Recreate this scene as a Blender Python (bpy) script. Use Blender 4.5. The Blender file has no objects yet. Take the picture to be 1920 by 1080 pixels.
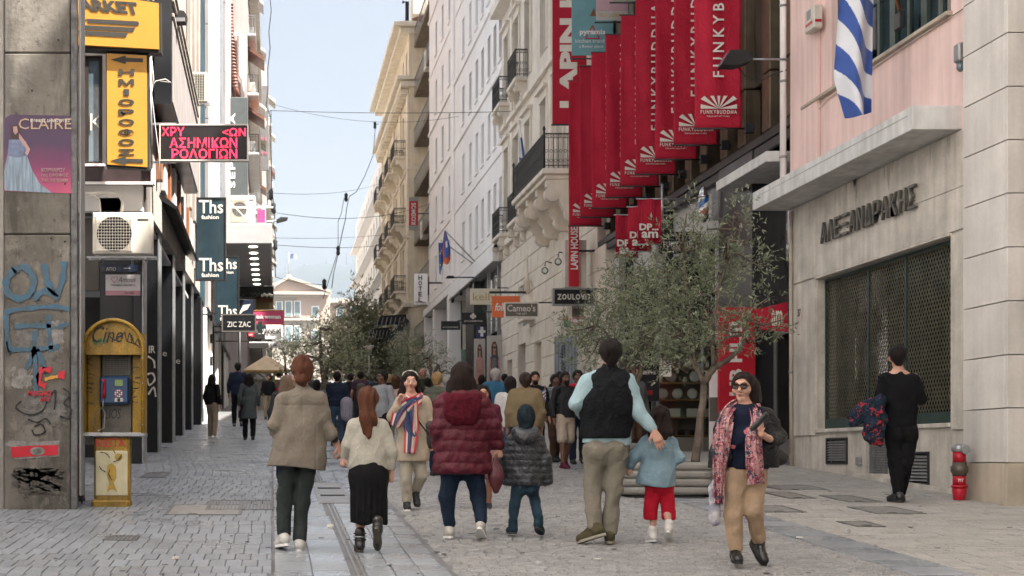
import bpy,math,random
import numpy as np
from mathutils import Vector,Matrix,noise
random.seed(7);RS=np.random.RandomState(7)
R=math.radians;PI=math.pi
SC=bpy.context.scene;COL=SC.collection
# ---------------------------------------------------------------- camera, sky, sun, exposure
EYE=1.56;F=2667.0;VX,VY=510.0,855.0;SL=0.057 # eye height, focal length in photo px, vanishing point, street slope
cd=bpy.data.cameras.new('camera');cam=bpy.data.objects.new('camera',cd);COL.objects.link(cam)
cam.location=(0,0,EYE);cam.rotation_euler=(R(90),0,0)
cd.lens=50;cd.sensor_width=36;cd.shift_x=(960-VX)/1920;cd.shift_y=(VY-540)/1920
cd.clip_start=.3;cd.clip_end=9000
cd.dof.use_dof=True;cd.dof.focus_distance=14.0;cd.dof.aperture_fstop=6.0
SC.camera=cam
SUN_EL,SUN_AZ=58.0,115.0 # sun over the right-hand roofs, somewhat behind the camera (azimuth clockwise from +Y)
w=bpy.data.worlds.new('World');SC.world=w;w.use_nodes=True
nt=w.node_tree;nt.nodes.clear()
sky=nt.nodes.new('ShaderNodeTexSky');sky.sky_type='NISHITA';sky.sun_disc=False
sky.sun_elevation=R(SUN_EL);sky.sun_rotation=R(SUN_AZ);sky.dust_density=8.0;sky.air_density=1.0;sky.ozone_density=1.0
bg=nt.nodes.new('ShaderNodeBackground');bg.inputs[1].default_value=0.05
hs=nt.nodes.new('ShaderNodeHueSaturation');hs.inputs['Saturation'].default_value=0.58
wo=nt.nodes.new('ShaderNodeOutputWorld')
nt.links.new(sky.outputs[0],hs.inputs['Color']);nt.links.new(hs.outputs[0],bg.inputs[0]);nt.links.new(bg.outputs[0],wo.inputs[0])
sl=bpy.data.lights.new('sun','SUN');sl.energy=5.0;sl.angle=R(0.6);sl.color=(1.0,.94,.87)
so=bpy.data.objects.new('sun',sl);COL.objects.link(so)
_sd=Vector((math.sin(R(SUN_AZ))*math.cos(R(SUN_EL)),math.cos(R(SUN_AZ))*math.cos(R(SUN_EL)),math.sin(R(SUN_EL))))
so.rotation_euler=_sd.to_track_quat('Z','Y').to_euler();so.location=(0,0,60)
vs=SC.view_settings;vs.view_transform='Standard';vs.look='None';vs.exposure=2.27;vs.gamma=1.0;vs.use_curve_mapping=False
SC.cycles.max_bounces=8;SC.cycles.diffuse_bounces=6;SC.cycles.glossy_bounces=3;SC.cycles.transmission_bounces=4
SC.cycles.transparent_max_bounces=8;SC.cycles.caustics_reflective=False;SC.cycles.caustics_refractive=False
SC.cycles.volume_bounces=0

# ---------------------------------------------------------------- helpers
ORG={}
def gz(y):return SL*y # street level at distance y
def P(px,py,Y):return Vector(((px-VX)/F*Y,Y,EYE+(VY-py)/F*Y)) # a place at distance Y
def PX(px,Y):return(px-VX)/F*Y
def PZ(py,Y):return EYE+(VY-py)/F*Y
def YX(px,X):return F*X/(px-VX) # distance of a point on the wall plane x = X
def mark(o,label=None,cat=None,group=None,kind=None):
 if label:o['label']=label
 if cat:o['category']=cat
 if group:o['group']=group
 if kind:o['kind']=kind
 return o
def thing(name,label,cat,loc=(0,0,0),group=None):
 o=bpy.data.objects.new(name,None);COL.objects.link(o);o.location=loc;o.empty_display_size=.2
 ORG[o.name]=Vector(loc);return mark(o,label,cat,group)
def obj(name,me,parent=None,loc=None,rot=None):
 """link a mesh as an object; under a parent its location is given in world terms"""
 o=bpy.data.objects.new(name,me);COL.objects.link(o)
 if parent is not None:
  o.parent=parent;po=ORG[parent.name]
  o.location=Vector(loc)-po if loc is not None else(0,0,0)
  ORG[o.name]=Vector(loc)if loc is not None else po
 else:
  o.location=loc or(0,0,0);ORG[o.name]=Vector(loc or(0,0,0))
 if rot is not None:o.rotation_euler=rot
 return o
def copy_thing(o,loc,parent=None,rotz=None,label=None):
 c=o.copy();COL.objects.link(c)
 if parent is None:
  c.location=loc;ORG[c.name]=Vector(loc)
  if rotz is not None:c.rotation_euler.z=rotz
  if label:c['label']=label
 else:c.parent=parent;ORG[c.name]=ORG[parent.name]
 for ch in list(o.children):copy_thing(ch,None,c)
 return c
class MB:
 """mesh builder: collects faces in world coordinates with a material index"""
 def __init__(s):s.v=[];s.f=[];s.m=[];s.sm=[]
 def face(s,pts,m=0,sm=False):
  n=len(s.v);s.v+=[tuple(p)for p in pts];s.f.append(tuple(range(n,n+len(pts))));s.m.append(m);s.sm.append(sm);return s
 def box(s,x0,x1,y0,y1,z0,z1,m=0):
  if x1<x0:x0,x1=x1,x0
  if y1<y0:y0,y1=y1,y0
  if z1<z0:z0,z1=z1,z0
  n=len(s.v)
  s.v+=[(x0,y0,z0),(x1,y0,z0),(x1,y1,z0),(x0,y1,z0),(x0,y0,z1),(x1,y0,z1),(x1,y1,z1),(x0,y1,z1)]
  for q in((0,3,2,1),(4,5,6,7),(0,1,5,4),(1,2,6,5),(2,3,7,6),(3,0,4,7)):s.f.append(tuple(n+i for i in q));s.m.append(m);s.sm.append(False)
  return s
 def cbox(s,x0,x1,y0,y1,z0,z1,c=.01,m=0):
  """box with chamfered edges (convex hull of three shrunken boxes)"""
  if x1<x0:x0,x1=x1,x0
  if y1<y0:y0,y1=y1,y0
  if z1<z0:z0,z1=z1,z0
  import bmesh
  bm=bmesh.new()
  for a,b,d in((0,c,c),(c,0,c),(c,c,0)):
   for x in(x0+a,x1-a):
    for y in(y0+b,y1-b):
     for z in(z0+d,z1-d):bm.verts.new((x,y,z))
  bmesh.ops.convex_hull(bm,input=bm.verts);n=len(s.v);bm.verts.index_update()
  s.v+=[tuple(v.co)for v in bm.verts]
  for f in bm.faces:s.f.append(tuple(n+v.index for v in f.verts));s.m.append(m);s.sm.append(False)
  bm.free();return s
 def bar(s,a,b,w,h=None,m=0,up=(0,0,1)):
  """square bar from a to b"""
  a,b=Vector(a),Vector(b);h=h or w;d=(b-a).normalized();u=Vector(up)
  if abs(d.dot(u))>.98:u=Vector((0,1,0))if abs(d.y)<.9 else Vector((1,0,0))
  r=d.cross(u).normalized()*w/2;t=r.cross(d).normalized()*h/2;n=len(s.v)
  s.v+=[tuple(p)for p in(a-r-t,a+r-t,a+r+t,a-r+t,b-r-t,b+r-t,b+r+t,b-r+t)]
  for q in((0,3,2,1),(4,5,6,7),(0,1,5,4),(1,2,6,5),(2,3,7,6),(3,0,4,7)):s.f.append(tuple(n+i for i in q));s.m.append(m);s.sm.append(False)
  return s
 def tube(s,pts,r,n=8,m=0,cap=True):
  """round tube along points; r a number or a list"""
  pts=[Vector(p)for p in pts];k=len(pts);rr=r if isinstance(r,(list,tuple))else[r]*k
  rings=[];ref=Vector((0,0,1))
  for i,p in enumerate(pts):
   d=(pts[min(i+1,k-1)]-pts[max(i-1,0)])
   d=d.normalized()if d.length>1e-9 else Vector((0,0,1))
   u=ref if abs(d.dot(ref))<.95 else Vector((0,1,.1)).normalized()
   a=d.cross(u).normalized();b=a.cross(d).normalized();n0=len(s.v)
   for j in range(n):
    t=2*PI*j/n;s.v.append(tuple(p+(a*math.cos(t)+b*math.sin(t))*rr[i]))
   rings.append(n0)
  for i in range(k-1):
   for j in range(n):
    j2=(j+1)%n;s.f.append((rings[i]+j,rings[i]+j2,rings[i+1]+j2,rings[i+1]+j));s.m.append(m);s.sm.append(True)
  if cap:
   s.f.append(tuple(rings[0]+j for j in range(n))[::-1]);s.m.append(m);s.sm.append(False)
   s.f.append(tuple(rings[-1]+j for j in range(n)));s.m.append(m);s.sm.append(False)
  return s
 def lathe(s,c,prof,n=16,m=0,axis='z',sx=1,sy=1):
  c=Vector(c);rings=[]
  for r,h in prof:
   n0=len(s.v)
   for j in range(n):
    t=2*PI*j/n;q=(r*math.cos(t)*sx,r*math.sin(t)*sy,h)
    if axis=='y':q=(q[0],q[2],q[1])
    if axis=='x':q=(q[2],q[0],q[1])
    s.v.append(tuple(c+Vector(q)))
   rings.append(n0)
  for i in range(len(prof)-1):
   for j in range(n):
    j2=(j+1)%n;s.f.append((rings[i]+j,rings[i]+j2,rings[i+1]+j2,rings[i+1]+j));s.m.append(m);s.sm.append(True)
  s.f.append(tuple(rings[0]+j for j in range(n))[::-1]);s.m.append(m);s.sm.append(False)
  s.f.append(tuple(rings[-1]+j for j in range(n)));s.m.append(m);s.sm.append(False)
  return s
 def prism(s,poly,a,b,m=0):
  """poly: list of points, extruded from offset vector a to b"""
  a,b=Vector(a),Vector(b);n=len(s.v);k=len(poly)
  s.v+=[tuple(Vector(p)+a)for p in poly]+[tuple(Vector(p)+b)for p in poly]
  s.f.append(tuple(n+i for i in range(k))[::-1]);s.f.append(tuple(n+k+i for i in range(k)));s.m+=[m,m];s.sm+=[False,False]
  for i in range(k):
   j=(i+1)%k;s.f.append((n+i,n+j,n+k+j,n+k+i));s.m.append(m);s.sm.append(False)
  return s
 def mesh(s,name,mats,org=(0,0,0)):
  me=bpy.data.meshes.new(name);o=Vector(org)
  me.from_pydata([(v[0]-o.x,v[1]-o.y,v[2]-o.z)for v in s.v],[],s.f)
  if not isinstance(mats,(list,tuple)):mats=[mats]
  for m_ in mats:me.materials.append(m_)
  me.polygons.foreach_set('material_index',s.m);me.polygons.foreach_set('use_smooth',s.sm)
  me.validate();me.update()
  import bmesh
  bm=bmesh.new();bm.from_mesh(me);bmesh.ops.recalc_face_normals(bm,faces=bm.faces);bm.to_mesh(me);bm.free()
  return me
 def build(s,name,mats,parent=None):
  if parent is not None:return obj(name,s.mesh(name,mats,ORG[parent.name]),parent)
  a=np.array(s.v);lo=a.min(0);hi=a.max(0);c=((lo[0]+hi[0])/2,(lo[1]+hi[1])/2,lo[2])
  return obj(name,s.mesh(name,mats,c),None,c)
def box_part(name,mat,parent,*b):return MB().box(*b).build(name,mat,parent)

MATS={}
def mat(name,col,rough=.7,var=.12,scale=4.0,bump=.0,metal=0.0,spec=.5,col2=None,streak=0.0,fine=0.0,emit=None,estr=1.0,bscale=None,coat=0.0,stretch=None,sheen=0.0,alpha=None,per=0.0,crease=0.0):
 """procedural material: base colour broken up by two noises, streaks running down, bump"""
 if name in MATS:return MATS[name]
 m=bpy.data.materials.new(name);m.use_nodes=True;MATS[name]=m;t=m.node_tree;N=t.nodes;L=t.links
 b=N['Principled BSDF'];b.inputs['Roughness'].default_value=rough;b.inputs['Metallic'].default_value=metal
 b.inputs['Specular IOR Level'].default_value=spec;b.inputs['Coat Weight'].default_value=coat;b.inputs['Sheen Weight'].default_value=sheen
 tc=N.new('ShaderNodeTexCoord');mp=N.new('ShaderNodeMapping');L.new(tc.outputs['Object'],mp.inputs[0])
 if stretch:mp.inputs['Scale'].default_value=stretch
 n1=N.new('ShaderNodeTexNoise');n1.inputs['Scale'].default_value=scale;n1.inputs['Detail'].default_value=6;n1.inputs['Roughness'].default_value=.6
 L.new(mp.outputs[0],n1.inputs['Vector'])
 r1=N.new('ShaderNodeMapRange');r1.inputs['From Min'].default_value=.3;r1.inputs['From Max'].default_value=.7
 L.new(n1.outputs['Fac'],r1.inputs['Value'])
 c1=tuple(col)+(1,)
 c2=(tuple(col2)+(1,))if col2 else tuple(max(0,c*(1-2*var))for c in col)+(1,)
 if not col2:c1=tuple(min(1,c*(1+.5*var))for c in col)+(1,)
 mx=N.new('ShaderNodeMix');mx.data_type='RGBA';mx.inputs['A'].default_value=c1;mx.inputs['B'].default_value=c2
 L.new(r1.outputs[0],mx.inputs['Factor']);out=mx.outputs['Result']
 def mult(fac_socket,lo):
  nonlocal out
  rr=N.new('ShaderNodeMapRange');rr.inputs['From Min'].default_value=.35;rr.inputs['From Max'].default_value=.65
  rr.inputs['To Min'].default_value=lo;rr.inputs['To Max'].default_value=1.0;L.new(fac_socket,rr.inputs['Value'])
  mm=N.new('ShaderNodeMix');mm.data_type='RGBA';mm.blend_type='MULTIPLY';mm.inputs['Factor'].default_value=1
  L.new(out,mm.inputs['A']);L.new(rr.outputs[0],mm.inputs['B']);out=mm.outputs['Result']
 if streak:
  m2=N.new('ShaderNodeMapping');m2.inputs['Scale'].default_value=(3,3,.22);L.new(tc.outputs['Object'],m2.inputs[0])
  n2=N.new('ShaderNodeTexNoise');n2.inputs['Scale'].default_value=2.2;n2.inputs['Detail'].default_value=5;L.new(m2.outputs[0],n2.inputs['Vector'])
  mult(n2.outputs['Fac'],1-streak)
 if fine:
  n3=N.new('ShaderNodeTexNoise');n3.inputs['Scale'].default_value=scale*14;n3.inputs['Detail'].default_value=3;L.new(mp.outputs[0],n3.inputs['Vector'])
  mult(n3.outputs['Fac'],1-fine)
 if per:
  oi=N.new('ShaderNodeObjectInfo');rr=N.new('ShaderNodeMapRange');rr.inputs['To Min'].default_value=1-per;rr.inputs['To Max'].default_value=1+per*.4
  L.new(oi.outputs['Random'],rr.inputs['Value']);mm=N.new('ShaderNodeMix');mm.data_type='RGBA';mm.blend_type='MULTIPLY';mm.inputs['Factor'].default_value=1
  L.new(out,mm.inputs['A']);L.new(rr.outputs[0],mm.inputs['B']);out=mm.outputs['Result']
 L.new(out,b.inputs['Base Color'])
 if emit:b.inputs['Emission Color'].default_value=tuple(emit)+(1,);b.inputs['Emission Strength'].default_value=estr
 if alpha is not None:b.inputs['Alpha'].default_value=alpha
 if bump:
  bn=N.new('ShaderNodeBump');bn.inputs['Strength'].default_value=bump;bn.inputs['Distance'].default_value=.02
  nb=N.new('ShaderNodeTexNoise');nb.inputs['Scale'].default_value=bscale or scale*6;nb.inputs['Detail'].default_value=5
  L.new(mp.outputs[0],nb.inputs['Vector']);L.new(nb.outputs['Fac'],bn.inputs['Height']);L.new(bn.outputs[0],b.inputs['Normal'])
  if crease:
   nc=N.new('ShaderNodeTexNoise');nc.inputs['Scale'].default_value=6.5;nc.inputs['Detail'].default_value=3;nc.inputs['Distortion'].default_value=1.6;L.new(tc.outputs['Object'],nc.inputs[0])
   s1=N.new('ShaderNodeMath');s1.operation='SUBTRACT';s1.inputs[1].default_value=.5;L.new(nc.outputs['Fac'],s1.inputs[0]);s2=N.new('ShaderNodeMath');s2.operation='ABSOLUTE';L.new(s1.outputs[0],s2.inputs[0]);s3=N.new('ShaderNodeMath');s3.operation='POWER';s3.inputs[1].default_value=.6;L.new(s2.outputs[0],s3.inputs[0])
   b2=N.new('ShaderNodeBump');b2.inputs['Strength'].default_value=crease;b2.inputs['Distance'].default_value=.05;L.new(s3.outputs[0],b2.inputs['Height']);L.new(b2.outputs[0],bn.inputs['Normal'])
 rn=N.new('ShaderNodeMapRange');rn.inputs['To Min'].default_value=max(.02,rough-.12);rn.inputs['To Max'].default_value=min(1,rough+.12)
 L.new(n1.outputs['Fac'],rn.inputs['Value']);L.new(rn.outputs[0],b.inputs['Roughness'])
 return m

_tc={}
def text(body,m,parent,p0,right,up,w_,h_,off=0.0,ext=.004,shear=0.0,spacing=1.0,name='lettering',res=2):
 """flat lettering fitted to the box that starts at p0 (lower left) and runs w_ along right and h_ along up"""
 key=(body,off,shear,spacing,res)
 if key not in _tc:
  c=bpy.data.curves.new('t','FONT');c.body=body;c.extrude=.5;c.offset=off;c.resolution_u=res;c.shear=shear;c.space_character=spacing
  if '\n' in body:c.align_x='CENTER';c.space_line=.85
  o=bpy.data.objects.new('t',c);me=bpy.data.meshes.new_from_object(o);bpy.data.objects.remove(o)
  co=np.empty(len(me.vertices)*3);me.vertices.foreach_get('co',co);_tc[key]=(me,co.reshape(-1,3))
 src,co=_tc[key]
 me=src.copy();me.materials.clear();me.materials.append(m)
 lo=co.min(0);hi=co.max(0);Rv=Vector(right).normalized();Uv=Vector(up).normalized();Nv=Rv.cross(Uv)
 a=(co[:,0]-lo[0])/max(1e-6,hi[0]-lo[0])*w_;b=(co[:,1]-lo[1])/max(1e-6,hi[1]-lo[1])*h_;c=(co[:,2]/.5)*ext
 p=np.array(Vector(p0)-ORG[parent.name])
 q=p+np.outer(a,Rv)+np.outer(b,Uv)+np.outer(c,Nv)
 me.vertices.foreach_set('co',q.ravel());me.update()
 for pl in me.polygons:pl.material_index=0
 return obj(name,me,parent)
XR=(1,0,0);UP=(0,0,1)
def ftext(body,m,parent,px0,py0,px1,py1,Y,**k):
 """lettering on a board that faces the camera's end of the street; the box is where the letters stand at distance Y"""
 a=P(px0,max(py0,py1),Y);b=P(px1,min(py0,py1),Y)
 return text(body,m,parent,a,XR,UP,b.x-a.x,b.z-a.z,**k)
def vtext(body,m,parent,px0,py0,px1,py1,Y,**k):
 """the same, read from bottom to top"""
 a=P(px1,max(py0,py1),Y);b=P(px0,min(py0,py1),Y)
 return text(body,m,parent,a,(0,0,1),(-1,0,0),b.z-a.z,a.x-b.x,**k)
def strokes(pts_list,width,m,parent,name='graffiti_line',th=.004,n=None):
 """flat brush strokes given as lists of world points lying on a surface facing -Y"""
 for pts in pts_list:
  mb=MB();pts=[Vector(p)for p in pts];q=[]
  for i in range(len(pts)-1):
   for t in range(4):
    s_=t/4;p0=pts[max(i-1,0)];p1=pts[i];p2=pts[i+1];p3=pts[min(i+2,len(pts)-1)]
    q.append(.5*((2*p1)+(-p0+p2)*s_+(2*p0-5*p1+4*p2-p3)*s_*s_+(-p0+3*p1-3*p2+p3)*s_**3))
  q.append(pts[-1])
  L_=[];R_=[]
  for i,p in enumerate(q):
   d=q[min(i+1,len(q)-1)]-q[max(i-1,0)];d.normalize();s_=Vector((-d.z,0,d.x))*width*.5*(1+.25*math.sin(i*1.7))
   L_.append(p+s_);R_.append(p-s_)
  for i in range(len(q)-1):mb.face((L_[i],L_[i+1],R_[i+1],R_[i]))
  mb.build(name,m,parent)
# ---------------------------------------------------------------- shared materials
M_pav=mat('paver_stone',(.21,.215,.225),.42,.2,9,.25,fine=.25,per=.3)
M_pavb=mat('paver_bed',(.075,.072,.068),.8,.3,12,.3)
M_slab=mat('marble_slab',(.30,.31,.32),.28,.15,5,.1,fine=.15,per=.12)
M_ground=mat('street_ground',(.20,.20,.20),.5,.25,1.5,.3,fine=.3)
M_walk=mat('sidewalk_stone',(.235,.225,.21),.6,.25,5,.25,fine=.25,per=.16)
M_cream=mat('cream_stone',(.78,.71,.62),.75,.1,1.2,.15,streak=.12)
M_cream2=mat('cream_stone_trim',(.78,.71,.62),.7,.1,2,.1,streak=.1)
M_yellow=mat('yellow_plaster',(.84,.73,.55),.8,.1,.8,.1,streak=.12)
M_yellow2=mat('yellow_trim',(.86,.78,.64),.75,.1,1.5,.1,streak=.1)
M_white=mat('white_render',(.86,.83,.81),.75,.05,.6,.05,streak=.06)
M_white2=mat('white_trim',(.86,.83,.81),.7,.05,1,.05)
M_marb=mat('beige_marble',(.70,.65,.575),.42,.16,2.2,.05,streak=.24,fine=.1)
M_marbp=mat('pillar_marble',(.73,.69,.64),.5,.08,1.5,.03,streak=.12,per=.08,fine=.05)
M_marbb=mat('pillar_base_stone',(.52,.45,.355),.55,.15,2,.08,streak=.15)
M_canopy=mat('canopy_concrete',(.72,.72,.70),.7,.12,2.5,.1,streak=.18)
M_pink=mat('pink_plaster',(.84,.62,.57),.8,.06,1.2,.05,streak=.16)
M_dgreen=mat('green_frame',(.015,.04,.035),.4,.1,5)
M_iron=mat('black_iron',(.018,.018,.02),.5,.2,8)
M_black=mat('black_panel',(.012,.013,.016),.32,.2,2,streak=.2)
M_black2=mat('black_matt',(.015,.015,.015),.7,.2,2)
M_bronze=mat('bronze_cladding',(.17,.135,.09),.42,.25,1.5,.03,metal=.35,streak=.35)
M_bronze2=mat('dark_bronze',(.06,.05,.04),.45,.3,1.5,.03,metal=.3,streak=.35)
M_red=mat('red_banner',(.47,.018,.045),.7,.08,1.5,.12,bscale=3,spec=.2,crease=.45,per=.14)
M_red2=mat('red_sign',(.48,.008,.025),.4,.05,2)
M_letter=mat('cream_letter',(.72,.68,.62),.6,.05,3)
M_whitel=mat('white_letter',(.8,.8,.79),.5,.03,3)
M_grey=mat('grey_metal',(.30,.30,.30),.45,.12,4,metal=.4)
M_lgrey=mat('light_grey_paint',(.45,.45,.45),.5,.06,3)
M_steel=mat('galvanised_steel',(.42,.43,.44),.4,.2,6,metal=.7)
M_ac=mat('ac_casing',(.62,.58,.50),.5,.08,3,streak=.1)
M_dark=mat('dark_void',(.008,.008,.009),.8,.2,2)
M_teal=mat('teal_glass_panel',(.025,.05,.065),.15,.3,.7,spec=.7)
M_wood=mat('orange_wood',(.28,.11,.045),.5,.25,6,.1,stretch=(1,1,.15))
M_rustpipe=mat('ribbed_brown_duct',(.20,.085,.06),.5,.2,4)
M_yel=mat('yellow_sign',(.56,.27,.03),.45,.05,2)
M_yelp=mat('phone_booth_yellow',(.50,.30,.02),.5,.18,3.5,.1,col2=(.26,.15,.02),streak=.5,fine=.35)
M_yelw=mat('faded_booth_panel',(.55,.50,.33),.5,.12,4,.05,streak=.2)
M_char=mat('charcoal_letter',(.035,.033,.028),.6,.1,4)
M_blue=mat('flag_blue',(.02,.07,.30),.7,.08,4,sheen=.3)
M_flagw=mat('flag_white',(.62,.64,.68),.7,.05,4)
M_orange=mat('orange_sign',(.72,.16,.05),.5,.05,2)
M_taupe=mat('taupe_sign',(.14,.125,.105),.5,.08,2)
M_brown=mat('brown_balcony',(.20,.15,.10),.75,.2,2,.1,streak=.25)
M_glasst=mat('dark_window_glass',(.02,.025,.03),.08,.3,.6,spec=.9)
M_glassl=mat('pale_window_glass',(.16,.22,.26),.1,.3,.8,spec=.8)
M_shut=mat('grey_green_shutter',(.30,.31,.27),.6,.1,3)
M_curt=mat('cream_curtain',(.42,.38,.30),.9,.25,6,stretch=(6,6,.3))
M_rubber=mat('black_rubber',(.012,.012,.012),.8,.1,5)
M_chrome=mat('polished_metal',(.6,.6,.6),.2,.1,5,metal=1.0)
M_tile=mat('terracotta_tile',(.33,.14,.08),.8,.2,4)
def glass_mat(name,tint=(.9,.95,.93),rough=.02,mixf=.35):
 m=bpy.data.materials.new(name);m.use_nodes=True;t=m.node_tree;N=t.nodes;L=t.links;N.remove(N['Principled BSDF'])
 o=N['Material Output'];tr=N.new('ShaderNodeBsdfTransparent');tr.inputs[0].default_value=tuple(tint)+(1,)
 g=N.new('ShaderNodeBsdfGlossy');g.inputs['Roughness'].default_value=rough
 fr=N.new('ShaderNodeFresnel');fr.inputs[0].default_value=1.5;nz=N.new('ShaderNodeTexNoise');nz.inputs['Scale'].default_value=.8
 bp=N.new('ShaderNodeBump');bp.inputs['Strength'].default_value=.03;L.new(nz.outputs['Fac'],bp.inputs['Height']);L.new(bp.outputs[0],g.inputs['Normal'])
 ma=N.new('ShaderNodeMath');ma.operation='MULTIPLY_ADD';ma.inputs[1].default_value=1.0;ma.inputs[2].default_value=mixf*.15
 L.new(fr.outputs[0],ma.inputs[0]);mx=N.new('ShaderNodeMixShader');L.new(ma.outputs[0],mx.inputs[0]);L.new(tr.outputs[0],mx.inputs[1]);L.new(g.outputs[0],mx.inputs[2])
 L.new(mx.outputs[0],o.inputs[0]);return m
M_glass=glass_mat('shop_glass')
M_glassg=glass_mat('greenish_shop_glass',(.55,.63,.58),.05,1.0)
# ---------------------------------------------------------------- ground
def ground_sheet():
 mb=MB();xs=[-1600,-60,-12,-4,0,4,9,14,60,3000];ys=[-30,0,10,20,30,45,60,90,130,200,300,420,900,2200,4800]
 zf=lambda y:gz(y)-.011 if y<=420 else gz(420)-.011
 for i in range(len(xs)-1):
  for j in range(len(ys)-1):
   mb.face([(xs[i],ys[j],zf(ys[j])),(xs[i+1],ys[j],zf(ys[j])),(xs[i+1],ys[j+1],zf(ys[j+1])),(xs[i],ys[j+1],zf(ys[j+1]))])
 o=mb.build('ground',M_ground);return mark(o,kind='structure')
GROUND=ground_sheet()
def stone_field(cells,name,m,h=.012,bevel=.006,jit=.003):
 """cells: array of x0,x1,y0,y1 -> paving stones with bevelled tops joined into one mesh"""
 c=np.array(cells);n=len(c);z=RS.uniform(-jit,jit,n);tx=RS.uniform(-1,1,n)*jit*.7;ty=RS.uniform(-1,1,n)*jit*.7
 x0,x1,y0,y1=c.T;V=np.zeros((n,8,3));b=bevel
 for k,(xx,yy)in enumerate(((x0,y0),(x1,y0),(x1,y1),(x0,y1))):
  V[:,k,0]=xx;V[:,k,1]=yy;V[:,k,2]=SL*yy-h-.002
 for k,(xx,yy,sx,sy)in enumerate(((x0+b,y0+b,-1,-1),(x1-b,y0+b,1,-1),(x1-b,y1-b,1,1),(x0+b,y1-b,-1,1))):
  V[:,4+k,0]=xx;V[:,4+k,1]=yy;V[:,4+k,2]=SL*yy+z+sx*tx+sy*ty
 q=np.array([(4,5,6,7),(0,1,5,4),(1,2,6,5),(2,3,7,6),(3,0,4,7)])
 Fc=(q[None]+8*np.arange(n)[:,None,None]).reshape(-1,4)
 me=bpy.data.meshes.new(name);Vf=V.reshape(-1,3);me.from_pydata(Vf.tolist(),[],Fc.tolist());me.materials.append(m)
 at=me.attributes.new('tone','FLOAT','FACE');at.data.foreach_set('value',np.repeat(RS.uniform(0,1,n),5).astype(np.float32));me.update()
 return me
def tone_mat(name,a,b,rough=.45,scale=9,bump=.25,wet=.1):
 """stone whose tone differs from piece to piece (face attribute 'tone'), with damp smooth patches"""
 m=bpy.data.materials.new(name);m.use_nodes=True;t=m.node_tree;N=t.nodes;L=t.links;bs=N['Principled BSDF']
 at=N.new('ShaderNodeAttribute');at.attribute_name='tone';tc=N.new('ShaderNodeTexCoord')
 nz=N.new('ShaderNodeTexNoise');nz.inputs['Scale'].default_value=1.1;nz.inputs['Detail'].default_value=7;L.new(tc.outputs['Object'],nz.inputs[0])
 n2=N.new('ShaderNodeTexNoise');n2.inputs['Scale'].default_value=scale*6;n2.inputs['Detail'].default_value=4;L.new(tc.outputs['Object'],n2.inputs[0])
 mx=N.new('ShaderNodeMix');mx.data_type='RGBA';mx.inputs['A'].default_value=tuple(a)+(1,);mx.inputs['B'].default_value=tuple(b)+(1,)
 ad=N.new('ShaderNodeMath');ad.operation='MULTIPLY_ADD';ad.inputs[1].default_value=.55;L.new(at.outputs['Fac'],ad.inputs[0])
 m3=N.new('ShaderNodeMath');m3.operation='MULTIPLY';m3.inputs[1].default_value=.45;L.new(nz.outputs['Fac'],m3.inputs[0]);L.new(m3.outputs[0],ad.inputs[2])
 L.new(ad.outputs[0],mx.inputs['Factor'])
 mr=N.new('ShaderNodeMapRange');mr.inputs['From Min'].default_value=.3;mr.inputs['From Max'].default_value=.6;mr.inputs['To Min'].default_value=.66;mr.inputs['To Max'].default_value=1.05
 L.new(n2.outputs['Fac'],mr.inputs[0]);mm=N.new('ShaderNodeMix');mm.data_type='RGBA';mm.blend_type='MULTIPLY';mm.inputs['Factor'].default_value=1
 L.new(mx.outputs['Result'],mm.inputs['A']);L.new(mr.outputs[0],mm.inputs['B']);L.new(mm.outputs['Result'],bs.inputs['Base Color'])
 rr=N.new('ShaderNodeMapRange');rr.inputs['From Min'].default_value=.35;rr.inputs['From Max'].default_value=.65;rr.inputs['To Min'].default_value=rough-wet;rr.inputs['To Max'].default_value=rough+wet
 L.new(nz.outputs['Fac'],rr.inputs[0]);L.new(rr.outputs[0],bs.inputs['Roughness'])
 bp=N.new('ShaderNodeBump');bp.inputs['Strength'].default_value=bump;bp.inputs['Distance'].default_value=.01;L.new(n2.outputs['Fac'],bp.inputs['Height']);L.new(bp.outputs[0],bs.inputs['Normal'])
 return m
T_left=tone_mat('worn_grey_paver',(.27,.292,.318),(.175,.188,.202),.4,9,.25,.14)
T_road=tone_mat('granite_cobble',(.34,.335,.325),(.215,.212,.205),.5,10,.6,.12)
T_slab=tone_mat('smooth_marble_slab',(.34,.365,.39),(.24,.255,.27),.3,5,.12,.1)
T_walk=tone_mat('sidewalk_slab_stone',(.44,.425,.395),(.32,.305,.28),.55,8,.35,.1)
def lay(x0,x1,y0,y1,wx,dy,gap,vary=.18,stagger=True,skip=None):
 out=[];y=y0;row=0
 while y<y1:
  d=dy*random.uniform(1-vary*.5,1+vary*.5);x=x0-(random.uniform(0,wx)if stagger else 0)
  while x<x1:
   w_=wx*random.uniform(1-vary,1+vary);a,b=max(x,x0),min(x+w_,x1)
   if b-a>wx*.3 and not(skip and skip((a+b)/2,y)):out.append((a+gap/2,b-gap/2,y+gap/2,y+d-gap/2))
   x+=w_
  y+=d;row+=1
 return out
def holes(x,y):
 for a,b,c,d in HOLES:
  if a<x<b and c<y<d:return True
 return False
HOLES=[]
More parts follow.
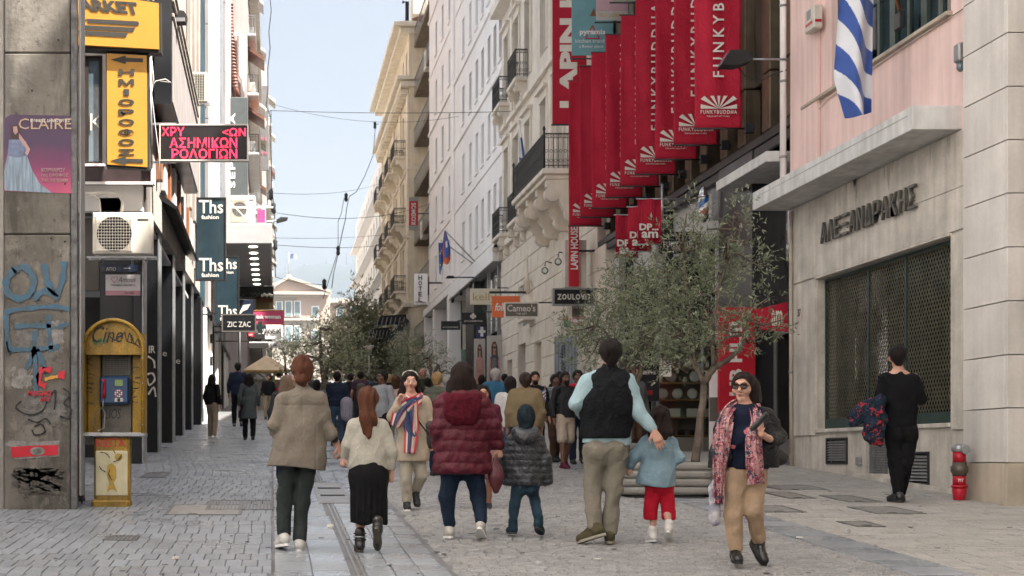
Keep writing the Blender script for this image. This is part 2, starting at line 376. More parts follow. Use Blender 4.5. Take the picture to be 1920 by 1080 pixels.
def field(cells,name,m,singly=0,pname='paver',**k):
 """the nearest stones are pieces of their own, the others are joined"""
 cells.sort(key=lambda c:c[2]);near,far=cells[:singly],cells[singly:]
 if near:
  for c in near:
   cx,cy=(c[0]+c[1])/2,(c[2]+c[3])/2
   me=stone_field([(c[0]-cx,c[1]-cx,c[2]-cy,c[3]-cy)],pname,m,**k)
   o=obj(pname,me,GROUND,(cx,cy,gz(cy)))
 if far:
  o=obj(name,stone_field(far,name,m,**k),GROUND,(0,0,0));mark(o,kind='stuff')
field(lay(-4.6,0.0,10.4,48,.135,.40,.005,vary=.04,skip=holes),'paver_field',T_left,110,bevel=.004,jit=.0018)
field(lay(0.02,.66,10.2,60,.3,1.1,.006,vary=.03,stagger=False),'slab_field',T_slab,24,'marble_slab',bevel=.003,jit=.001)
field(lay(.74,1.42,10.2,60,.22,.75,.01,vary=.06,stagger=False),'flagstone_field',T_slab,30,'flagstone',bevel=.004,jit=.002)
field(lay(1.44,5.0,10.2,46,.15,.105,.009,skip=holes),'cobble_field',T_road,190,'cobble',bevel=.012,jit=.005)
field(lay(5.02,5.5,10.2,60,.5,.9,.008,vary=.02,stagger=False),'kerb_slab_field',T_slab,12,'kerb_slab',bevel=.004,jit=.001)
field(lay(5.5,8.95,10.2,50,.34,.17,.009,skip=holes),'sidewalk_slab_field',T_walk,110,'sidewalk_slab',bevel=.005,jit=.003)
# drain channel between the slabs and the flagstones
def ramp(mb,x0,x1,y0,y1,z0,z1,m=0):
 n=len(mb.v)
 mb.v+=[(x0,y0,gz(y0)+z0),(x1,y0,gz(y0)+z0),(x1,y1,gz(y1)+z0),(x0,y1,gz(y1)+z0),(x0,y0,gz(y0)+z1),(x1,y0,gz(y0)+z1),(x1,y1,gz(y1)+z1),(x0,y1,gz(y1)+z1)]
 for q in((0,3,2,1),(4,5,6,7),(0,1,5,4),(1,2,6,5),(2,3,7,6),(3,0,4,7)):mb.f.append(tuple(n+i for i in q));mb.m.append(m);mb.sm.append(False)
mb=MB();ramp(mb,.665,.685,10.2,60,-.015,-.002);ramp(mb,.715,.735,10.2,60,-.015,-.002);mb.build('channel_edge',M_grey,GROUND)
def gpt(px,py):
 Y=F*EYE/(py-703.0);return PX(px,Y),Y
def cover(name,px0,px1,py0,py1,label,kind='plate',m=M_grey):
 x0,Yn=gpt(px0,py1);x1,_=gpt(px1,py1);_,Yf=gpt(px0,py0)
 t=thing(name,label,'drain' if kind=='grate' else 'cover',((x0+x1)/2,(Yn+Yf)/2,gz((Yn+Yf)/2)))
 mb=MB();f=.035
 ramp(mb,x0,x1,Yn,Yn+f,-.01,.008);ramp(mb,x0,x1,Yf-f,Yf,-.01,.008);ramp(mb,x0,x0+f,Yn+f,Yf-f,-.01,.008);ramp(mb,x1-f,x1,Yn+f,Yf-f,-.01,.008)
 mb.build('frame',m,t)
 if kind=='grate':
  n=max(6,int((x1-x0)/.045))
  for i in range(n):
   a=x0+f+(x1-x0-2*f)*i/n;mb=MB();ramp(mb,a,a+.02,Yn+f,Yf-f,-.008,.006);mb.build('bar',m,t)
  mb=MB();ramp(mb,x0+f,x1-f,Yn+f,Yf-f,-.008,-.0065);mb.build('pit',M_dark,t)
 elif kind=='slots':
  mb=MB();ramp(mb,x0+f,x1-f,Yn+f,Yf-f,-.008,.004);mb.build('plate',m,t)
  for r_ in range(2):
   for i in range(14):
    a=x0+f+.02+(x1-x0-2*f-.04)*i/14;yy=Yn+(Yf-Yn)*(.3+.35*r_);mb=MB();ramp(mb,a,a+.022,yy,yy+.22,.0045,.0065);mb.build('slot',M_dark,t)
 else:
  mb=MB();ramp(mb,x0+f,x1-f,Yn+f,Yf-f,-.008,.005);mb.build('plate',M_covr,t)
  mb=MB();ramp(mb,x0+.3*(x1-x0),x0+.3*(x1-x0)+.1,Yn+.08,Yn+.12,.0055,.008);mb.build('lifting_slot',M_dark,t)
 return t
M_covr=mat('dark_cover_stone',(.27,.26,.24),.45,.2,8,.2)
M_cov=mat('cover_iron',(.15,.15,.145),.45,.2,8,.2,metal=.3)
cover('drain_grate',385,512,938,956,'long dark iron drain grate across the left sidewalk beside the marble strip','grate',M_cov)
cover('drain_grate',262,308,886,896,'short drain grate in the paving behind the yellow phone booth','grate',M_cov)
cover('drain_grate',192,256,1005,1014,'small low drain grate in front of the phone booth','grate',M_cov)
cover('access_cover',308,452,947,966,'wide sunken stone access cover just in front of the long drain grate','plate',M_cov)
cover('slotted_cover',598,664,905,944,'perforated steel cover between the two marble strips, near the ponytail girl','slots',M_grey)
for a,b,c,d,l in((1644,1738,951,964,'dark stone access cover lying nearest the fire hydrant'),(1606,1662,978,988,'small grey access cover in the open middle of the right sidewalk'),
      (1590,1655,930,942,'dark access cover in front of the man in black'),(1478,1532,923,935,'short dark access cover behind the scarf woman'),(1462,1556,910,919,'pale worn access cover close to the shop corner'),(1434,1514,949,961,'dark access cover at the sidewalk edge right behind the scarf woman')):
 cover('access_cover',a,b,c,d,l,'plate',M_cov)

# ---------------------------------------------------------------- building helpers
def facade(parent,X,y0,y1,z0,z1,ops,m,depth=.25,sgn=1,name='wall',trim=None):
 """a wall on the plane x = X with openings (ya, yb, za, zb); depth goes away from the street; sgn 1 = right-hand side"""
 mb=MB();ys=sorted({y0,y1,*[o[0]for o in ops],*[o[1]for o in ops]});zs=sorted({z0,z1,*[o[2]for o in ops],*[o[3]for o in ops]})
 ys=[y for y in ys if y0<=y<=y1];zs=[z for z in zs if z0<=z<=z1]
 for i in range(len(ys)-1):
  j=0
  while j<len(zs)-1:
   ym=(ys[i]+ys[i+1])/2;k=j
   def inside(q):
    zm=(zs[q]+zs[q+1])/2;return any(o[0]<ym<o[1]and o[2]<zm<o[3]for o in ops)
   if inside(j):j+=1;continue
   while k+1<len(zs)-1 and not inside(k+1):k+=1
   mb.face([(X,ys[i],zs[j]),(X,ys[i+1],zs[j]),(X,ys[i+1],zs[k+1]),(X,ys[i],zs[k+1])]);j=k+1
 xb=X+depth*sgn
 for a,b,c,d in ops:
  mb.face([(X,a,c),(X,b,c),(xb,b,c),(xb,a,c)]);mb.face([(X,a,d),(X,b,d),(xb,b,d),(xb,a,d)])
  mb.face([(X,a,c),(X,a,d),(xb,a,d),(xb,a,c)]);mb.face([(X,b,c),(X,b,d),(xb,b,d),(xb,b,c)])
 me=mb.mesh(name,m,ORG[parent.name])if False else None
 o=mb.build(name,m,parent);return o
def body(parent,x0,x1,y0,y1,z0,z1,m,name='body'):
 return MB().box(x0,x1,y0,y1,z0,z1).build(name,m,parent)
_wm={}
def window(parent,X,ya,yb,za,zb,kind='casement',sgn=1,inset=.16,pane=None,frame=None):
 """a framed window standing in an opening; a part with its pane as sub-part"""
 w_,h_=round(yb-ya,3),round(zb-za,3);key=(w_,h_,kind,sgn,inset,id(pane),id(frame))
 fm=frame or{'casement':M_cream2,'shutter':M_shut,'dark':M_iron,'green':M_dgreen,'white':M_white2}[kind]
 if key not in _wm:
  f=MB();g=MB();x=inset*sgn;t=.045*sgn;fw=.055
  if kind=='shutter':
   f.box(x,x+t,-w_/2,-w_/2+fw,0,h_);f.box(x,x+t,w_/2-fw,w_/2,0,h_);f.box(x,x+t,-fw*.6,fw*.6,0,h_);f.box(x,x+t,-w_/2+fw,-fw*.6,h_-fw,h_);f.box(x,x+t,fw*.6,w_/2-fw,h_-fw,h_)
   n=max(5,int(h_/.12))
   for i in range(n):
    z=(h_-fw)*i/n;f.bar((x+t*.6,-w_/2+fw,z+.03),(x+t*.6,w_/2-fw,z+.03),.012,.085,up=(sgn*1.0,0,1))
   g.box(x+t*1.2,x+t*1.6,-w_/2,w_/2,0,h_)
  else:
   f.box(x,x+t,-w_/2,-w_/2+fw,0,h_);f.box(x,x+t,w_/2-fw,w_/2,0,h_);f.box(x,x+t,-w_/2+fw,w_/2-fw,0,fw);f.box(x,x+t,-w_/2+fw,w_/2-fw,h_-fw,h_)
   f.box(x+.004*sgn,x+t*.9,-fw*.5,fw*.5,fw,h_-fw)
   if h_>1.7:f.box(x+.006*sgn,x+t*.85,-w_/2+fw,w_/2-fw,h_*.72,h_*.72+fw*.8)
   g.box(x+t*.4,x+t*.6,-w_/2+fw,w_/2-fw,fw,h_-fw)
  _wm[key]=(f.mesh('window',fm),g.mesh('pane',pane or(M_glassl if kind!='dark' else M_glasst)))
 a,b=_wm[key];loc=(X,(ya+yb)/2,za)
 o=obj('window',a,parent,loc);obj('pane',b,o,loc);return o
def blocks(parent,X,y0,y1,z0,z1,bw,bh,m,name='stone_block',ops=(),sgn=1,proud=.03,gap=.022,stag=True):
 """a coursed stone face: separate blocks standing proud of the wall behind"""
 row=0;z=z0
 while z<z1-.05:
  h_=min(bh,z1-z);y=y0-(bw/2 if(stag and row%2)else 0)
  while y<y1:
   a,b=max(y,y0),min(y+bw,y1);y+=bw
   segs=[(a,b)]
   for(oa,ob,oc,od)in ops:
    if od>z+.02 and oc<z+h_-.02:
     ns=[]
     for(p,q)in segs:
      if ob<=p or oa>=q:ns.append((p,q));continue
      if oa-p>.12:ns.append((p,oa))
      if q-ob>.12:ns.append((ob,q))
     segs=ns
   for(p,q)in segs:
    if q-p<.1:continue
    k=(round(q-p,3),round(h_,3),id(m),sgn,proud)
    if k not in _wm:
     mb=MB();mb.cbox(-proud*sgn,.05*sgn,-(q-p)/2+gap/2,(q-p)/2-gap/2,gap/2,h_-gap/2,.008);_wm[k]=mb.mesh(name,m)
    obj(name,_wm[k],parent,(X,(p+q)/2,z))
  z+=h_;row+=1
def railing(mb,p0,p1,h=.95,step=.12,orn=True,m=0):
 p0,p1=Vector(p0),Vector(p1);L_=(p1-p0).length;n=max(2,int(L_/step));u=Vector((0,0,1));d=(p1-p0).normalized()
 mb.bar(p0+u*h,p1+u*h,.045,.03,m);mb.bar(p0+u*.08,p1+u*.08,.03,.02,m);mb.bar(p0+u*(h-.12),p1+u*(h-.12),.02,.015,m)
 for i in range(n+1):
  q=p0+(p1-p0)*i/n;mb.bar(q,q+u*h,.016,.016,m)
  if orn and i<n:
   c=p0+(p1-p0)*(i+.5)/n
   for zc,r_ in((.22,.05),(h-.06,.035),(h*.5,.045)):
    for k in range(6):
     a1,a2=2*PI*k/6,2*PI*(k+1)/6
     mb.bar(c+u*(zc+r_*math.sin(a1))+d*r_*math.cos(a1),c+u*(zc+r_*math.sin(a2))+d*r_*math.cos(a2),.012,.012,m)
def corbel(parent,X,yc,z,out,h,w_,m,name='corbel'):
 """scrolled stone bracket under a balcony, projecting out towards the street (-x)"""
 prof=[(0,0),(-out,0),(-out,-.14*h)]
 for i in range(13):
  t=i/12;prof.append((-out*(1-t)**.8*.93,-h*(.16+.84*t**1.1)+.05*h*math.sin(t*9)))
 prof.append((0,-h))
 mb=MB();mb.prism([(X+a,yc-w_/2,z+b)for a,b in prof],(0,0,0),(0,w_,0))
 for(cx,cz,r_)in((-out*.82,-h*.30,h*.17),(-out*.2,-h*.72,h*.2)):
  for k,rr in enumerate((1,.62,.3)):
   mb.lathe((X+cx,yc,z+cz),[(r_*rr,-w_/2-.02-.012*k),(r_*rr,w_/2+.02+.012*k)],14,axis='y')
 return mb.build(name,m,parent)
# ================================================================ right-hand side
XW=8.95
# ---- grey marble clad building at the right edge
t=thing('marble_building','pale marble clad corner pillar beside the red fire hydrant at the right edge','building',(9.9,15,gz(15)))
MB().box(8.80,13.5,10.0,18.0,gz(10)-.3,14).build('core',M_black2,t).scale=(1,1,1)
zj=[PZ(p,16.95)for p in(868,765,665,564,463,362,262,162,61,-40,-140,-240,-340,-440,-540,-640)]
zj[-1]=13.9
# mass of the building stands on the far side of the visible return
ORG_=ORG[t.name]
for i in range(len(zj)-1):
 a,b=zj[i]+.006,zj[i+1]-.006
 MB().cbox(8.76,8.83,17.02,18.03,a,b,.004).build('stone_panel',M_marbp,t)
 for k in range(3):MB().cbox(8.76+.0+1.3*k+(.003 if k else 0),8.76+1.3*(k+1)-.006,16.94,17.015,a,b,.004).build('stone_panel',M_marbp,t)
for k in range(3):MB().cbox(8.74+1.3*k,8.74+1.3*(k+1)-.006,16.92,17.0,gz(17)-.3,zj[0]-.006,.006).build('base_block',M_marbb,t)
MB().cbox(8.74,8.83,17.01,18.05,gz(17)-.3,zj[0]-.006,.006).build('base_block',M_marbb,t)
for o in list(t.children):
 if o.name.startswith('core'):bpy.data.objects.remove(o)
MB().box(8.83,13.5,17.02,18.0,gz(17)-.3,25).build('core',M_marbb,t)

# ---- the closed marble shop with the pink storey above
t=thing('marble_shop_building','closed shop of beige marble with big mesh grilles and a pink upper storey','building',(10,21.3,gz(21.3)))
SH=t;Y0,Y1=18.04,24.4
win=(18.72,23.33,2.0,4.45);v1=(YX(1742,XW),YX(1701,XW),1.16,1.62);v2=(YX(1589,XW),YX(1551,XW),1.43,1.85);dr=(YX(1665,XW),YX(1624,XW),1.3,1.83)
facade(t,XW,Y0,Y1,gz(18)-.4,5.8,[win,v1,v2,dr],M_marb,.35)
facade(t,XW,Y0,Y1,5.8,25,[(18.75,22.75,7.42,10.2)],M_pink,.25,name='pink_wall')
body(t,XW+.36,14,Y0+.02,Y1-.02,gz(18)-.4,1.9,M_marb,'base_core');body(t,XW+.6,14,Y0,Y1,10.3,25,M_pink,'upper_core')
MB().box(XW,XW+5,Y1,Y1+.08,gz(24)-.4,25).build('far_end_wall',M_marb,t)
# slab joints: thin raised marble facing slabs round the opening
def slab(y0,y1,z0,z1,x=XW,th=.03,m=M_marb):MB().cbox(x-th,x+.0,y0+.003,y1-.003,z0+.003,z1-.003,.004).build('marble_slab',m,SH)
for(a,b,c,d)in((Y0,18.7,1.9,4.47),(23.36,Y1,1.9,4.47),(Y0,20.1,4.5,5.05),(20.1,22.2,4.5,5.78),(22.2,Y1,4.5,5.78),(Y0,20.1,5.05,5.78)):slab(a,b,c,d)
slab(win[0]-.02,win[1]+.02,4.455,4.5,th=.045)
MB().cbox(XW-.05,XW+.3,win[0]-.02,win[1]+.03,1.94,1.997,.006).build('window_sill',M_marb,t)
n=MB();n.prism([(XW-.06,YX(1607,XW),gz(22)-.1),(XW-.06,18.1,gz(18)-.1),(XW-.06,18.1,1.10),(XW-.06,YX(1607,XW),1.29)],(0,0,0),(.055,0,0));n.build('base_ledge',M_marb,t)
# grille: frame, three mesh leaves of crossed wire, glass and shop interior behind
gr=MB();x=XW+.12
for yy in(win[0],20.34,21.62,win[1]-.05):gr.box(x,x+.05,yy,yy+.05,win[2],win[3])
gr.box(x-.002,x+.052,win[0]+.05,win[1]-.05,win[2],win[2]+.16);gr.box(x+.002,x+.05,win[0]+.05,win[1]-.05,win[3]-.04,win[3])
grl=gr.build('grille_frame',M_dgreen,t)
def mesh_leaf(ya,yb,za,zb,parent,x,pitch=.082,slope=1.45,m=None):
 mb=MB();Hh=zb-za;Wd=yb-ya
 for s in(1,-1):
  k=-int(Hh/slope/pitch)-1
  while k*pitch<Wd+.01:
   a0=k*pitch if s==1 else Wd-k*pitch;pts=[]
   # line y = a0 + s*z/slope
   z0_,z1_=0.0,Hh;y0_=a0;y1_=a0+s*Hh/slope
   def clip(y0_,z0_,y1_,z1_):
    if y0_<0:z0_+=(0-y0_)/(y1_-y0_)*(z1_-z0_)if y1_!=y0_ else 0;y0_=0
    if y0_>Wd:z0_+=(Wd-y0_)/(y1_-y0_)*(z1_-z0_);y0_=Wd
    return y0_,z0_
   if(y0_<0 and y1_<0)or(y0_>Wd and y1_>Wd):k+=1;continue
   A=clip(y0_,z0_,y1_,z1_);B=clip(y1_,z1_,A[0],A[1])
   if abs(B[1]-A[1])>.02:mb.bar((x,ya+A[0],za+A[1]),(x,ya+B[0],za+B[1]),.0115,.008,up=(1,0,0))
   k+=1
 return mb.build('wire_mesh',m or M_dgreen,parent)
for(ya,yb)in((win[0]+.05,20.34),(20.39,21.62),(21.67,win[1]-.05)):mesh_leaf(ya,yb,win[2]+.16,win[3]-.04,t,x+.02,m=mat('mesh_wire',(.15,.14,.095),.4,.2,5,metal=.4))
MB().box(XW+.3,XW+.312,win[0],win[1],win[2],win[3]).build('shop_glass',M_glass,t)
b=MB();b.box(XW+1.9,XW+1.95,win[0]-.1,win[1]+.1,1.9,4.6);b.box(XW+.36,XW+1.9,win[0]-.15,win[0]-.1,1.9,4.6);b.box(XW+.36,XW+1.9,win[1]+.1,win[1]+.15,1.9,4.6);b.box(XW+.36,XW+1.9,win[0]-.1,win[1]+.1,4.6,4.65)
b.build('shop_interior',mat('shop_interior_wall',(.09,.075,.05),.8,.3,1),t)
for yy,c,wd in((18.95,M_curt,.22),(19.7,M_black2,.3),(20.05,M_curt,.16),(21.0,M_curt,.3),(22.1,M_wood,.34),(22.8,M_curt,.2),(23.05,M_black2,.2)):
 mb=MB();pts=[]
 for i in range(9):pts.append((XW+.75+.05*math.sin(i*2.1),yy+wd*(i/8-.5)))
 for i in range(8):mb.face([(pts[i][0],pts[i][1],1.95),(pts[i+1][0],pts[i+1][1],1.95),(pts[i+1][0],pts[i+1][1],4.3),(pts[i][0],pts[i][1],4.3)],sm=True)
 mb.build('hanging_cloth',c,t)
for(a,b_,c,d)in(v1,v2):
 f=MB();f.box(XW-.02,XW+.05,a-.02,a+.02,c,d);f.box(XW-.02,XW+.05,b_-.02,b_+.02,c,d);f.box(XW-.018,XW+.05,a+.02,b_-.02,d-.03,d);f.box(XW-.018,XW+.05,a+.02,b_-.02,c,c+.03)
 fr=f.build('vent_frame',M_iron,t)
 for i in range(8):
  z=c+.05+(d-c-.09)*i/8;MB().bar((XW+.01,a+.02,z+.02),(XW+.01,b_-.02,z+.02),.008,.05,up=(1.0,0,.8)).build('vent_slat',M_grey,fr)
 MB().box(XW+.07,XW+.09,a,b_,c,d).build('vent_back',M_dark,fr)
mesh_leaf(dr[0],dr[1],dr[2],dr[3],t,XW+.05,.05,1.5,M_steel);MB().box(XW+.12,XW+.14,dr[0],dr[1],dr[2],dr[3]).build('hatch_back',M_dark,t)
MB().cbox(XW-.06,XW,YX(1617,XW),YX(1611,XW),1.42,1.55,.01).build('junction_box',M_grey,t)
# raised metal letters
lt=mat('oxidised_letter',(.14,.135,.12),.45,.2,5,metal=.3)
word='ΑΛΕΞΑΝΔΡΑΚΗΣ';ya,yb=YX(1731,XW),YX(1548,XW);n_=len(word);st=(yb-ya)/n_
for i,ch in enumerate(word):
 yc=yb-st*i;text(ch,lt,t,(XW-.07,yc,4.99),(0,-1,0),(0,0,1),st*.76,.33,off=.004,ext=.022,name='letter')
 MB().bar((XW-.05,yc-st*.4,5.1),(XW,yc-st*.4,5.1),.015).build('letter_pin',lt,t)
text('37',lt,t,(XW-.033,YX(1499,XW),3.92),(0,-1,0),(0,0,1),.14,.13,off=.02,name='house_number')
# canopy
cn=MB();cn.cbox(8.31,XW+.2,18.46,24.6,5.8,6.11,.008);cn.build('canopy_slab',M_canopy,t)
MB().box(8.31-.004,8.31-.002,18.6,24.4,6.0,6.008).build('drip_groove',M_grey,t)
# window band of the pink storey with green frames
wy0,wy1=18.75,22.75;MB().cbox(XW-.09,XW+.25,wy0-.05,23.85,7.36,7.415,.008).build('window_sill',M_marbb,t)
nb=4;bwid=(wy1-wy0)/nb
for i in range(nb):
 a=wy0+bwid*i;f=MB();x=XW+.1
 f.box(x,x+.09,a,a+.09,7.42,10.2);f.box(x,x+.09,a+bwid-.09,a+bwid,7.42,10.2);f.box(x+.01,x+.08,a+bwid/2-.04,a+bwid/2+.04,7.5,10.1)
 f.box(x,x+.09,a+.09,a+bwid-.09,7.42,7.5);f.box(x,x+.09,a+.09,a+bwid-.09,10.1,10.2);f.box(x+.015,x+.075,a+.09,a+bwid-.09,8.35,8.42)
 o=f.build('window',M_dgreen,t);MB().box(x+.04,x+.05,a+.09,a+bwid-.09,7.5,10.1).build('pane',M_glass,o)
 mb=MB();
 for k in range(26):
  y_=a+bwid*k/26;mb.face([(x+.28+.035*math.sin(k*1.9),y_,7.4),(x+.28+.035*math.sin((k+1)*1.9),y_+bwid/26,7.4),(x+.28+.035*math.sin((k+1)*1.9),y_+bwid/26,10.2),(x+.28+.035*math.sin(k*1.9),y_,10.2)],sm=True)
 mb.build('net_curtain',M_curt,o)
MB().box(XW+.5,XW+.55,wy0-.2,wy1+.2,7.3,10.4).build('room_back',M_curt,t)
# pilaster at the far end of the pink wall
MB().cbox(XW-.07,XW,23.2,24.38,6.12,13.9,.01).build('pilaster',M_pink,t)
d=thing('downpipe','white downpipe running down the far edge of the pink wall','pipe',(XW-.15,24.46,6.2));mb=MB();mb.tube([(XW-.16,24.46,13.9),(XW-.16,24.46,6.3)],.055,10);mb.build('pipe',M_white2,d)
for z in(6.7,8.0,9.3,10.6):MB().lathe((XW-.16,24.46,z),[(.066,-.02),(.066,.02)],10).build('clamp',M_grey,d)
d=thing('drainpipe','thin grey drainpipe down the corner of the marble shop','pipe',(XW-.05,24.3,1.4));MB().tube([(XW-.06,24.36,5.75),(XW-.06,24.36,2.6),(XW-.05,24.36,1.36)],.032,8).build('pipe',M_marbb,d)
MB().lathe((XW-.06,24.36,3.0),[(.04,-.02),(.04,.02)],8).build('clamp',M_grey,d)
# alarm box
d=thing('alarm_box','cream alarm box with a dark red strip on the pink wall','alarm',(XW-.15,22.95,8.2));Ya=23.1
MB().cbox(XW-.22,XW-.07,22.92,23.32,PZ(58,Ya),PZ(14,Ya),.02).build('case',M_ac,d)
MB().box(XW-.226,XW-.218,22.98,23.26,PZ(47,Ya),PZ(42,Ya)).build('red_strip',M_red2,d);MB().box(XW-.07-.16,XW-.07-.15,23.05,23.2,PZ(36,Ya),PZ(19,Ya)).build('speaker_slot',M_grey,d)
MB().box(XW-.20,XW-.09,22.914,22.918,PZ(47,Ya),PZ(42,Ya)).build('red_strip',M_red2,d)
# flag on a slanting pole
fl=thing('flagpole','slanting wooden flagpole on the pink wall above the canopy','flagpole',(8.9,20.3,7.6));MB().tube([(XW-.0,20.2,7.75),(XW-.75,19.7,9.6)],[.028,.022],8).build('pole',M_wood,fl);MB().cbox(XW-.08,XW-.002,20.1,20.3,7.62,7.85,.01).build('bracket',M_iron,fl)
def cloth_flag(name,label,Y,outline,striper,mats,depth=.07,nx=24,nz=50,folds=3.2,ph=0.0):
 """hanging flag: outline(v)->(left px, right px), py ; striper(u,v)->material index"""
 V=[];Fc=[];Mi=[];t=0
 for j in range(nz+1):
  v=j/nz;l,r_,py=outline(v)
  for i in range(nx+1):
   u=i/nx;px=l+(r_-l)*u;y=Y+depth*math.sin(u*folds*2*PI+ph+1.5*v)*(.4+.6*v);p=P(px,py+6*math.sin(u*PI*1.3+ph)*v,Y);V.append((p.x,y,p.z))
 for j in range(nz):
  for i in range(nx):
   a=j*(nx+1)+i;Fc.append((a,a+1,a+nx+2,a+nx+1));Mi.append(striper((i+.5)/nx,(j+.5)/nz))
 V=np.array(V);c=V.mean(0);c[2]=V[:,2].min()
 me=bpy.data.meshes.new(name);me.from_pydata((V-c).tolist(),[],Fc)
 for m_ in mats:me.materials.append(m_)
 me.polygons.foreach_set('material_index',Mi);me.polygons.foreach_set('use_smooth',[True]*len(Mi));me.update()
 o=obj(name,me,None,tuple(c));md=o.modifiers.new('thickness','SOLIDIFY');md.thickness=.003;return mark(o,label,'flag')
def ol1(v):
 py=-60+275*v;l=1580-12*min(v*1.3,1)+(0 if v<.72 else(v-.72)*80);r_=1642-2*v
 if v>.72:r_=1640-(v-.72)*10
 return l,r_,py
cloth_flag('flag','blue and white striped flag hanging over the concrete canopy',19.5,ol1,lambda u,v:0 if int((v*6.0-u*2.6+.25*math.sin(u*7))+20)%2 else 1,[M_blue,M_flagw],.13,70,160,1.1,.6)
d=thing('floodlight','black floodlight on a steel arm beside the nearest red banner','lamp',(XW,24.4,8.3))
zl=PZ(108,24.3);MB().tube([(XW-.1,24.4,zl),(8.15,24.4,zl)],.018,8).build('arm',M_steel,d)
mb=MB();mb.prism([(8.2,24.25,zl-.05),(8.2,24.25,zl+.07),(8.0,24.25,zl+.13),(7.82,24.25,zl+.12),(7.68,24.25,zl-.13),(7.95,24.25,zl-.14)],(0,0,0),(0,.3,0));mb.build('lamp_head',M_black2,d)
MB().face([(7.665,24.26,zl-.132),(7.81,24.26,zl+.118),(7.81,24.54,zl+.118),(7.665,24.54,zl-.132)]).build('lamp_glass',M_glassl,d)
MB().tube([(8.0,24.4,zl-.14),(8.12,24.42,zl-.28),(8.35,24.42,zl-.4),(8.6,24.42,zl-.25),(XW-.12,24.42,zl-.18)],.01,6).build('cable',M_rubber,d)
# hydrant
hy=thing('fire_hydrant','red fire hydrant with steel collar and cap at the marble pillar','hydrant',(8.58,17.75,gz(17.75)))
hx,hyy,z0=PX(1799,17.75),17.75,gz(17.75);H_=PZ(840,17.75)-z0
MB().lathe((hx,hyy,z0),[(.065,-.05),(.075,.05),(.085,.10),(.085,.155)],20).build('foot',M_red2,hy);MB().lathe((hx,hyy,z0),[(.098,.155),(.098,.185)],20).build('flange',M_red2,hy)
MB().lathe((hx,hyy,z0),[(.078,.185),(.078,.30)],20).build('lower_barrel',M_red2,hy);MB().lathe((hx,hyy,z0),[(.082,.30),(.084,.33),(.102,.345),(.104,.42),(.086,.43),(.082,.47)],20).build('collar',mat('old_brass',(.16,.13,.10),.45,.2,8,metal=.6),hy)
MB().lathe((hx,hyy,z0),[(.077,.47),(.077,.60)],20).build('upper_barrel',M_red2,hy);mb=MB();mb.lathe((hx,hyy,z0),[(.08,.60),(.095,.61),(.098,.66),(.07,.69),(.02,.70)],20);mb.lathe((hx+.03,hyy-.09,z0+.63),[(.055,-.03),(.062,0),(.062,.04),(.03,.06)],14,axis='y');mb.build('cap',M_steel,hy)
text('M7',M_whitel,hy,(hx-.05,hyy-.082,z0+.225),XR,UP,.06,.04)

# small wear: cables over the pink wall, drip stains under the canopy and sill, gum and litter on the paving
d=thing('wall_cable','thin pale cable sagging along the pink wall above the canopy','cable',(XW-.05,21,6.3));MB().tube([(XW-.02,24.3,7.3),(XW-.03,23.9,7.16),(XW-.03,23.4,7.18),(XW-.03,22.9,7.3),(XW-.03,20.0,7.34),(XW-.03,18.2,7.33),(XW-.03,18.15,6.5),(XW-.06,18.12,6.16)],.009,6).build('cable',M_letter,d)
d=thing('wall_lamp','small grey wall lamp where the pink wall meets the marble pillar','lamp',(XW-.1,18.25,6.7));MB().cbox(XW-.16,XW-.002,18.2,18.36,6.62,6.86,.02).build('case',M_grey,d);MB().lathe((XW-.1,18.28,6.56),[(.02,-.06),(.05,-.02),(.05,.05)],10).build('bulb_cover',M_glassl,d)
stain=mat('rain_stain',(.56,.52,.45),.8,.2,6,streak=.3,col2=(.42,.385,.33));rr=random.Random(31)
for k in range(16):
 y_=rr.uniform(18.5,24.0);z_=rr.choice((5.79,1.93));h_=rr.uniform(.12,.5);w_=rr.uniform(.02,.07)
 if z_>5:x_=XW-.033
 else:x_=XW-.0035
 if z_<5 and(v1[0]-.1<y_<v1[1]+.1 or v2[0]-.1<y_<v2[1]+.1 or dr[0]-.1<y_<dr[1]+.1):continue
 MB().face([(x_,y_-w_,z_),(x_,y_+w_,z_),(x_,y_+w_*.5,z_-h_*.7),(x_,y_,z_-h_),(x_,y_-w_*.6,z_-h_*.6)]).build('rain_stain',stain,SH)
gum=mat('trodden_gum',(.10,.10,.095),.8,.2,9)
for k in range(90):
 y_=11+rr.random()**1.5*14;x_=rr.uniform(-2.2,8.5);r_=rr.uniform(.012,.03);o=MB().lathe((x_,y_,gz(y_)+.004),[(r_,-.003),(r_*.8,.002)],9,sx=rr.uniform(.8,1.3)).build('gum_spot',gum,GROUND)
for k,(px,py)in enumerate(((1120,1050),(730,1060),(1500,1010),(1240,960),(330,1050),(1010,1060),(620,990),(1590,1000))):
 gx,gy=gpt(px,py);d=MB().cbox(gx-.035,gx+.03,gy-.012,gy+.014,gz(gy)+.006,gz(gy)+.012+.004*k,.002).build('litter_scrap',[M_letter,M_lgrey][k%2]);d.rotation_euler.z=k;mark(d,('scrap of paper below the vest man','scrap of paper near the ponytail girl\'s boots','scrap of paper right of the scarf woman\'s knees','scrap of paper between the girl in red and the planter','scrap of paper on the left pavers at the bottom','scrap of paper below the boy\'s boots','scrap of paper on the marble strip by the blazer woman','scrap of paper in the open right sidewalk')[k],'litter')
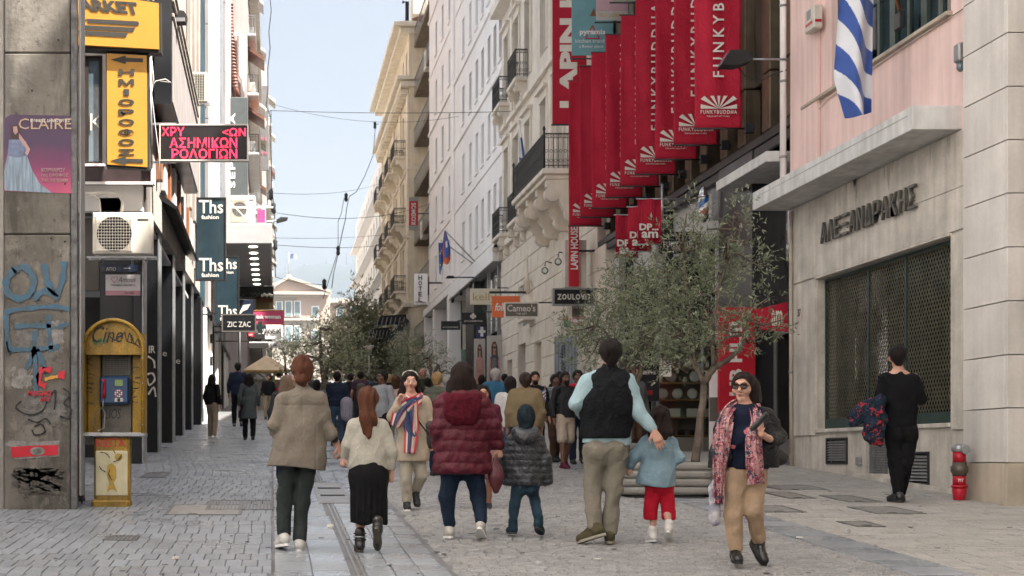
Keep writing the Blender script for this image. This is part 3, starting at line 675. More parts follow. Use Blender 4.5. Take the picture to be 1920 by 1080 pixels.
# ---- bronze clad building carrying the red banners
XR_=9.0
t=thing('bronze_building','shop building clad in brown bronze panels behind the red banners','building',(11,32,gz(32)))
body(t,XR_+.35,16,24.62,39.2,7.45,25,M_bronze2,'wall')
y=24.7;i=0
while y<39.0:
 w_=[.42,.62,.42,.9][i%4]
 mm=M_bronze if i%2==0 else M_bronze2
 for(za,zb)in((7.5,8.55),(8.57,11.6),(11.62,14.3),(14.32,17.0)):
  if i%2==0:MB().cbox(XR_+.02,XR_+.34,y,y+w_,za,zb,.02).build('cladding_panel',mm,t)
  elif za>8:MB().cbox(XR_+.2,XR_+.34,y,y+w_-.02,za,zb,.01).build('cladding_panel',mm,t)
 y+=w_+.02;i+=1
MB().cbox(XR_-.02,XR_+.36,24.62,39.2,7.3,7.46,.01).build('fascia_beam',M_iron,t)
MB().cbox(XR_+.01,XR_+.1,24.7,39.1,7.12,7.29,.01).build('cable_tray',M_iron,t)
# ground floor: recess, columns, glass shop fronts
body(t,XR_+3.0,12.3,24.5,39.2,gz(24)-.3,7.2,mat('shop_back_wall',(.22,.20,.17),.8,.15,1),'shop_back')
MB().box(XR_+.4,XR_+3.0,24.45,39.2,7.0,7.1).build('shop_ceiling',M_lgrey,t)
MB().box(XR_+.1,XR_+3.0,24.4,24.45,gz(24),7.2).build('party_wall',M_lgrey,t)
for(ya,yb,m_)in((26.6,28.6,M_black),(32.6,33.3,M_black),(36.2,36.8,M_black),(38.3,39.2,M_cream)):
 MB().cbox(XR_-.02,XR_+.5,ya,yb,gz(ya)-.2,7.29,.01).build('column',m_,t)
MB().box(XR_+.2,XR_+.5,28.6,38.3,6.1,7.28).build('upper_panel',M_lgrey,t)
MB().box(XR_+.3,XR_+.5,24.46,26.6,3.9,7.28).build('upper_glass_panel',M_glassg,t)
for(ya,yb,z1)in((24.46,26.6,3.88),(28.62,32.58,6.08),(33.32,36.18,6.08)):
 f=MB();f.box(XR_+.38,XR_+.44,ya,ya+.06,gz(ya)+.1,z1);f.box(XR_+.38,XR_+.44,yb-.06,yb,gz(ya)+.1,z1);f.box(XR_+.38,XR_+.44,ya+.06,yb-.06,z1-.08,z1);f.box(XR_+.38,XR_+.44,ya+.06,yb-.06,gz(yb)-.1,gz(yb)+.35)
 f.box(XR_+.385,XR_+.435,(ya+yb)/2-.03,(ya+yb)/2+.03,gz(yb)+.35,z1-.08)
 fr=f.build('shop_front',M_grey if ya<25 else M_black,t);MB().box(XR_+.405,XR_+.415,ya+.06,yb-.06,gz(yb)+.35,z1-.08).build('pane',M_glass,fr)
MB().cbox(8.55,XR_+.3,24.6,27.4,PZ(305,24.7),PZ(285,24.7),.01).build('small_canopy',M_canopy,t)
MB().box(XR_-.4,XR_+.3,33.4,36.1,3.0,3.06).build('thin_canopy',M_iron,t)
# projecting display window: shelves with plates and cups behind glass
Yd=29.0;shelf=thing('display_window','glazed shop display with shelves of plates, cups and pans behind the red trousered girl','display',(PX(1290,Yd),Yd,gz(Yd)));dx0,dx1=PX(1236,Yd),PX(1346,Yd)
lamp=mat('brass_shelf_strip',(.42,.27,.10),.4,.1,3);zt_=PZ(650,Yd);zb_=gz(Yd)-.1
MB().box(dx0,dx1,Yd+.55,Yd+.6,zb_,zt_).build('back_panel',mat('shelf_back',(.20,.20,.16),.7,.2,2),shelf);MB().cbox(dx0,dx1,Yd,Yd+.55,zb_,PZ(820,Yd),.01).build('base',M_taupe,shelf)
fr=MB()
for x_ in(dx0-.05,(dx0+dx1)/2+.25,dx1):fr.box(x_,x_+.05,Yd-.02,Yd+.03,zb_,zt_)
fr.build('frame',M_grey,shelf);MB().box(dx0,dx1,Yd,Yd+.006,PZ(820,Yd)+.01,zt_).build('pane',M_glass,shelf);MB().box(dx0-.05,dx1+.05,Yd-.02,Yd+.6,zt_,zt_+.1).build('lintel',M_black2,shelf);MB().box(dx1+.05,9.3,Yd+.3,Yd+.35,zb_,6.0).build('side_wall',M_lgrey,shelf)
for k,py in enumerate((818,784,751,719,690)):
 z=PZ(py,Yd);bd=MB().cbox(dx0+.01,dx1-.01,Yd+.1,Yd+.5,z,z+.03,.004).build('shelf_board',M_wood,shelf);MB().box(dx0+.02,dx1-.02,Yd+.092,Yd+.0995,z+.004,z+.026).build('shelf_edge',lamp,bd)
 rr=random.Random(k+5);x_=dx0+.12
 while x_<dx1-.08:
  w_=rr.uniform(.09,.16);c=(x_,Yd+.28,z+.031)
  if k in(2,3)and rr.random()<.5:w_=.24;MB().lathe((x_+.05,Yd+.34,z+.03+w_*.52),[(.02,-.012),(w_*.35,.0),(w_*.5,.014)],18,axis='y').build('plate',M_white,shelf)
  elif k==0:MB().lathe(c,[(w_*.5,0),(w_*.6,.05),(w_*.6,.1),(w_*.55,.1)],12).build('pan',M_steel if rr.random()<.4 else M_black2,shelf)
  elif k==1 and rr.random()<.5:MB().cbox(x_-.1,x_+.14,Yd+.15,Yd+.16,z+.032,z+.2,.002).build('price_card',M_letter,shelf);w_=.3
  else:MB().lathe(c,[(w_*.3,0),(w_*.45,w_*.4),(w_*.3,w_*.85),(w_*.32,w_*1.1)],12).build('cup',M_cream2 if rr.random()<.7 else M_grey,shelf)
  x_+=w_+.07
# signs in and on the shop front
s=thing('poster_board','black menu style board with white lettering behind the olive branches','sign',(7.6,28.9,gz(29)+1));Yq=28.9
MB().cbox(PX(1192,Yq),PX(1236,Yq),Yq,Yq+.08,PZ(752,Yq),PZ(684,Yq),.006).build('board',M_black,s);ftext('ΖΑΘΕΙΡΗΣ',M_letter,s,1196,702,1230,695,Yq-.006,off=.01);ftext('ROZE',M_red2,s,1212,740,1224,732,Yq-.006,off=.02)
s=thing('paper_notice','white paper notice hanging above the shelves','notice',(PX(1246,30),30,3));Yq=28.9
MB().cbox(PX(1237,Yq),PX(1259,Yq),Yq,Yq+.01,PZ(706,Yq),PZ(676,Yq),.002).build('sheet',M_letter,s);ftext('LISSE',M_char,s,1240,694,1256,688,Yq-.006)
s=thing('red_shop_sign','tall red shop panel with white letters behind the olive tree and the scarf woman','sign',(PX(1382,27.2),26.5,gz(26.5)));Yq=26.4
MB().cbox(PX(1348,Yq),PX(1417,Yq),Yq,Yq+.09,gz(26)-.1,PZ(576,Yq),.01).build('board',M_red2,s)
vtext('HB HUB',M_letter,s,1368,742,1392,600,Yq-.006,off=.03)
s=thing('roll_up_banner','pale roll up banner standing left of the red shop panel','banner',(PX(1339,26.8),26.8,gz(27)));Yq=26.8
MB().cbox(PX(1330,Yq),PX(1347,Yq),Yq,Yq+.02,gz(27)+.05,PZ(692,Yq),.003).build('sheet',M_white,s);MB().box(PX(1330,Yq),PX(1347,Yq),Yq-.004,Yq-.001,PZ(790,Yq),PZ(745,Yq)).build('print',M_taupe,s);MB().cbox(PX(1329,Yq),PX(1348,Yq),Yq-.05,Yq+.07,gz(27),gz(27)+.05,.01).build('foot',M_grey,s)
s=thing('clothes_rail','white clothes rail just inside the grey shop front next to the marble shop','rail',(XR_+.9,25.5,gz(25.5)));mb=MB();yy=24.9
for k in range(9):mb.bar((XR_+.75,yy+.17*k,gz(25)+.1),(XR_+.75,yy+.17*k,gz(25)+1.9),.018)
for zz in(.2,.9,1.4,1.9):mb.bar((XR_+.75,yy,gz(25)+zz),(XR_+.75,yy+1.4,gz(25)+zz),.02)
mb.build('frame',M_whitel,s)
s=thing('red_window_banner','dark red banner with am lettering beside the corner of the marble shop','banner',(PX(1457,25.2),25.2,3.9));Yq=24.9
mb=MB();mb.prism([P(1417,580,Yq),P(1477,566,Yq),P(1478,622,Yq),P(1425,618,Yq)],(0,0,0),(0,.02,0));mb.build('cloth',M_red,s);ftext('am',M_letter,s,1447,611,1467,582,Yq-.006,off=.02)
# ---- the nine long banners
LBL=['farthest of the nine long red banners, directly above the vertical shop sign of white letters','second long red banner from the far end of the row','third long red banner from the far end of the row',
       'fourth long red banner from the far end of the row','middle one of the nine long red banners','fourth long red banner counting from the floodlight','third long red banner counting from the floodlight',
       'second long red banner counting from the floodlight','nearest long red banner with fully readable white letters, beside the floodlight']
lefts=[1067,1088,1110,1136,1163,1192,1228,1263,1303]
def sunburst(parent,m,x0,x1,z0,z1,Y):
 cx=(x0+x1)/2;w_=(x1-x0)/2;h_=z1-z0;n=7;
 mb=MB()
 def edge(a):
  dx,dz=math.cos(a),math.sin(a)
  k=min(w_/abs(dx)if abs(dx)>1e-6 else 9,h_/dz if dz>1e-6 else 9);return(cx+dx*k,Y,z0+dz*k)
 A=[PI*i/13 for i in range(14)]
 for i in range(0,13,2):
  a,b=A[i],A[i+1]
  if i==0:a=.001
  c=(cx,Y,z0);mb.face([c,edge(a+1e-4),edge(b)])
 return mb.build('sunburst_logo',m,parent)
for i,lx in enumerate(lefts):
 Y=F*7.93/(lx-VX);z0,z1=7.7,11.58+.02*math.sin(i*2);xa,xb=7.93,8.80
 t=thing('long_banner',LBL[i],'banner',(8.37,Y,z0),'long red banners in a row along the facade')
 nx,nz=22,40;V=[];Fc=[];rr=random.Random(i*3+1);ph,am=rr.uniform(0,6),rr.uniform(.012,.03)
 for j in range(nz+1):
  v=j/nz
  for k in range(nx+1):
   u=k/nx;yy=am*math.sin(u*7+ph)*math.sin(PI*v)*1.2+.012*math.sin(u*13+ph*2+v*5)*math.sin(PI*v)+.01*math.sin(v*20+ph+u*9)*math.sin(PI*v)
   V.append((xa+(xb-xa)*u-8.37,yy,(z1-z0)*v))
 for j in range(nz):
  for k in range(nx):a=j*(nx+1)+k;Fc.append((a,a+1,a+nx+2,a+nx+1))
 me=bpy.data.meshes.new('cloth');me.from_pydata(V,[],Fc);me.materials.append(M_red);me.polygons.foreach_set('use_smooth',[True]*len(Fc));me.update()
 o=obj('cloth',me,t,None);o.rotation_euler=(R(rr.uniform(-.5,.5)),R(rr.uniform(-.35,.35)),R(rr.uniform(-1,1)));md=o.modifiers.new('thickness','SOLIDIFY');md.thickness=.004
 for z in(z0,z1):MB().tube([(xa-.02,Y,z),(9.05,Y,z)],.018,8).build('pole',M_iron,t);MB().cbox(8.86,9.03,Y-.06,Y+.06,z-.09,z+.09,.01).build('bracket',M_iron,t)
 yl=Y-.06
 lm=M_letter
 # lettering read from bottom to top on the street side
 text('FUNKYBUDDHA',lm,t,(8.46,yl,z0+.95),(0,0,1),(-1,0,0),2.75,.21,off=.012,spacing=1.5,ext=.002)
 sunburst(t,lm,8.02,8.70,z0+.36,z0+.60,yl)
 text('FUNKYBUDDHA',lm,t,(8.02,yl,z0+.26),XR,UP,.68,.075,off=.012,ext=.002,spacing=1.3);text('THE RIGHT BROTHERS',M_letter,t,(8.13,yl,z0+.205),XR,UP,.44,.025,ext=.002,res=1)
# ---- pale blue and pink banners hung above the red row
M_teals=mat('pale_teal_banner',(.16,.36,.40),.6,.08,2,.1,bscale=3);M_pinks=mat('pale_pink_banner',(.50,.33,.38),.6,.08,2)
t=thing('teal_banner','pale teal banner with a red triangle logo above the red banners','banner',(8.4,37.5,12.1));Y=37.5
mb=MB();mb.cbox(PX(1072,Y),PX(1150,Y),Y,Y+.02,PZ(104,Y),17,.005);mb.build('cloth',M_teals,t)
MB().tube([(PX(1069,Y),Y,PZ(110,Y)),(9.1,Y,PZ(110,Y))],.02,8).build('pole',M_iron,t)
ftext('pyramis',M_whitel,t,1087,67,1135,55,Y-.006,off=.03);a,b,c=P(1098,72,Y-.004),P(1124,72,Y-.004),P(1111,48,Y-.004)
mb=MB();[mb.bar(p,q,.03,.004,up=(0,1,0))for p,q in((a,b),(b,c),(c,a))];mb.build('triangle_logo',M_red2,t)
ftext('kitchen trend',M_whitel,t,1079,80,1133,73,Y-.006);ftext('a Better place',M_whitel,t,1086,91,1131,84,Y-.006)
mb=MB();mb.prism([P(1106,30,Y-.008),P(1118,30,Y-.008),P(1114,14,Y-.008)],(0,0,0),(0,.004,0));mb.build('cone_print',M_wood,t);mb=MB();mb.prism([P(1134,30,Y-.008),P(1148,30,Y-.008),P(1142,12,Y-.008)],(0,0,0),(0,.004,0));mb.build('cone_print',M_wood,t)
t=thing('pink_banner','pink and grey banner with small gold lettering above the red banners','banner',(8.5,35.2,12.5));Y=35.2
MB().cbox(PX(1118,Y),PX(1178,Y),Y,Y+.02,PZ(20,Y),17,.005).build('cloth',M_pinks,t);MB().cbox(PX(1118,Y),PX(1178,Y),Y-.001,Y+.019,PZ(38,Y),PZ(20.4,Y),.004).build('lower_band',M_lgrey,t)
MB().tube([(PX(1115,Y),Y,PZ(42,Y)),(9.1,Y,PZ(42,Y))],.02,8).build('pole',M_iron,t);ftext('Νο1 μαγειρ',mat('gold_letter',(.5,.35,.08),.5,.1,4),t,1123,34,1170,22,Y-.006)
t=thing('green_banner','pale green banner on a black pole at the top, left of the red row','banner',(8.8,33.8,13));Y=33.8
MB().cbox(PX(1150,Y),PX(1195,Y),Y,Y+.02,PZ(2,Y),17,.005).build('cloth',mat('pale_green_banner',(.28,.40,.28),.6,.08,2),t);MB().tube([(PX(1143,Y),Y,PZ(5,Y)),(9.1,Y,PZ(5,Y))],.02,8).build('pole',M_iron,t)
# ---- three small red banners
for k,(px0,px1,p0,p1,l)in enumerate(((1196,1240,373,458,'front one of the three short red banners with DP lettering, fully visible'),(1178,1222,388,471,'middle one of the three short red banners with DP lettering'),(1154,1197,403,483,'farthest one of the three short red banners with DP lettering'))):
 Y=(30.0,30.8,31.9)[k];t=thing('short_banner',l,'banner',(PX(px0,Y),Y,PZ(p1,Y)),'short red banners')
 mb=MB();n=14;za,zb=PZ(p1,Y),PZ(p0,Y);V=[]
 for i in range(n):
  u0,u1=i/n,(i+1)/n;f0,f1=(.02*math.sin(u*9+k*2)for u in(u0,u1));xa,xb=PX(px0,Y),PX(px1,Y)
  mb.face([(xa+(xb-xa)*u0,Y+f0*.5,za),(xa+(xb-xa)*u1,Y+f1*.5,za),(xa+(xb-xa)*u1,Y+f1,zb),(xa+(xb-xa)*u0,Y+f0,zb)],sm=True)
 o=mb.build('cloth',M_red,t);md=o.modifiers.new('thickness','SOLIDIFY');md.thickness=.004
 MB().tube([(PX(px0-3,Y),Y,zb),(9.0,Y,zb)],.014,8).build('pole',M_steel,t);MB().tube([(PX(px0-3,Y),Y,za),(PX(px1+1,Y),Y,za)],.012,8).build('lower_rod',M_steel,t)
 ftext('DP...',M_letter,t,px0+3,p0+59,px0+39,p0+46,Y-.035,off=.04);ftext('am',M_letter,t,px0+7,p0+73,px0+38,p0+61,Y-.035,off=.03)
# ---- barber pole
t=thing('barber_pole','barber pole with blue and red spiral stripes behind the olive tree','pole',(8.65,28.5,6.3));Y=28.5;cx=PX(1319.5,Y);rr=.098;z0,z1=PZ(402,Y),PZ(371,Y)
mb=MB();n=24;hN=20
for j in range(hN):
 for i in range(n):
  a,b=2*PI*i/n,2*PI*(i+1)/n;za,zb=z0+(z1-z0)*j/hN,z0+(z1-z0)*(j+1)/hN
  s_=((i+.5)/n*1.0-(j+.5)/hN*.75)%.5;mi=0 if s_>.3 else(1 if(((i+.5)/n-(j+.5)/hN*.75)%1)<.5 else 2)
  if s_>.3:mi=0
  mb.face([(cx+rr*math.cos(a),Y+rr*math.sin(a),za),(cx+rr*math.cos(b),Y+rr*math.sin(b),za),(cx+rr*math.cos(b),Y+rr*math.sin(b),zb),(cx+rr*math.cos(a),Y+rr*math.sin(a),zb)],mi,True)
mb.build('striped_cylinder',[M_whitel,mat('stripe_blue',(.02,.12,.42),.3,.05,3),mat('stripe_red',(.5,.02,.04),.3,.05,3)],t)
MB().lathe((cx,Y,z1),[(rr*1.1,0),(rr*1.15,.04),(rr*.95,.06),(rr*.9,.12),(rr*.5,.2),(.02,.23)],20).build('top_cap',M_chrome,t);MB().lathe((cx,Y,z0),[(.03,-.16),(rr*.7,-.12),(rr*1.12,-.04),(rr*1.1,0)],20).build('bottom_cap',M_chrome,t)
MB().cbox(cx+.16,cx+.3,Y-.03,Y+.05,z0-.12,z1+.18,.01).build('mount_plate',M_steel,t);MB().bar((cx,Y,z1+.1),(cx+.25,Y,z1+.1),.03).build('arm',M_steel,t);MB().bar((cx,Y,z0-.08),(cx+.5,Y,z0-.08),.03).build('arm',M_steel,t)
# ---- signs on brackets
def board(name,label,px0,py0,px1,py1,Y,m,th=.08,cat='sign',arm=None,frame=None):
 t=thing(name,label,cat,(PX((px0+px1)/2,Y),Y,PZ(max(py0,py1),Y)))
 MB().cbox(PX(px0,Y),PX(px1,Y),Y,Y+th,PZ(max(py0,py1),Y),PZ(min(py0,py1),Y),.008).build('board',m,t)
 if arm=='r':MB().bar((PX(px1,Y)-.1,Y+th/2,PZ(py0,Y)+.03),(XR_,Y+th/2,PZ(py0,Y)+.03),.04).build('arm',M_iron,t)
 if arm=='l':MB().bar((PX(px0,Y)+.1,Y+th/2,PZ(py0,Y)+.03),(-2.3,Y+th/2,PZ(py0,Y)+.03),.04).build('arm',M_iron,t)
 if frame:
  x0,x1,z0,z1=PX(px0,Y),PX(px1,Y),PZ(max(py0,py1),Y),PZ(min(py0,py1),Y);f=MB();g=.04
  f.box(x0-g,x0,Y-.01,Y+th,z0-g,z1+g);f.box(x1,x1+g,Y-.01,Y+th,z0-g,z1+g);f.box(x0,x1,Y-.01,Y+th,z0-g,z0);f.box(x0,x1,Y-.01,Y+th,z1,z1+g);f.build('frame',frame,t)
 return t
t=board('black_sign','black projecting sign reading FUNKYBUDDHA partly hidden by olive twigs',1240,438,1332,472,30.5,M_black,frame=M_iron);ftext('FUNKYBUDDHA',M_letter,t,1244,464,1328,453,30.49,off=.02,spacing=1.3);ftext('THE RIGHT BROTHERS',M_letter,t,1260,471,1315,467,30.49)
MB().tube([(PX(1243,30.5),30.55,PZ(437,30.5)),(PX(1243,30.5),30.55,7.4)],.03,8).build('post',M_steel,t)
t=board('upright_red_sign','narrow rigid red sign with LAPIN HOUSE read upwards beneath the banners',1067,420,1086,537,39.5,M_red2,arm=None);vtext('LAPIN HOUSE',M_whitel,t,1070,505,1084,425,39.49,off=.03)
MB().cbox(PX(1056,40),PX(1096,40),39.75,40.1,PZ(540,40),PZ(452,40),.01).build('backing_panel',M_marb,t);MB().bar((PX(1075,39.5),39.55,PZ(470,39.5)),(9.0,39.55,PZ(470,39.5)),.05).build('arm',M_iron,t)
t=thing('house_banner','big red banner with large white letters LAPIN HOUSE behind the row','banner',(8.3,40.6,11));Y=40.6
MB().cbox(PX(1036,Y),PX(1100,Y),Y,Y+.03,PZ(232,Y),17.5,.006).build('cloth',M_red,t);vtext('LAPIN HOUSE',M_letter,t,1049,202,1083,-190,Y-.006,off=.05);MB().tube([(PX(1034,Y),Y,PZ(234,Y)),(9.2,Y,PZ(234,Y))],.025,8).build('pole',M_iron,t)
t=board('shop_sign','black sign reading ZOULOVIT with round white letters',1040,543,1112,570,38.5,M_black,th=.2,arm='r',frame=M_grey);ftext('ZOULOVIT',M_letter,t,1045,562,1108,551,38.49,off=.035,spacing=1.25)
t=board('kelly_sign','cream sign with thin gold letters kelly behind the orange sign',882,541,937,571,54,mat('ivory_sign',(.62,.58,.47),.6,.05,2),arm='r');ftext('kelly',mat('dull_gold',(.45,.33,.10),.5,.1,4),t,887,568,930,549,53.99)
t=board('orange_sign','orange sign with white script letters hanging from a black rod',923,555,975,595,47,M_orange);ftext('folli',M_whitel,t,928,583,949,568,46.98,shear=.3,off=.02);MB().bar((PX(918,47),47.03,PZ(548,47)),(PX(986,47),47.03,PZ(548,47)),.07).build('rod',M_iron,t)
for px in(930,967):MB().bar((PX(px,47),47.03,PZ(556,47)),(PX(px,47),47.03,PZ(548,47)),.015).build('hanger',M_iron,t)
t=board('taupe_sign','grey brown sign reading Cameo\'s in white serif letters',948,569,1008,593,44,M_taupe,arm='r',frame=M_letter);ftext("Cameo's",M_letter,t,951,584,1004,571,43.98,off=.01);ftext('THE GIFT',M_letter,t,968,590,988,586.5,43.98)
t=board('black_shop_sign','black sign with white clover emblem and letters above the model posters',866,586,910,608,56.5,M_black,arm='r');ftext('JOLIESMOKE',M_letter,t,870,604,905,600.5,56.48,off=.01)
mb=MB()
for dx,dz in((-3,0),(3,0),(0,3),(0,-2.5)):mb.lathe((PX(887+dx,56.48),56.48,PZ(593-dz,56.48)),[(.06,-.01),(.06,.0)],10,axis='y')
mb.build('clover_emblem',M_letter,t)
t=board('cross_sign','dark blue sign with a white cross below the clover sign',894,612,911,634,56.7,mat('navy_sign',(.03,.035,.13),.5,.05,2));MB().box(PX(897,56.7),PX(910,56.7),56.67,56.69,PZ(624,56.7),PZ(619,56.7)).build('cross_bar',M_whitel,t);MB().box(PX(900.5,56.7),PX(906,56.7),56.665,56.685,PZ(631,56.7),PZ(613,56.7)).build('cross_post',M_whitel,t)
t=board('dark_box_sign','dark box sign beside the white portico columns',828,602,863,618,62,M_black,th=.25,arm='r');ftext('ACCESSORIES',M_letter,t,830,615,859,612,61.98)
t=board('hotel_sign','white upright sign reading HOTEL downwards in black serif letters',777,513,802,571,75,M_white2,th=.25,arm=None)
for i,ch in enumerate('HOTEL'):ftext(ch,M_char,t,784.5,525+i*10.3,791.5,516.5+i*10.3,74.98,off=.02)
ftext('Pan Palace',M_char,t,779,568.5,799,564.5,74.98,shear=.2);MB().bar((PX(800,75),75.1,PZ(530,75)),(9.9,75.1,PZ(530,75)),.08).build('arm',M_iron,t)
t=board('hanging_red_sign','small red and teal upright sign with white letters on the brown balcony building',767,370,784,431,84,M_red2,th=.2)
for(a,b)in((369.5,377),(423,431.5)):MB().box(PX(766.5,84),PX(784.5,84),83.97,83.995,PZ(b,84),PZ(a,84)).build('end_band',M_shut,t)
vtext('KOSMOS',M_letter,t,771,421,780,380,83.98,off=.03);MB().bar((PX(784,84),84.1,PZ(400,84)),(9.9,84.1,PZ(400,84)),.06).build('arm',M_iron,t)
t=board('grey_pillar_sign','small grey and pink sign plate on the pillar behind the olive leaves',1073,569,1095,594,39,M_taupe,th=.05);ftext('HHS',M_letter,t,1075,579,1092,572,38.98,off=.02);MB().box(PX(1073,39),PX(1095,39),38.97,38.99,PZ(611,39),PZ(594.5,39)).build('pink_plate',mat('pink_plate',(.55,.2,.28),.5,.1,2),t)
mb=MB();mb.box(PX(1074,39),PX(1094,39),38.955,38.968,PZ(604.5,39),PZ(599,39));mb.build('white_band',M_whitel,t)
# ---- cream neoclassical building
t=thing('cream_stone_building','cream neoclassical stone building with the big balcony on scrolled brackets','building',(11,47,gz(47)))
Y0,Y1=39.22,55.6;XF=9.0
gops=[(42.2,44.2,gz(42)+.1,5.9),(47.3,48.6,gz(47)+.05,5.4),(50.3,51.9,gz(50),5.6),(53.1,54.3,gz(53),5.2),(49.6,51.8,6.2,7.7)]
zf=[(10.1,13.3),(14.9,17.6)]
uo=[]
for za,zb in zf:
 for yc in(41.6,44.3,47.0,49.9,52.2,54.4):uo.append((yc-.5,yc+.5,za,zb))
wall_m=M_cream
facade(t,XF,Y0,Y1,gz(39)-.3,22,gops+uo,wall_m,.3)
body(t,XF+1.8,16,Y0+.1,Y1-.05,gz(39)-.3,22,M_taupe,'core')
MB().box(XF,16,Y0-.02,Y0+.08,7.2,22).build('end_wall',wall_m,t)
blocks(t,XF,Y0,Y1,gz(39)+.1,9.5,1.35,.62,M_cream,ops=gops,proud=.035)
for(z,dz,o_)in((9.5,.25,.22),(14.1,.18,.16),(18.6,.4,.5)):MB().cbox(XF-o_,XF+.02,Y0,Y1,z,z+dz,.02).build('cornice',M_cream2,t)
for(a,b,c,d)in uo:
 m2=MB();m2.box(XF-.06,XF-.001,a-.16,a-.005,c,d);m2.box(XF-.06,XF-.001,b+.005,b+.16,c,d);m2.box(XF-.08,XF-.001,a-.2,b+.2,d+.005,d+.14);m2.box(XF-.2,XF-.001,a-.3,b+.3,d+.3,d+.4)
 m2.prism([(XF-.001,a-.2,d+.14),(XF-.001,b+.2,d+.14),(XF-.001,b+.2,d+.3),(XF-.001,a-.2,d+.3)],(0,0,0),(-.07,0,0));m2.build('window_surround',M_cream2,t)
 window(t,XF,a,b,c,d,'shutter' if random.random()<.5 else 'casement')
for(a,b,c,d)in gops[:4]:window(t,XF,a,b,c,d,'dark',inset=.28)
window(t,XF,*gops[4],'white',inset=.1)
for yc in(45.6,52.95):
 for za,zb in((9.78,14.0),(14.3,18.5)):MB().cbox(XF-.12,XF,yc-.22,yc+.22,za,zb,.02).build('pilaster',M_cream2,t)
# roller shutter and door of the ground floor
sh=MB().box(XF+.2,XF+.22,47.3,48.6,gz(48),5.4).build('roller_shutter',M_marb,t)
for k in range(14):MB().cbox(XF+.17,XF+.199,47.32,48.58,gz(48)+.05+.2*k,gz(48)+.22+.2*k,.01).build('shutter_slat',M_cream,sh)
# the big balcony
bz=9.75;X0=7.9;ya,yb=41.3,46.5
MB().cbox(X0-.06,XF,ya-.06,yb+.06,bz,bz+.16,.02).build('balcony_slab',M_cream2,t);MB().cbox(X0+.04,XF,ya+.04,yb-.04,bz-.14,bz,.02).build('slab_moulding',M_cream2,t)
mb=MB();zz=bz+.17;railing(mb,(X0,ya,zz),(X0,yb,zz),1.0,.13);railing(mb,(X0,ya,zz),(XF,ya,zz),1.0,.13);railing(mb,(X0,yb,zz),(XF,yb,zz),1.0,.13)
for y_ in(ya,yb):mb.lathe((X0,y_,zz),[(.03,0),(.03,1.1),(.05,1.13),(.02,1.22)],8)
mb.build('balcony_railing',M_iron,t)
MB().box(X0+.05,X0+.06,ya+.1,yb-.1,zz+.05,zz+.95).build('railing_screen',mat('grey_screen',(.20,.20,.19),.8,.1,3),t)
for yc in(41.55,43.1,44.7,46.2):corbel(t,XF,yc,bz-.14,1.0,1.35,.3,M_cream2)
# small iron balconies
def small_balcony(t,X,ya,yb,z,out,m1,m2=M_iron,corb=True,h=.95,nrm=None):
 o=MB().cbox(X-out,X,ya,yb,z-.16,z,.03).build('balcony_slab',m1,t);mb=MB();railing(mb,(X-out+.04,ya+.04,z),(X-out+.04,yb-.04,z),h,.11);railing(mb,(X-out+.04,ya+.04,z),(X,ya+.04,z),h,.11);railing(mb,(X-out+.04,yb-.04,z),(X,yb-.04,z),h,.11)
 mb.build('balcony_railing',m2,o)
 if corb:
  for q in(ya+.22,yb-.22):corbel(t,X,q,z-.16,out*.85,.75,.22,m1)
for(yc,z)in((51.0,14.95),(54.6,14.95),(51.0,10.0),(54.6,10.0)):small_balcony(t,XF,yc-.9,yc+.9,z,.45,M_cream2)
# stone ornament and string of bulbs
o=MB();X=XF-.03;yc=49.1;o.prism([(X,yc-.55,6.3),(X,yc+.55,6.3),(X,yc+.5,6.55),(X,yc,7.15),(X,yc-.5,6.55)],(0,0,0),(-.3,0,0));o.prism([(X,yc-.7,6.2),(X,yc+.7,6.2),(X,yc+.7,6.3),(X,yc-.7,6.3)],(0,0,0),(-.4,0,0));o.build('carved_pediment',M_cream2,t)
MB().lathe((XF-.2,49.1,7.2),[(.12,0),(.1,.3),(.15,.35),(.05,.6),(.03,1.2),(.01,1.5)],10).build('carved_finial',M_cream2,t)
for yc in(41.5,43.5,45.6):
 d=thing('bulb_lantern',{41.5:'small round wall bulb nearest the upright red sign',43.5:'middle of three small round bulbs on the cream stone wall',45.6:'farthest of three small round bulbs on the cream stone wall'}[yc],'lamp',(XF-.3,yc,7.6),'round wall bulbs');MB().tube([(XF-.03,yc,7.75),(XF-.22,yc,7.8),(XF-.25,yc,7.65)],.02,6).build('bracket',M_iron,d);MB().lathe((XF-.25,yc,7.5),[(.02,-.12),(.09,-.07),(.12,0),(.09,.07),(.03,.12)],12).build('globe',M_glass,d)
# pillar with striped shop panel in front of the near end
MB().cbox(XF-.1,XF+.5,39.25,42.1,gz(40)-.1,6.0,.02).build('pillar',M_marb,t)
MB().cbox(XF-.36,XF-.1,41.8,42.1,gz(40)-.1,6.2,.02).build('pillar',M_marb,t)
s=thing('striped_panel','pale blue striped shop panel with dark script lettering on the stone pillar','sign',(8.7,39.0,gz(39)));Y=39.1
for k in range(14):MB().cbox(PX(1040,Y)+.045*k,PX(1040,Y)+.045*(k+1)-.004,Y-.002*(k%2),Y+.04,gz(39)+.3,PZ(630,Y),.003).build('strip',mat('pale_blue_strip',(.32,.37,.41),.6,.08,3)if k%2 else mat('grey_blue_strip',(.22,.26,.30),.6,.08,3),s)
vtext('Lapin House',M_char,s,1050,702,1062,640,Y-.01,shear=.4,off=.005)
bh=thing('bird_house','small orange roofed lantern shaped ornament on the stone pillar','ornament',(PX(1064,38.8),38.8,PZ(612,38.8)));q=lambda a,b:P(a,b,38.8)
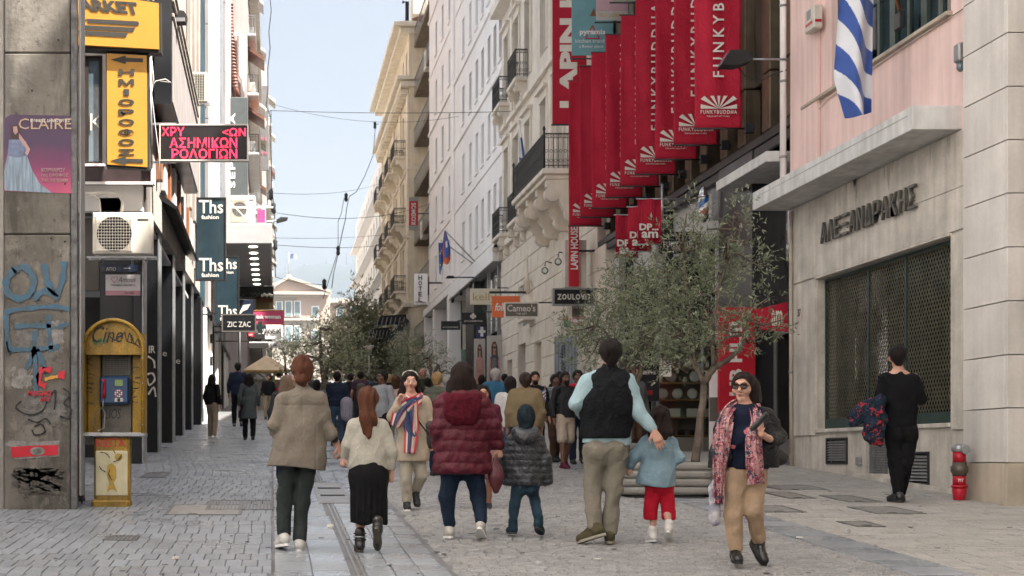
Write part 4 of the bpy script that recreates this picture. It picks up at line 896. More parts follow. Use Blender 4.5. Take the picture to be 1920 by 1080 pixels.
mb=MB();mb.prism([q(1057,600),q(1071,600),q(1064,592)],(0,0,0),(0,.15,0));mb.build('roof',M_orange,bh);mb=MB();mb.prism([q(1059,613),q(1069,613),q(1069,600.3),q(1059,600.3)],(0,.02,0),(0,.13,0));mb.build('case',mat('green_case',(.05,.25,.15),.5,.1,3),bh)
# ---- tall white building
t=thing('white_office_building','tall white rendered building with rows of narrow slot windows','building',(12,68,gz(68)))
Y0,Y1=55.72,81.4;ops=[]
ymid=70.5
cols=[YX(p,XF)for p in(938.6,928,917,905,894,882,869)]+[YX(p,XF)for p in(843,830,818)]
for fi in range(6):
 z=10.8+3.2*fi
 for y in cols:ops.append((y-.38,y+.38,z,z+1.75))
facade(t,XF,Y0,Y1,9.9,29.5,ops,M_white,.28);body(t,XF+.6,18,Y0+.05,Y1-.05,9.2,29.5,M_taupe,'core');MB().box(XF,XF+9,Y0-.06,Y0,9.2,29.5).build('end_wall',M_white,t)
for o_ in ops:window(t,XF,*o_,'dark' if o_[2]%2>1.2 else 'white',inset=.2)
for o_ in ops:MB().cbox(XF-.07,XF,o_[0]-.08,o_[1]+.08,o_[2]-.1,o_[2]-.005,.01).build('window_sill',M_white2,t)
for fi in range(6):
 z=10.25+3.2*fi
 for(a,b)in((Y0,70.0),(71.0,Y1)):
  if fi in(0,2,3,5):MB().cbox(XF-.09,XF,a,b,z-.08,z+.06,.02).build('string_course',M_white2,t);MB().cbox(XF-.05,XF,a,b,z+.075,z+.17,.015).build('string_course',M_white2,t)
  else:MB().cbox(XF-.05,XF,a,b,z-.02,z+.05,.015).build('string_course',M_white2,t)
for y in(70.0,):MB().cbox(XF-.1,XF,y,y+1.0,9.95,29.5,.03).build('pilaster',M_white2,t)
MB().cbox(XF-.5,XF+.3,Y0,Y1,29.5,29.9,.03).build('cornice',M_white2,t)
MB().cbox(XF-.35,XF+3,Y0+.02,69.9,9.2,9.88,.02).build('portico_beam',M_white2,t);MB().cbox(XF-.35,XF+3,70.0,Y1,9.5,9.88,.02).build('portico_beam',M_white2,t)
for(a,b)in((81.0,81.4),(76.5,77.0),(70.0,70.8)):MB().cbox(XF-.3,XF+.4,a,b,gz(a)-.2,9.49,.03).build('portico_column',M_white2,t)
MB().box(XF+2.5,XF+2.6,Y0,Y1,gz(56),9.3).build('shop_wall',M_cream,t)
MB().box(XF+.3,XF+2.5,70.0,70.2,gz(70),9.4).build('cross_wall',M_cream,t);MB().box(XF+.3,XF+2.4,69.9,69.99,gz(70)+.3,6.8).build('pale_green_window',mat('sage_glass',(.22,.30,.25),.3,.1,1),t);MB().box(XF+.3,XF+2.4,69.9,69.985,gz(70)-.1,gz(70)+.28).build('dark_base',M_dgreen,t)
MB().cbox(XF-.2,XF+.6,62.0,64.6,gz(62)-.1,9.15,.02).build('black_pier',M_black,t)
MB().cbox(XF+.1,XF+.5,56.0,62.0,6.6,9.18,.02).build('dark_glass_band',M_glasst,t)
for k,y in enumerate((56.4,59.0)):MB().bar((XF,y,gz(y)),(XF,y,9.18),.12).build('steel_post',M_steel,t)
MB().cbox(XF+.3,XF+.4,56.0,62.0,gz(58),6.58,.01).build('dark_shop_front',M_teal,t)
for k in range(3):
 d=thing('spotlight',('nearest small black spotlight under the white portico','middle small black spotlight under the white portico','farthest small black spotlight under the white portico')[k],'lamp',(XF-.3,61+3*k,9.1),'spotlights under the portico');y=61+3*k
 MB().bar((XF-.2,y,9.2),(XF-.5,y,8.95),.04).build('arm',M_iron,d);MB().lathe((XF-.5,y,8.9),[(.05,-.12),(.09,.0),(.08,.12)],8).build('head',M_iron,d)
# posters with models
def figure_poster(label,px0,px1,py0,py1,Y,dress,belt):
 s=thing('model_poster',label,'poster',(PX(px0,Y),Y,PZ(py1,Y)));MB().cbox(PX(px0,Y),PX(px1,Y),Y,Y+.05,PZ(py1,Y),PZ(py0,Y),.006).build('sheet',mat('poster_grey',(.42,.40,.39),.5,.08,1),s)
 cx=(px0+px1)/2;w_=px1-px0;h_=py1-py0;skin=mat('printed_skin',(.42,.22,.16),.6,.1,2);hair=mat('printed_hair',(.09,.045,.03),.6,.2,4)
 q=lambda a,b,d=.004:P(cx+a*w_,py0+b*h_,Y-d)
 def pol(pts,m,d,nm):mb=MB();mb.face([q(a,b,d)for a,b in pts]);return mb.build(nm,m,s)
 pol([(-.2,.22),(-.1,.13),(.08,.12),(.2,.22),(.26,.5),(.12,.55),(-.2,.52)],hair,.004,'printed_hair');pol([(-.1,.2),(0,.16),(.1,.2),(.1,.3),(0,.36),(-.1,.3)],skin,.008,'printed_face')
 pol([(-.06,.32),(.06,.32),(.1,.42),(-.1,.42)],skin,.007,'printed_neck');pol([(-.3,.46),(-.1,.4),(.1,.4),(.32,.46),(.26,.7),(.36,1),(-.34,1),(-.22,.7)],dress,.010,'printed_dress')
 pol([(-.23,.68),(.25,.68),(.27,.75),(-.24,.75)],belt,.013,'printed_belt');pol([(-.3,.46),(-.22,.5),(-.3,.95),(-.4,.95)],skin,.0115,'printed_arm');pol([(.32,.46),(.24,.5),(.34,.95),(.44,.95)],skin,.0115,'printed_arm')
 pol([(-.11,.23),(.11,.23),(.11,.265),(-.11,.265)],M_char,.016,'printed_sunglasses')
 for k in range(4):pol([(-.15+.08*k,.46),(-.14+.08*k,.46),(-.18+.1*k,.98),(-.19+.1*k,.98)],M_letter if belt is M_red2 else skin,.0145,'printed_stripe')
figure_poster('tall poster of a model in a striped dress with a red belt',913,941,629,720,55.2,mat('printed_navy',(.05,.05,.08),.6,.1,2),M_red2)
figure_poster('poster of a model in a flowered red swimsuit beside the striped dress poster',889,910,635,720,55.6,mat('printed_coral',(.42,.14,.13),.6,.4,12,col2=(.5,.35,.3)),mat('printed_skin',(.42,.22,.16)))
# flags on the white building, floodlight
def ol2(v):return 822+2*v,833-3*v if v<.8 else 830-14*(v-.8),455+55*v
cloth_flag('european_flag','limp dark blue flag with small yellow stars on the white building',62,ol2,lambda u,v:1 if(int(u*5)+int(v*14))%5==0 and.2<u<.8 and int(v*28)%2 else 0,[M_blue,mat('star_yellow',(.6,.5,.2),.6,.1,3)],.12,12,42,1.5)
def ol3(v):return 833-4*min(v*1.5,1)+10*max(0,v-.6),837+9*min(v*1.6,1)-1*v,433+58*v
cloth_flag('orange_flag','blue flag with an orange border hanging beside the dark blue flag',61,ol3,lambda u,v:0 if(u<.25 or v>.8)else(2 if.4<u<.7 and.3<v<.5 else 1),[mat('flag_orange',(.62,.12,.04),.7,.1,3),M_blue,M_flagw],.12,14,42,1.2)
d=thing('flagpole','short pair of thin flagpoles on the white building','flagpole',(8.9,61.5,11.4));MB().tube([(8.99,61.5,PZ(500,61.5)),(PX(834,61),61,PZ(432,61))],.03,6).build('pole',M_steel,d);MB().tube([(8.99,62.1,PZ(500,62)),(PX(826,62),62,PZ(450,62))],.03,6).build('pole',M_steel,d)
def lampthing(label,px,py,Y,sgn=1,sc=1.0,armto=None):
 d=thing('floodlight',label,'lamp',(PX(px,Y),Y,PZ(py,Y)));c=P(px,py,Y);mb=MB();mb.prism([(c.x-.42*sc*sgn,Y-.15,c.z-.08*sc),(c.x-.3*sc*sgn,Y-.15,c.z+.1*sc),(c.x+.2*sc*sgn,Y-.15,c.z+.1*sc),(c.x+.35*sc*sgn,Y-.15,c.z-.06*sc)],(0,0,0),(0,.3,0));mb.build('lamp_head',M_black2,d)
 MB().tube([(c.x+.25*sc*sgn,Y,c.z),(armto,Y,c.z)],.03,6).build('arm',M_iron,d);return d
lampthing('small dark floodlight above the portico edge of the white building',845,520,61,1,.5,9.0)
lampthing('black floodlight under the big balcony of the cream building',985,418,46.8,1,.6,9.0);lampthing('dark floodlight at the corner of the white and cream buildings',936,462,55.2,1,.6,9.0)
def ol4(v):return 972+4*v,979+12*v-(4 if v>.9 else 0),258+70*v
cloth_flag('furled_flag','furled white and blue flag on a pole beside the big balcony',48,ol4,lambda u,v:0 if(u>.5 or v>.5)else 1,[M_blue,M_flagw],.08,10,30,1.1)
d=thing('flagpole','white flagpole leaning out beside the big balcony','flagpole',(9,48.4,9.8));MB().tube([(9.0,48.6,9.9),(PX(971,48),48,PZ(225,48))],.03,6).build('pole',M_whitel,d)
# ---- building with brown balcony strips
t=thing('balcony_apartment_block','narrow block with brown undersided balconies between the white and yellow buildings','building',(14,86,gz(86)))
ya,yb=81.5,90.2;ops=[]
for k in range(8):
 z=8.9+3.2*k
 for j in range(5):ops.append((ya+.4+1.65*j,ya+1.6+1.65*j,z+.1,z+2.4))
facade(t,9.9,ya,yb,gz(81)-.3,33.5,ops,M_white,.2);body(t,10.5,18,ya,yb,gz(81),33.5,M_taupe,'core')
MB().box(9.9,18,yb,yb+.06,gz(81),33.5).build('end_wall',M_white,t)
for k in range(8):
 z=8.9+3.15*k-.35;s_=MB().cbox(9.0,9.9,ya+.1,yb,z,z+.22,.03).build('balcony_slab',M_brown,t);mb=MB();railing(mb,(9.03,ya+.1,z+.22),(9.03,yb,z+.22),.9,.3,False);mb.build('balcony_railing',M_grey,s_)
for o_ in ops:window(t,9.9,*o_,'casement',inset=.1)
MB().cbox(9.0,9.95,ya+.3,yb,gz(84)+2.9,gz(84)+3.2,.03).build('ground_canopy',M_cream2,t)
for y in(82.2,85.0,88.0):MB().cbox(9.3,9.9,y,y+.5,gz(y),gz(84)+2.89,.02).build('column',M_white2,t)
for k,z in enumerate((24.2,14.6)):
 d=thing('air_conditioner',('air conditioner hung high between the white building and the brown balconies','air conditioner on the lower brown balcony behind the red upright sign')[k],'air conditioner',(9.1,83.2+k*2,z));MB().cbox(8.95,9.35,83.0+2*k,83.9+2*k,z,z+1.1,.03).build('casing',M_ac,d);MB().lathe((8.96,83.45+2*k,z+.55),[(.35,-.02),(.35,.0)],14,axis='x').build('fan_grille',M_grey,d)
# ---- yellow neoclassical building
t=thing('yellow_corner_building','ornate yellow building with stacked iron balconies and deep cornices','building',(13,100,gz(100)))
X=8.7;ya,yb=90.4,112;fl_=[12.2,16.55,20.9];ops=[]
for z in fl_:
 for y in(92.0,94.3,97.2,99.6,102.3,105.0,107.6,110.2):ops.append((y-.55,y+.55,z+.05,z+3.0))
for y in(92.0,94.3,97.2,99.6,102.3,105.0,107.6,110.2):ops.append((y-.45,y+.45,26.0,27.6))
gop=[(y-.9,y+.9,gz(y)+.1,10.0)for y in(93.1,98.4,103.7,109)]
facade(t,X,ya,yb,gz(90)-.3,28.6,ops+gop,M_yellow,.25);body(t,X+.8,18,ya+.05,yb-.05,gz(90),28.6,M_taupe,'core');MB().box(X,18,ya-.06,ya,gz(88),28.6).build('end_wall',M_yellow,t);MB().box(X,18,yb,yb+.06,gz(88),28.6).build('end_wall',M_yellow,t)
for o_ in ops:window(t,X,*o_,'shutter',inset=.1)
for o_ in gop:window(t,X,*o_,'dark',inset=.22)
for(z,dz,o_)in((11.0,.35,.35),(15.4,.2,.12),(19.8,.2,.12),(25.0,.35,.55),(25.4,.25,.8),(28.4,.3,.6),(28.75,.3,1.0)):MB().cbox(X-o_,X+.6,ya-o_*.6,yb+o_*.5,z,z+dz,.04).build('cornice',M_yellow2,t)
for y in np.arange(ya+.2,yb,1.1):MB().cbox(X-.5,X-.02,y,y+.35,24.6,24.98,.03).build('bracket_block',M_yellow2,t)
for yc in(93.2,98.4,103.6,108.9):
 for z in fl_:small_balcony(t,X,yc-1.5,yc+1.5,z,.85,M_yellow2,corb=True,h=1.0)
for y in(90.45,95.6,100.9,106.2,111.2):
 for z0,z1 in((11.4,15.35),(15.65,19.75),(20.05,24.55)):MB().cbox(X-.12,X-.001,y,y+.7,z0,z1,.03).build('pilaster',M_yellow2,t)
MB().cbox(X+.3,X+1.3,91.2,92.4,29.05,31.6,.05).build('chimney',M_yellow2,t);MB().tube([(X+.0,91.6,29.1),(X+.0,91.6,30.8),(X-.3,91.6,30.8)],.12,8).build('flue_pipe',M_iron,t)
for k in range(12):MB().tube([(X+.3,ya+.2+1.2*k,29.25),(X+3,ya+.2+1.2*k,30.2)],.2,8).build('roof_tile',M_tile,t)
body(t,X-.4,X,96,97.2,gz(96),10.9,M_white2,'corner_pier')
# low black fan-like street awnings of shops further on
t=thing('awning_stack','dark layered shop awnings and sign brackets under the yellow building','awning',(8,88,7));
for k,(px0,px1,py,Y)in enumerate(((690,735,622,92),(706,762,598,90),(687,722,634,94),(740,764,612,90))):
 x0,x1,z=PX(px0,Y),PX(px1,Y),PZ(py,Y);mb=MB();mb.prism([(x0,Y,z-.25),(x1,Y,z-.25),(x1,Y,z+.3),(x0+.3,Y,z+.2)],(0,0,0),(0,1.2,0));mb.build('awning',M_black2,t)
 for q in range(7):MB().bar((x0+(x1-x0)*q/7,Y-.03,z-.5),(x0+(x1-x0)*q/7+.15,Y-.03,z+.1),.05).build('awning_rib',M_grey,t)
MB().bar((PX(722,90),90,PZ(640,90)),(PX(765,90),90,PZ(600,90)),.35,.3).build('brace',M_iron,t)
# ================================================================ left-hand side
XL=-2.27
# ---- big concrete post with posters and graffiti
def concrete_mat():
 m=bpy.data.materials.new('stained_concrete');m.use_nodes=True;t=m.node_tree;N=t.nodes;L=t.links;b=N['Principled BSDF'];b.inputs['Roughness'].default_value=.8
 tc=N.new('ShaderNodeTexCoord')
 def noi(sc,stretch=(1,1,1),det=6,ro=.6):
  mp=N.new('ShaderNodeMapping');mp.inputs['Scale'].default_value=stretch;L.new(tc.outputs['Object'],mp.inputs[0]);n=N.new('ShaderNodeTexNoise');n.inputs['Scale'].default_value=sc;n.inputs['Detail'].default_value=det;n.inputs['Roughness'].default_value=ro;L.new(mp.outputs[0],n.inputs[0]);return n.outputs['Fac']
 def rng(s,a,b_,c=0.,d=1.):r=N.new('ShaderNodeMapRange');r.inputs[1].default_value=a;r.inputs[2].default_value=b_;r.inputs[3].default_value=c;r.inputs[4].default_value=d;L.new(s,r.inputs[0]);return r.outputs[0]
 def mix(a,bb,f):x=N.new('ShaderNodeMix');x.data_type='RGBA';
 def mixc(A,B,f):
  x=N.new('ShaderNodeMix');x.data_type='RGBA'
  for nm,v in(('A',A),('B',B)):
   if isinstance(v,tuple):x.inputs[nm].default_value=v+(1,)
   else:L.new(v,x.inputs[nm])
  L.new(f,x.inputs['Factor']);return x.outputs['Result']
 c=mixc((.19,.175,.15),(.085,.077,.066),rng(noi(1.6),.35,.65))
 c=mixc(c,(.04,.035,.03),rng(noi(1.1,(2.2,2.2,.5),8,.7),.5,.62,0,.75))
 c=mixc(c,(.27,.25,.22),rng(noi(2.4,(1,1,.8),8,.7),.58,.68,0,.6))
 c=mixc(c,(.05,.043,.036),rng(noi(9,(1,1,1),8,.7),.58,.66,0,.8))
 L.new(c,b.inputs['Base Color']);bp=N.new('ShaderNodeBump');bp.inputs['Strength'].default_value=.4;bp.inputs['Distance'].default_value=.02;L.new(noi(14,det=8),bp.inputs['Height']);L.new(bp.outputs[0],b.inputs['Normal']);return m
M_conc=concrete_mat()
t=thing('concrete_column','big stained concrete column covered in posters, torn paper and blue graffiti','column',(-2.7,16.7,gz(16.7)));PO=t;Yp=16.5
xa,xb=PX(8,Yp),PX(132,Yp)
for(p0,p1)in((960,440),(438,100),(98,-200)):MB().cbox(xa,xb,Yp,Yp+.7,PZ(p0,Yp),PZ(p1,Yp),.012).build('concrete_drum',M_conc,t)
MB().cbox(xa-.3,xa-.02,Yp+.1,Yp+.7,gz(16)-.2,8.2,.01).build('side_return',mat('side_return_paint',(.35,.33,.30),.6,.15,3),t)
MB().cbox(PX(133,Yp),PX(145,Yp),Yp-.012,Yp+.05,PZ(955,Yp),PZ(-200,Yp),.008).build('corner_strip',mat('scratched_strip',(.17,.17,.175),.6,.35,8,streak=.4),t);MB().cbox(PX(147,Yp),PX(151,Yp),Yp+.05,Yp+.4,PZ(930,Yp),PZ(-200,Yp),.004).build('corner_strip',M_grey,t)
for px,py in((122,345),(96,447),(122,453),(60,170),(110,75),(33,300),(85,700)):MB().lathe((PX(px,Yp),Yp-.004,PZ(py,Yp)),[(.012,-.004),(.012,.004)],8,axis='y').build('bolt_hole',M_dark,t)
def poly(pts,m,parent,nm,Y,d=0.0):
 mb=MB();mb.face([P(a,b,Y)+Vector((0,-d,0))for a,b in pts]);return mb.build(nm,m,parent)
def gradmat(name,c0,c1,axis=2,lo=0.0,hi=1.0,c2=None):
 m=bpy.data.materials.new(name);m.use_nodes=True;t=m.node_tree;N=t.nodes;L=t.links;b=N['Principled BSDF'];b.inputs['Roughness'].default_value=.45
 tc=N.new('ShaderNodeTexCoord');sp=N.new('ShaderNodeSeparateXYZ');L.new(tc.outputs['Generated'],sp.inputs[0]);cr=N.new('ShaderNodeValToRGB')
 cr.color_ramp.elements[0].color=tuple(c0)+(1,);cr.color_ramp.elements[0].position=lo;cr.color_ramp.elements[1].color=tuple(c1)+(1,);cr.color_ramp.elements[1].position=hi
 if c2:e=cr.color_ramp.elements.new((lo+hi)/2);e.color=tuple(c2)+(1,)
 nz=N.new('ShaderNodeTexNoise');nz.inputs['Scale'].default_value=3;L.new(tc.outputs['Generated'],nz.inputs[0]);ad=N.new('ShaderNodeMath');ad.operation='MULTIPLY_ADD';ad.inputs[1].default_value=.25;L.new(nz.outputs['Fac'],ad.inputs[0])
 su=N.new('ShaderNodeMath');su.operation='SUBTRACT';L.new(sp.outputs[axis],su.inputs[0]);su.inputs[1].default_value=.12;L.new(su.outputs[0],ad.inputs[2]);L.new(ad.outputs[0],cr.inputs[0]);L.new(cr.outputs[0],b.inputs['Base Color']);return m
t=thing('bridal_poster','purple poster reading CLAIRE with a woman in a pale gown on the concrete column','poster',(PX(72,Yp),Yp-.01,PZ(363,Yp)))
poly([(8,222),(20,215),(128,217),(137,222),(137,363),(8,358)],gradmat('poster_purple',(.42,.06,.14),(.045,.018,.06),2,.0,.6,(.16,.02,.09)),t,'sheet',Yp,.006)
MG=mat('gown_print',(.25,.33,.42),.6,.3,5,stretch=(8,1,.6));MGd=mat('gown_bodice_print',(.16,.20,.32),.6,.3,9)
poly([(14,292),(22,288),(50,290),(60,318),(75,345),(98,362),(9,357),(8,320)],MG,t,'gown_print',Yp,.009);poly([(14,292),(17,262),(36,262),(50,266),(50,292),(34,296)],MGd,t,'bodice_print',Yp,.011)
poly([(20,262),(21,240),(28,232),(36,236),(42,258),(36,266)],mat('poster_hair',(.05,.025,.03),.6,.2,6),t,'hair_print',Yp,.010);poly([(25,238),(32,237),(34,248),(29,253),(25,247)],mat('poster_skin',(.42,.26,.24),.6,.1,3),t,'face_print',Yp,.013);poly([(36,250),(48,266),(57,280),(52,292),(47,288),(50,280),(36,260)],mat('poster_skin',(.42,.26,.24)),t,'arm_print',Yp,.014)
ftext('CLAIRE',mat('poster_gold',(.45,.33,.22),.5,.1,4),t,35,242,134,222,Yp-.012,off=-.005);ftext('ΝΥΦΙΚΕΣ ΔΗΜΙΟΥΡΓΙΕΣ',M_letter,t,57,229,131,223,Yp-.014,res=1)
PL=mat('poster_letter_pink',(.50,.33,.33),.6,.1,4);ftext('ΚΟΡΝΑΡΟΥ',PL,t,78,322,122,315,Yp-.012);ftext('1ος ΟΡΟΦΟΣ',PL,t,78,332,128,325,Yp-.012);ftext('ΤΗΛ: 210 3234400',PL,t,78,341,127,335,Yp-.012)
# torn posters, stickers and graffiti
def torn(label,px0,py0,px1,py1,m,n=40,seed=1,d=.006,layers=1):
 t=thing('torn_poster',label,'poster',(PX((px0+px1)/2,Yp),Yp-.01,PZ(py1,Yp)));rr=random.Random(seed)
 for L_ in range(layers):
  pts=[];cx,cy=(px0+px1)/2,(py0+py1)/2
  for i in range(n):
   a=2*PI*i/n;c_,s_=math.cos(a),math.sin(a);k=min(1/max(abs(c_),1e-3),1/max(abs(s_),1e-3))*rr.uniform(.72,1.0)
   pts.append((cx+c_*k*(px1-px0)/2,cy+s_*k*(py1-py0)/2))
  poly(pts,m,t,'paper_scrap',Yp,d)
 for i in range(14):
  cx,cy,r_=rr.uniform(px0,px1),rr.uniform(py0,py1),rr.uniform(1.5,6)
  poly([(cx+r_*rr.uniform(.4,1.3)*math.cos(a),cy+r_*rr.uniform(.4,1.2)*math.sin(a))for a in np.linspace(0,2*PI,8)[:-1]],M_conc if i%3 else m,t,'paper_scrap',Yp,d+.002+.0007*i)
 return t
M_paper=mat('torn_paper',(.36,.35,.34),.8,.4,10,.2,col2=(.14,.13,.12),fine=.3);M_paper2=mat('grimy_paper',(.24,.23,.22),.8,.4,9,.2,col2=(.08,.075,.065),fine=.3)
tp=torn('large torn white paper left of the red C sticker on the column',20,690,62,730,M_paper,seed=3);torn('ragged grey paper remains under the blue graffiti',26,600,120,680,M_paper2,60,5,.004)
torn('torn paper patch with black scribbles low on the column',40,735,128,800,M_paper2,50,8,.004);torn('small torn paper right of the red C sticker',88,600,122,650,M_paper,30,9,.007)
t=thing('red_sticker_poster','torn red and white strip poster with a white ring near the foot of the column','poster',(PX(64,Yp),Yp-.01,PZ(862,Yp)));poly([(8,833),(18,826),(60,828),(112,826),(111,832),(112,856),(20,862),(18,838)],M_paper,t,'sheet',Yp,.006)
poly([(20,838),(52,836),(110,834),(109,853),(22,858)],M_red2,t,'red_field',Yp,.010);mb=MB();c=P(70,846,Yp-.014);mb.lathe(c,[(.05,-.001),(.05,.001)],20,axis='y',sx=1.7);mb.build('ring',M_paper,t);mb=MB();mb.lathe(c+Vector((0,-.004,0)),[(.03,-.001),(.03,.001)],20,axis='y',sx=1.7);mb.build('ring_centre',M_paper2,t)
t=thing('graffiti','pale blue spray painted letters across the middle of the column','graffiti',(PX(70,Yp),Yp-.012,PZ(640,Yp)));MBl=mat('blue_spray',(.055,.17,.28),.85,.3,11,col2=(.09,.11,.12),fine=.3)
g=lambda pts:[P(a,b,Yp-.016)for a,b in pts]
strokes([g([(28,505),(12,525),(14,548),(35,560),(58,548),(62,520),(45,500),(24,508)]),g([(82,495),(90,530),(105,550),(118,520),(120,490)]),g([(62,560),(85,545),(110,560)])],.075,MBl,t)
strokes([g([(8,585),(50,578),(100,575),(130,580)]),g([(12,590),(14,640),(18,660)]),g([(28,612),(70,610),(110,612),(128,606)]),g([(20,655),(60,655),(110,650)]),g([(66,620),(64,660),(68,700),(66,740)]),g([(64,655),(55,680),(48,692)]),g([(68,655),(78,675),(84,690)]),g([(90,590),(94,640),(96,660)])],.055,MBl,t)
t=thing('graffiti','thin black pen scrawl reading 13 right of centre on the column','graffiti',(PX(110,Yp),Yp-.012,PZ(780,Yp)));MBk=mat('black_marker',(.012,.012,.014),.6,.1,5)
strokes([g([(95,742),(104,732),(102,768)]),g([(118,728),(132,740),(120,756),(134,768),(128,785),(112,780)]),g([(40,752),(30,765),(55,778),(80,770),(88,752)]),g([(52,786),(70,792),(85,785),(95,795)]),g([(64,800),(78,796),(84,810),(66,816),(60,806)]),g([(12,640),(15,655),(20,665)])],.02,MBk,t)
t=thing('sticker','torn red and yellow C shaped sticker on the middle of the column','sticker',(PX(85,Yp),Yp-.012,PZ(735,Yp)));strokes([g([(96,694),(80,692),(73,705),(74,718),(86,724)])],.06,M_red2,t,'red_arc',0);strokes([g([(84,712),(95,708),(108,706),(116,703)])],.035,M_yel,t,'yellow_bar');poly([(110,698),(122,694),(121,712),(108,708)],M_red2,t,'red_arrow',Yp,.019)
text('MEGAΩ',M_red2,t,P(52,742,Yp-.018),XR,UP,.27,.06,off=.02,name='red_lettering');text('ΔΑΥ',M_red2,t,P(75,752,Yp-.018),XR,UP,.12,.05,off=.02,name='red_lettering')
t=thing('graffiti','dark grey scribbled patch at the foot of the column','graffiti',(PX(70,Yp),Yp-.012,PZ(930,Yp)));rr=random.Random(4)
strokes([g([(rr.uniform(20,120),rr.uniform(875,925))for _ in range(6)])for _ in range(9)],.022,mat('grey_scribble',(.05,.046,.04),.8,.3,13,col2=(.14,.13,.115)),t)
# yellow things left of the column at the frame edge
b_=MB().cbox(PX(-60,21),PX(8,21),21,21.1,PZ(65,21),PZ(-60,21),.01).build('yellow_fascia_sign',M_yel);mark(b_,'edge of a yellow shop fascia left of the concrete column','sign')
# ---- red bin like post and white plate between the column and the phone booth
d=thing('red_post','red rounded post standing between the concrete column and the phone booth','post',(PX(150,17.6),17.6,gz(17.6)));Y=17.6;MB().lathe((PX(150,Y),Y,gz(Y)-.05),[(.055,0),(.055,.62),(.045,.72),(.02,.76)],16).build('post_body',mat('dull_red_paint',(.22,.02,.03),.4,.15,5),d);MB().lathe((PX(150,Y),Y,gz(Y)-.05),[(.065,0),(.065,.1)],16).build('foot',M_iron,d)
d=thing('small_white_plate','small blank white plate beside the foot of the phone booth hood','sign',(PX(163,17.2),17.2,1.8));MB().cbox(PX(151,17.2),PX(175,17.2),17.2,17.22,PZ(833,17.2),PZ(819,17.2),.003).build('plate',M_whitel,d);MB().bar((PX(153,17.2),17.23,gz(17.2)),(PX(153,17.2),17.23,PZ(819,17.2)),.02).build('stake',M_iron,d)
# ---- phone booth
Yb=16.8;t=thing('phone_booth','yellow arched phone booth hood on a painted pedestal with scrawled writing','phone booth',(PX(210,Yb),Yb+.2,gz(Yb)))
q=lambda a,b,y=Yb:P(a,b,y)
xa,xb=PX(153,Yb),PX(270,Yb);zb=PZ(812,Yb);zs=PZ(655,Yb);cx=(xa+xb)/2;ra=(xb-xa)/2;dpt=.42
def arch(r_,z_,n=18):return[(cx-r_,z_)]+[(cx-r_*math.cos(PI*i/n),z_+(zs-z_)+(r_*1.0)*math.sin(PI*i/n)*.98)for i in range(n+1)]+[(cx+r_,z_)]
outp=arch(ra,zb);inp=arch(ra-.035,zb)
mb=MB()
for i in range(len(outp)-1):
 (x0,z0),(x1,z1)=outp[i],outp[i+1];(u0,w0),(u1,w1)=inp[i],inp[i+1]
 mb.face([(x0,Yb,z0),(x1,Yb,z1),(x1,Yb+dpt,z1),(x0,Yb+dpt,z0)],sm=True);mb.face([(u0,Yb,w0),(u1,Yb,w1),(u1,Yb+dpt,w1),(u0,Yb+dpt,w0)],sm=True);mb.face([(x0,Yb,z0),(x1,Yb,z1),(u1,Yb,w1),(u0,Yb,w0)])
hood=mb.build('hood',M_yelp,t)
mb=MB();mb.tube([(x,Yb-.005,z)for x,z in arch(ra-.012,zb)],.022,8);mb.build('hood_rim',M_yelp,t)
for z in(zs-.1,zs-.7,zs-.4,zb+.1):
 for s_ in(-1,1):MB().lathe((cx+s_*(ra-.012),Yb-.028,z),[(.007,-.003),(.007,.003)],6,axis='y').build('rivet',M_steel,t)
MB().box(xa+.02,xb-.02,Yb+dpt-.02,Yb+dpt,zb,zs+ra*.6).build('back_sheet',M_yelp,t)
mb=MB();pts=[p for p in arch(ra-.037,zs-.04)];mb.face([(x,Yb+.05,z)for x,z in pts]);mb.build('top_panel',M_yelp,t)
MB().box(cx-ra+.04,cx+ra-.04,Yb+.04,Yb+.10,zs-.06,zs-.04).build('top_panel_lip',M_yelp,t)
x1,x2=PX(186,Yb),PX(243,Yb);M_pan=mat('booth_back_panel',(.16,.145,.12),.45,.25,6,.1,streak=.3,fine=.2)
MB().cbox(x1,x2,Yb+.26,Yb+.40,zb,PZ(655,Yb),.01).build('equipment_panel',M_pan,t)
for(a,b)in((xa+.04,x1-.01),(x2+.01,xb-.04)):MB().cbox(a,b,Yb+.22,Yb+.40,zb,PZ(652,Yb),.01).build('side_panel',M_yelp,t)
f=MB();z1,z0=PZ(656,Yb),PZ(702,Yb);f.cbox(x1+.02,x2-.02,Yb+.245,Yb+.262,z0,z1,.004);sp_=f.build('speaker_panel',M_pan,t)
g_=MB()
for i in range(16):
 for j in range(10):g_.box(x1+.04+i*.0175,x1+.05+i*.0175,Yb+.240,Yb+.246,z0+.025+j*.025,z0+.038+j*.025)
g_.build('speaker_holes',M_dark,sp_)
ph=MB().cbox(PX(184,Yb),PX(240,Yb),Yb+.13,Yb+.26,PZ(757,Yb),PZ(704,Yb),.025).build('phone_body',mat('phone_blue',(.015,.05,.13),.35,.1,4),t)
MB().cbox(PX(213,Yb),PX(228,Yb),Yb+.12,Yb+.132,PZ(723,Yb),PZ(711,Yb),.003).build('phone_screen',mat('lcd_green',(.17,.26,.08),.3,.05,3),ph)
for r_ in range(4):
 for c_ in range(4):MB().cbox(PX(213+3.8*c_,Yb),PX(215.6+3.8*c_,Yb),Yb+.118,Yb+.132,PZ(732.5+3.6*r_,Yb),PZ(730+3.6*r_,Yb),.002).build('key',M_letter if(c_+r_)%3 else M_red2,ph)
MB().cbox(PX(212,Yb),PX(229,Yb),Yb+.12,Yb+.134,PZ(753,Yb),PZ(745,Yb),.006).build('card_slot',M_steel,ph);MB().box(PX(218,Yb),PX(223,Yb),Yb+.114,Yb+.121,PZ(752,Yb),PZ(746,Yb)).build('slot',M_dark,ph)
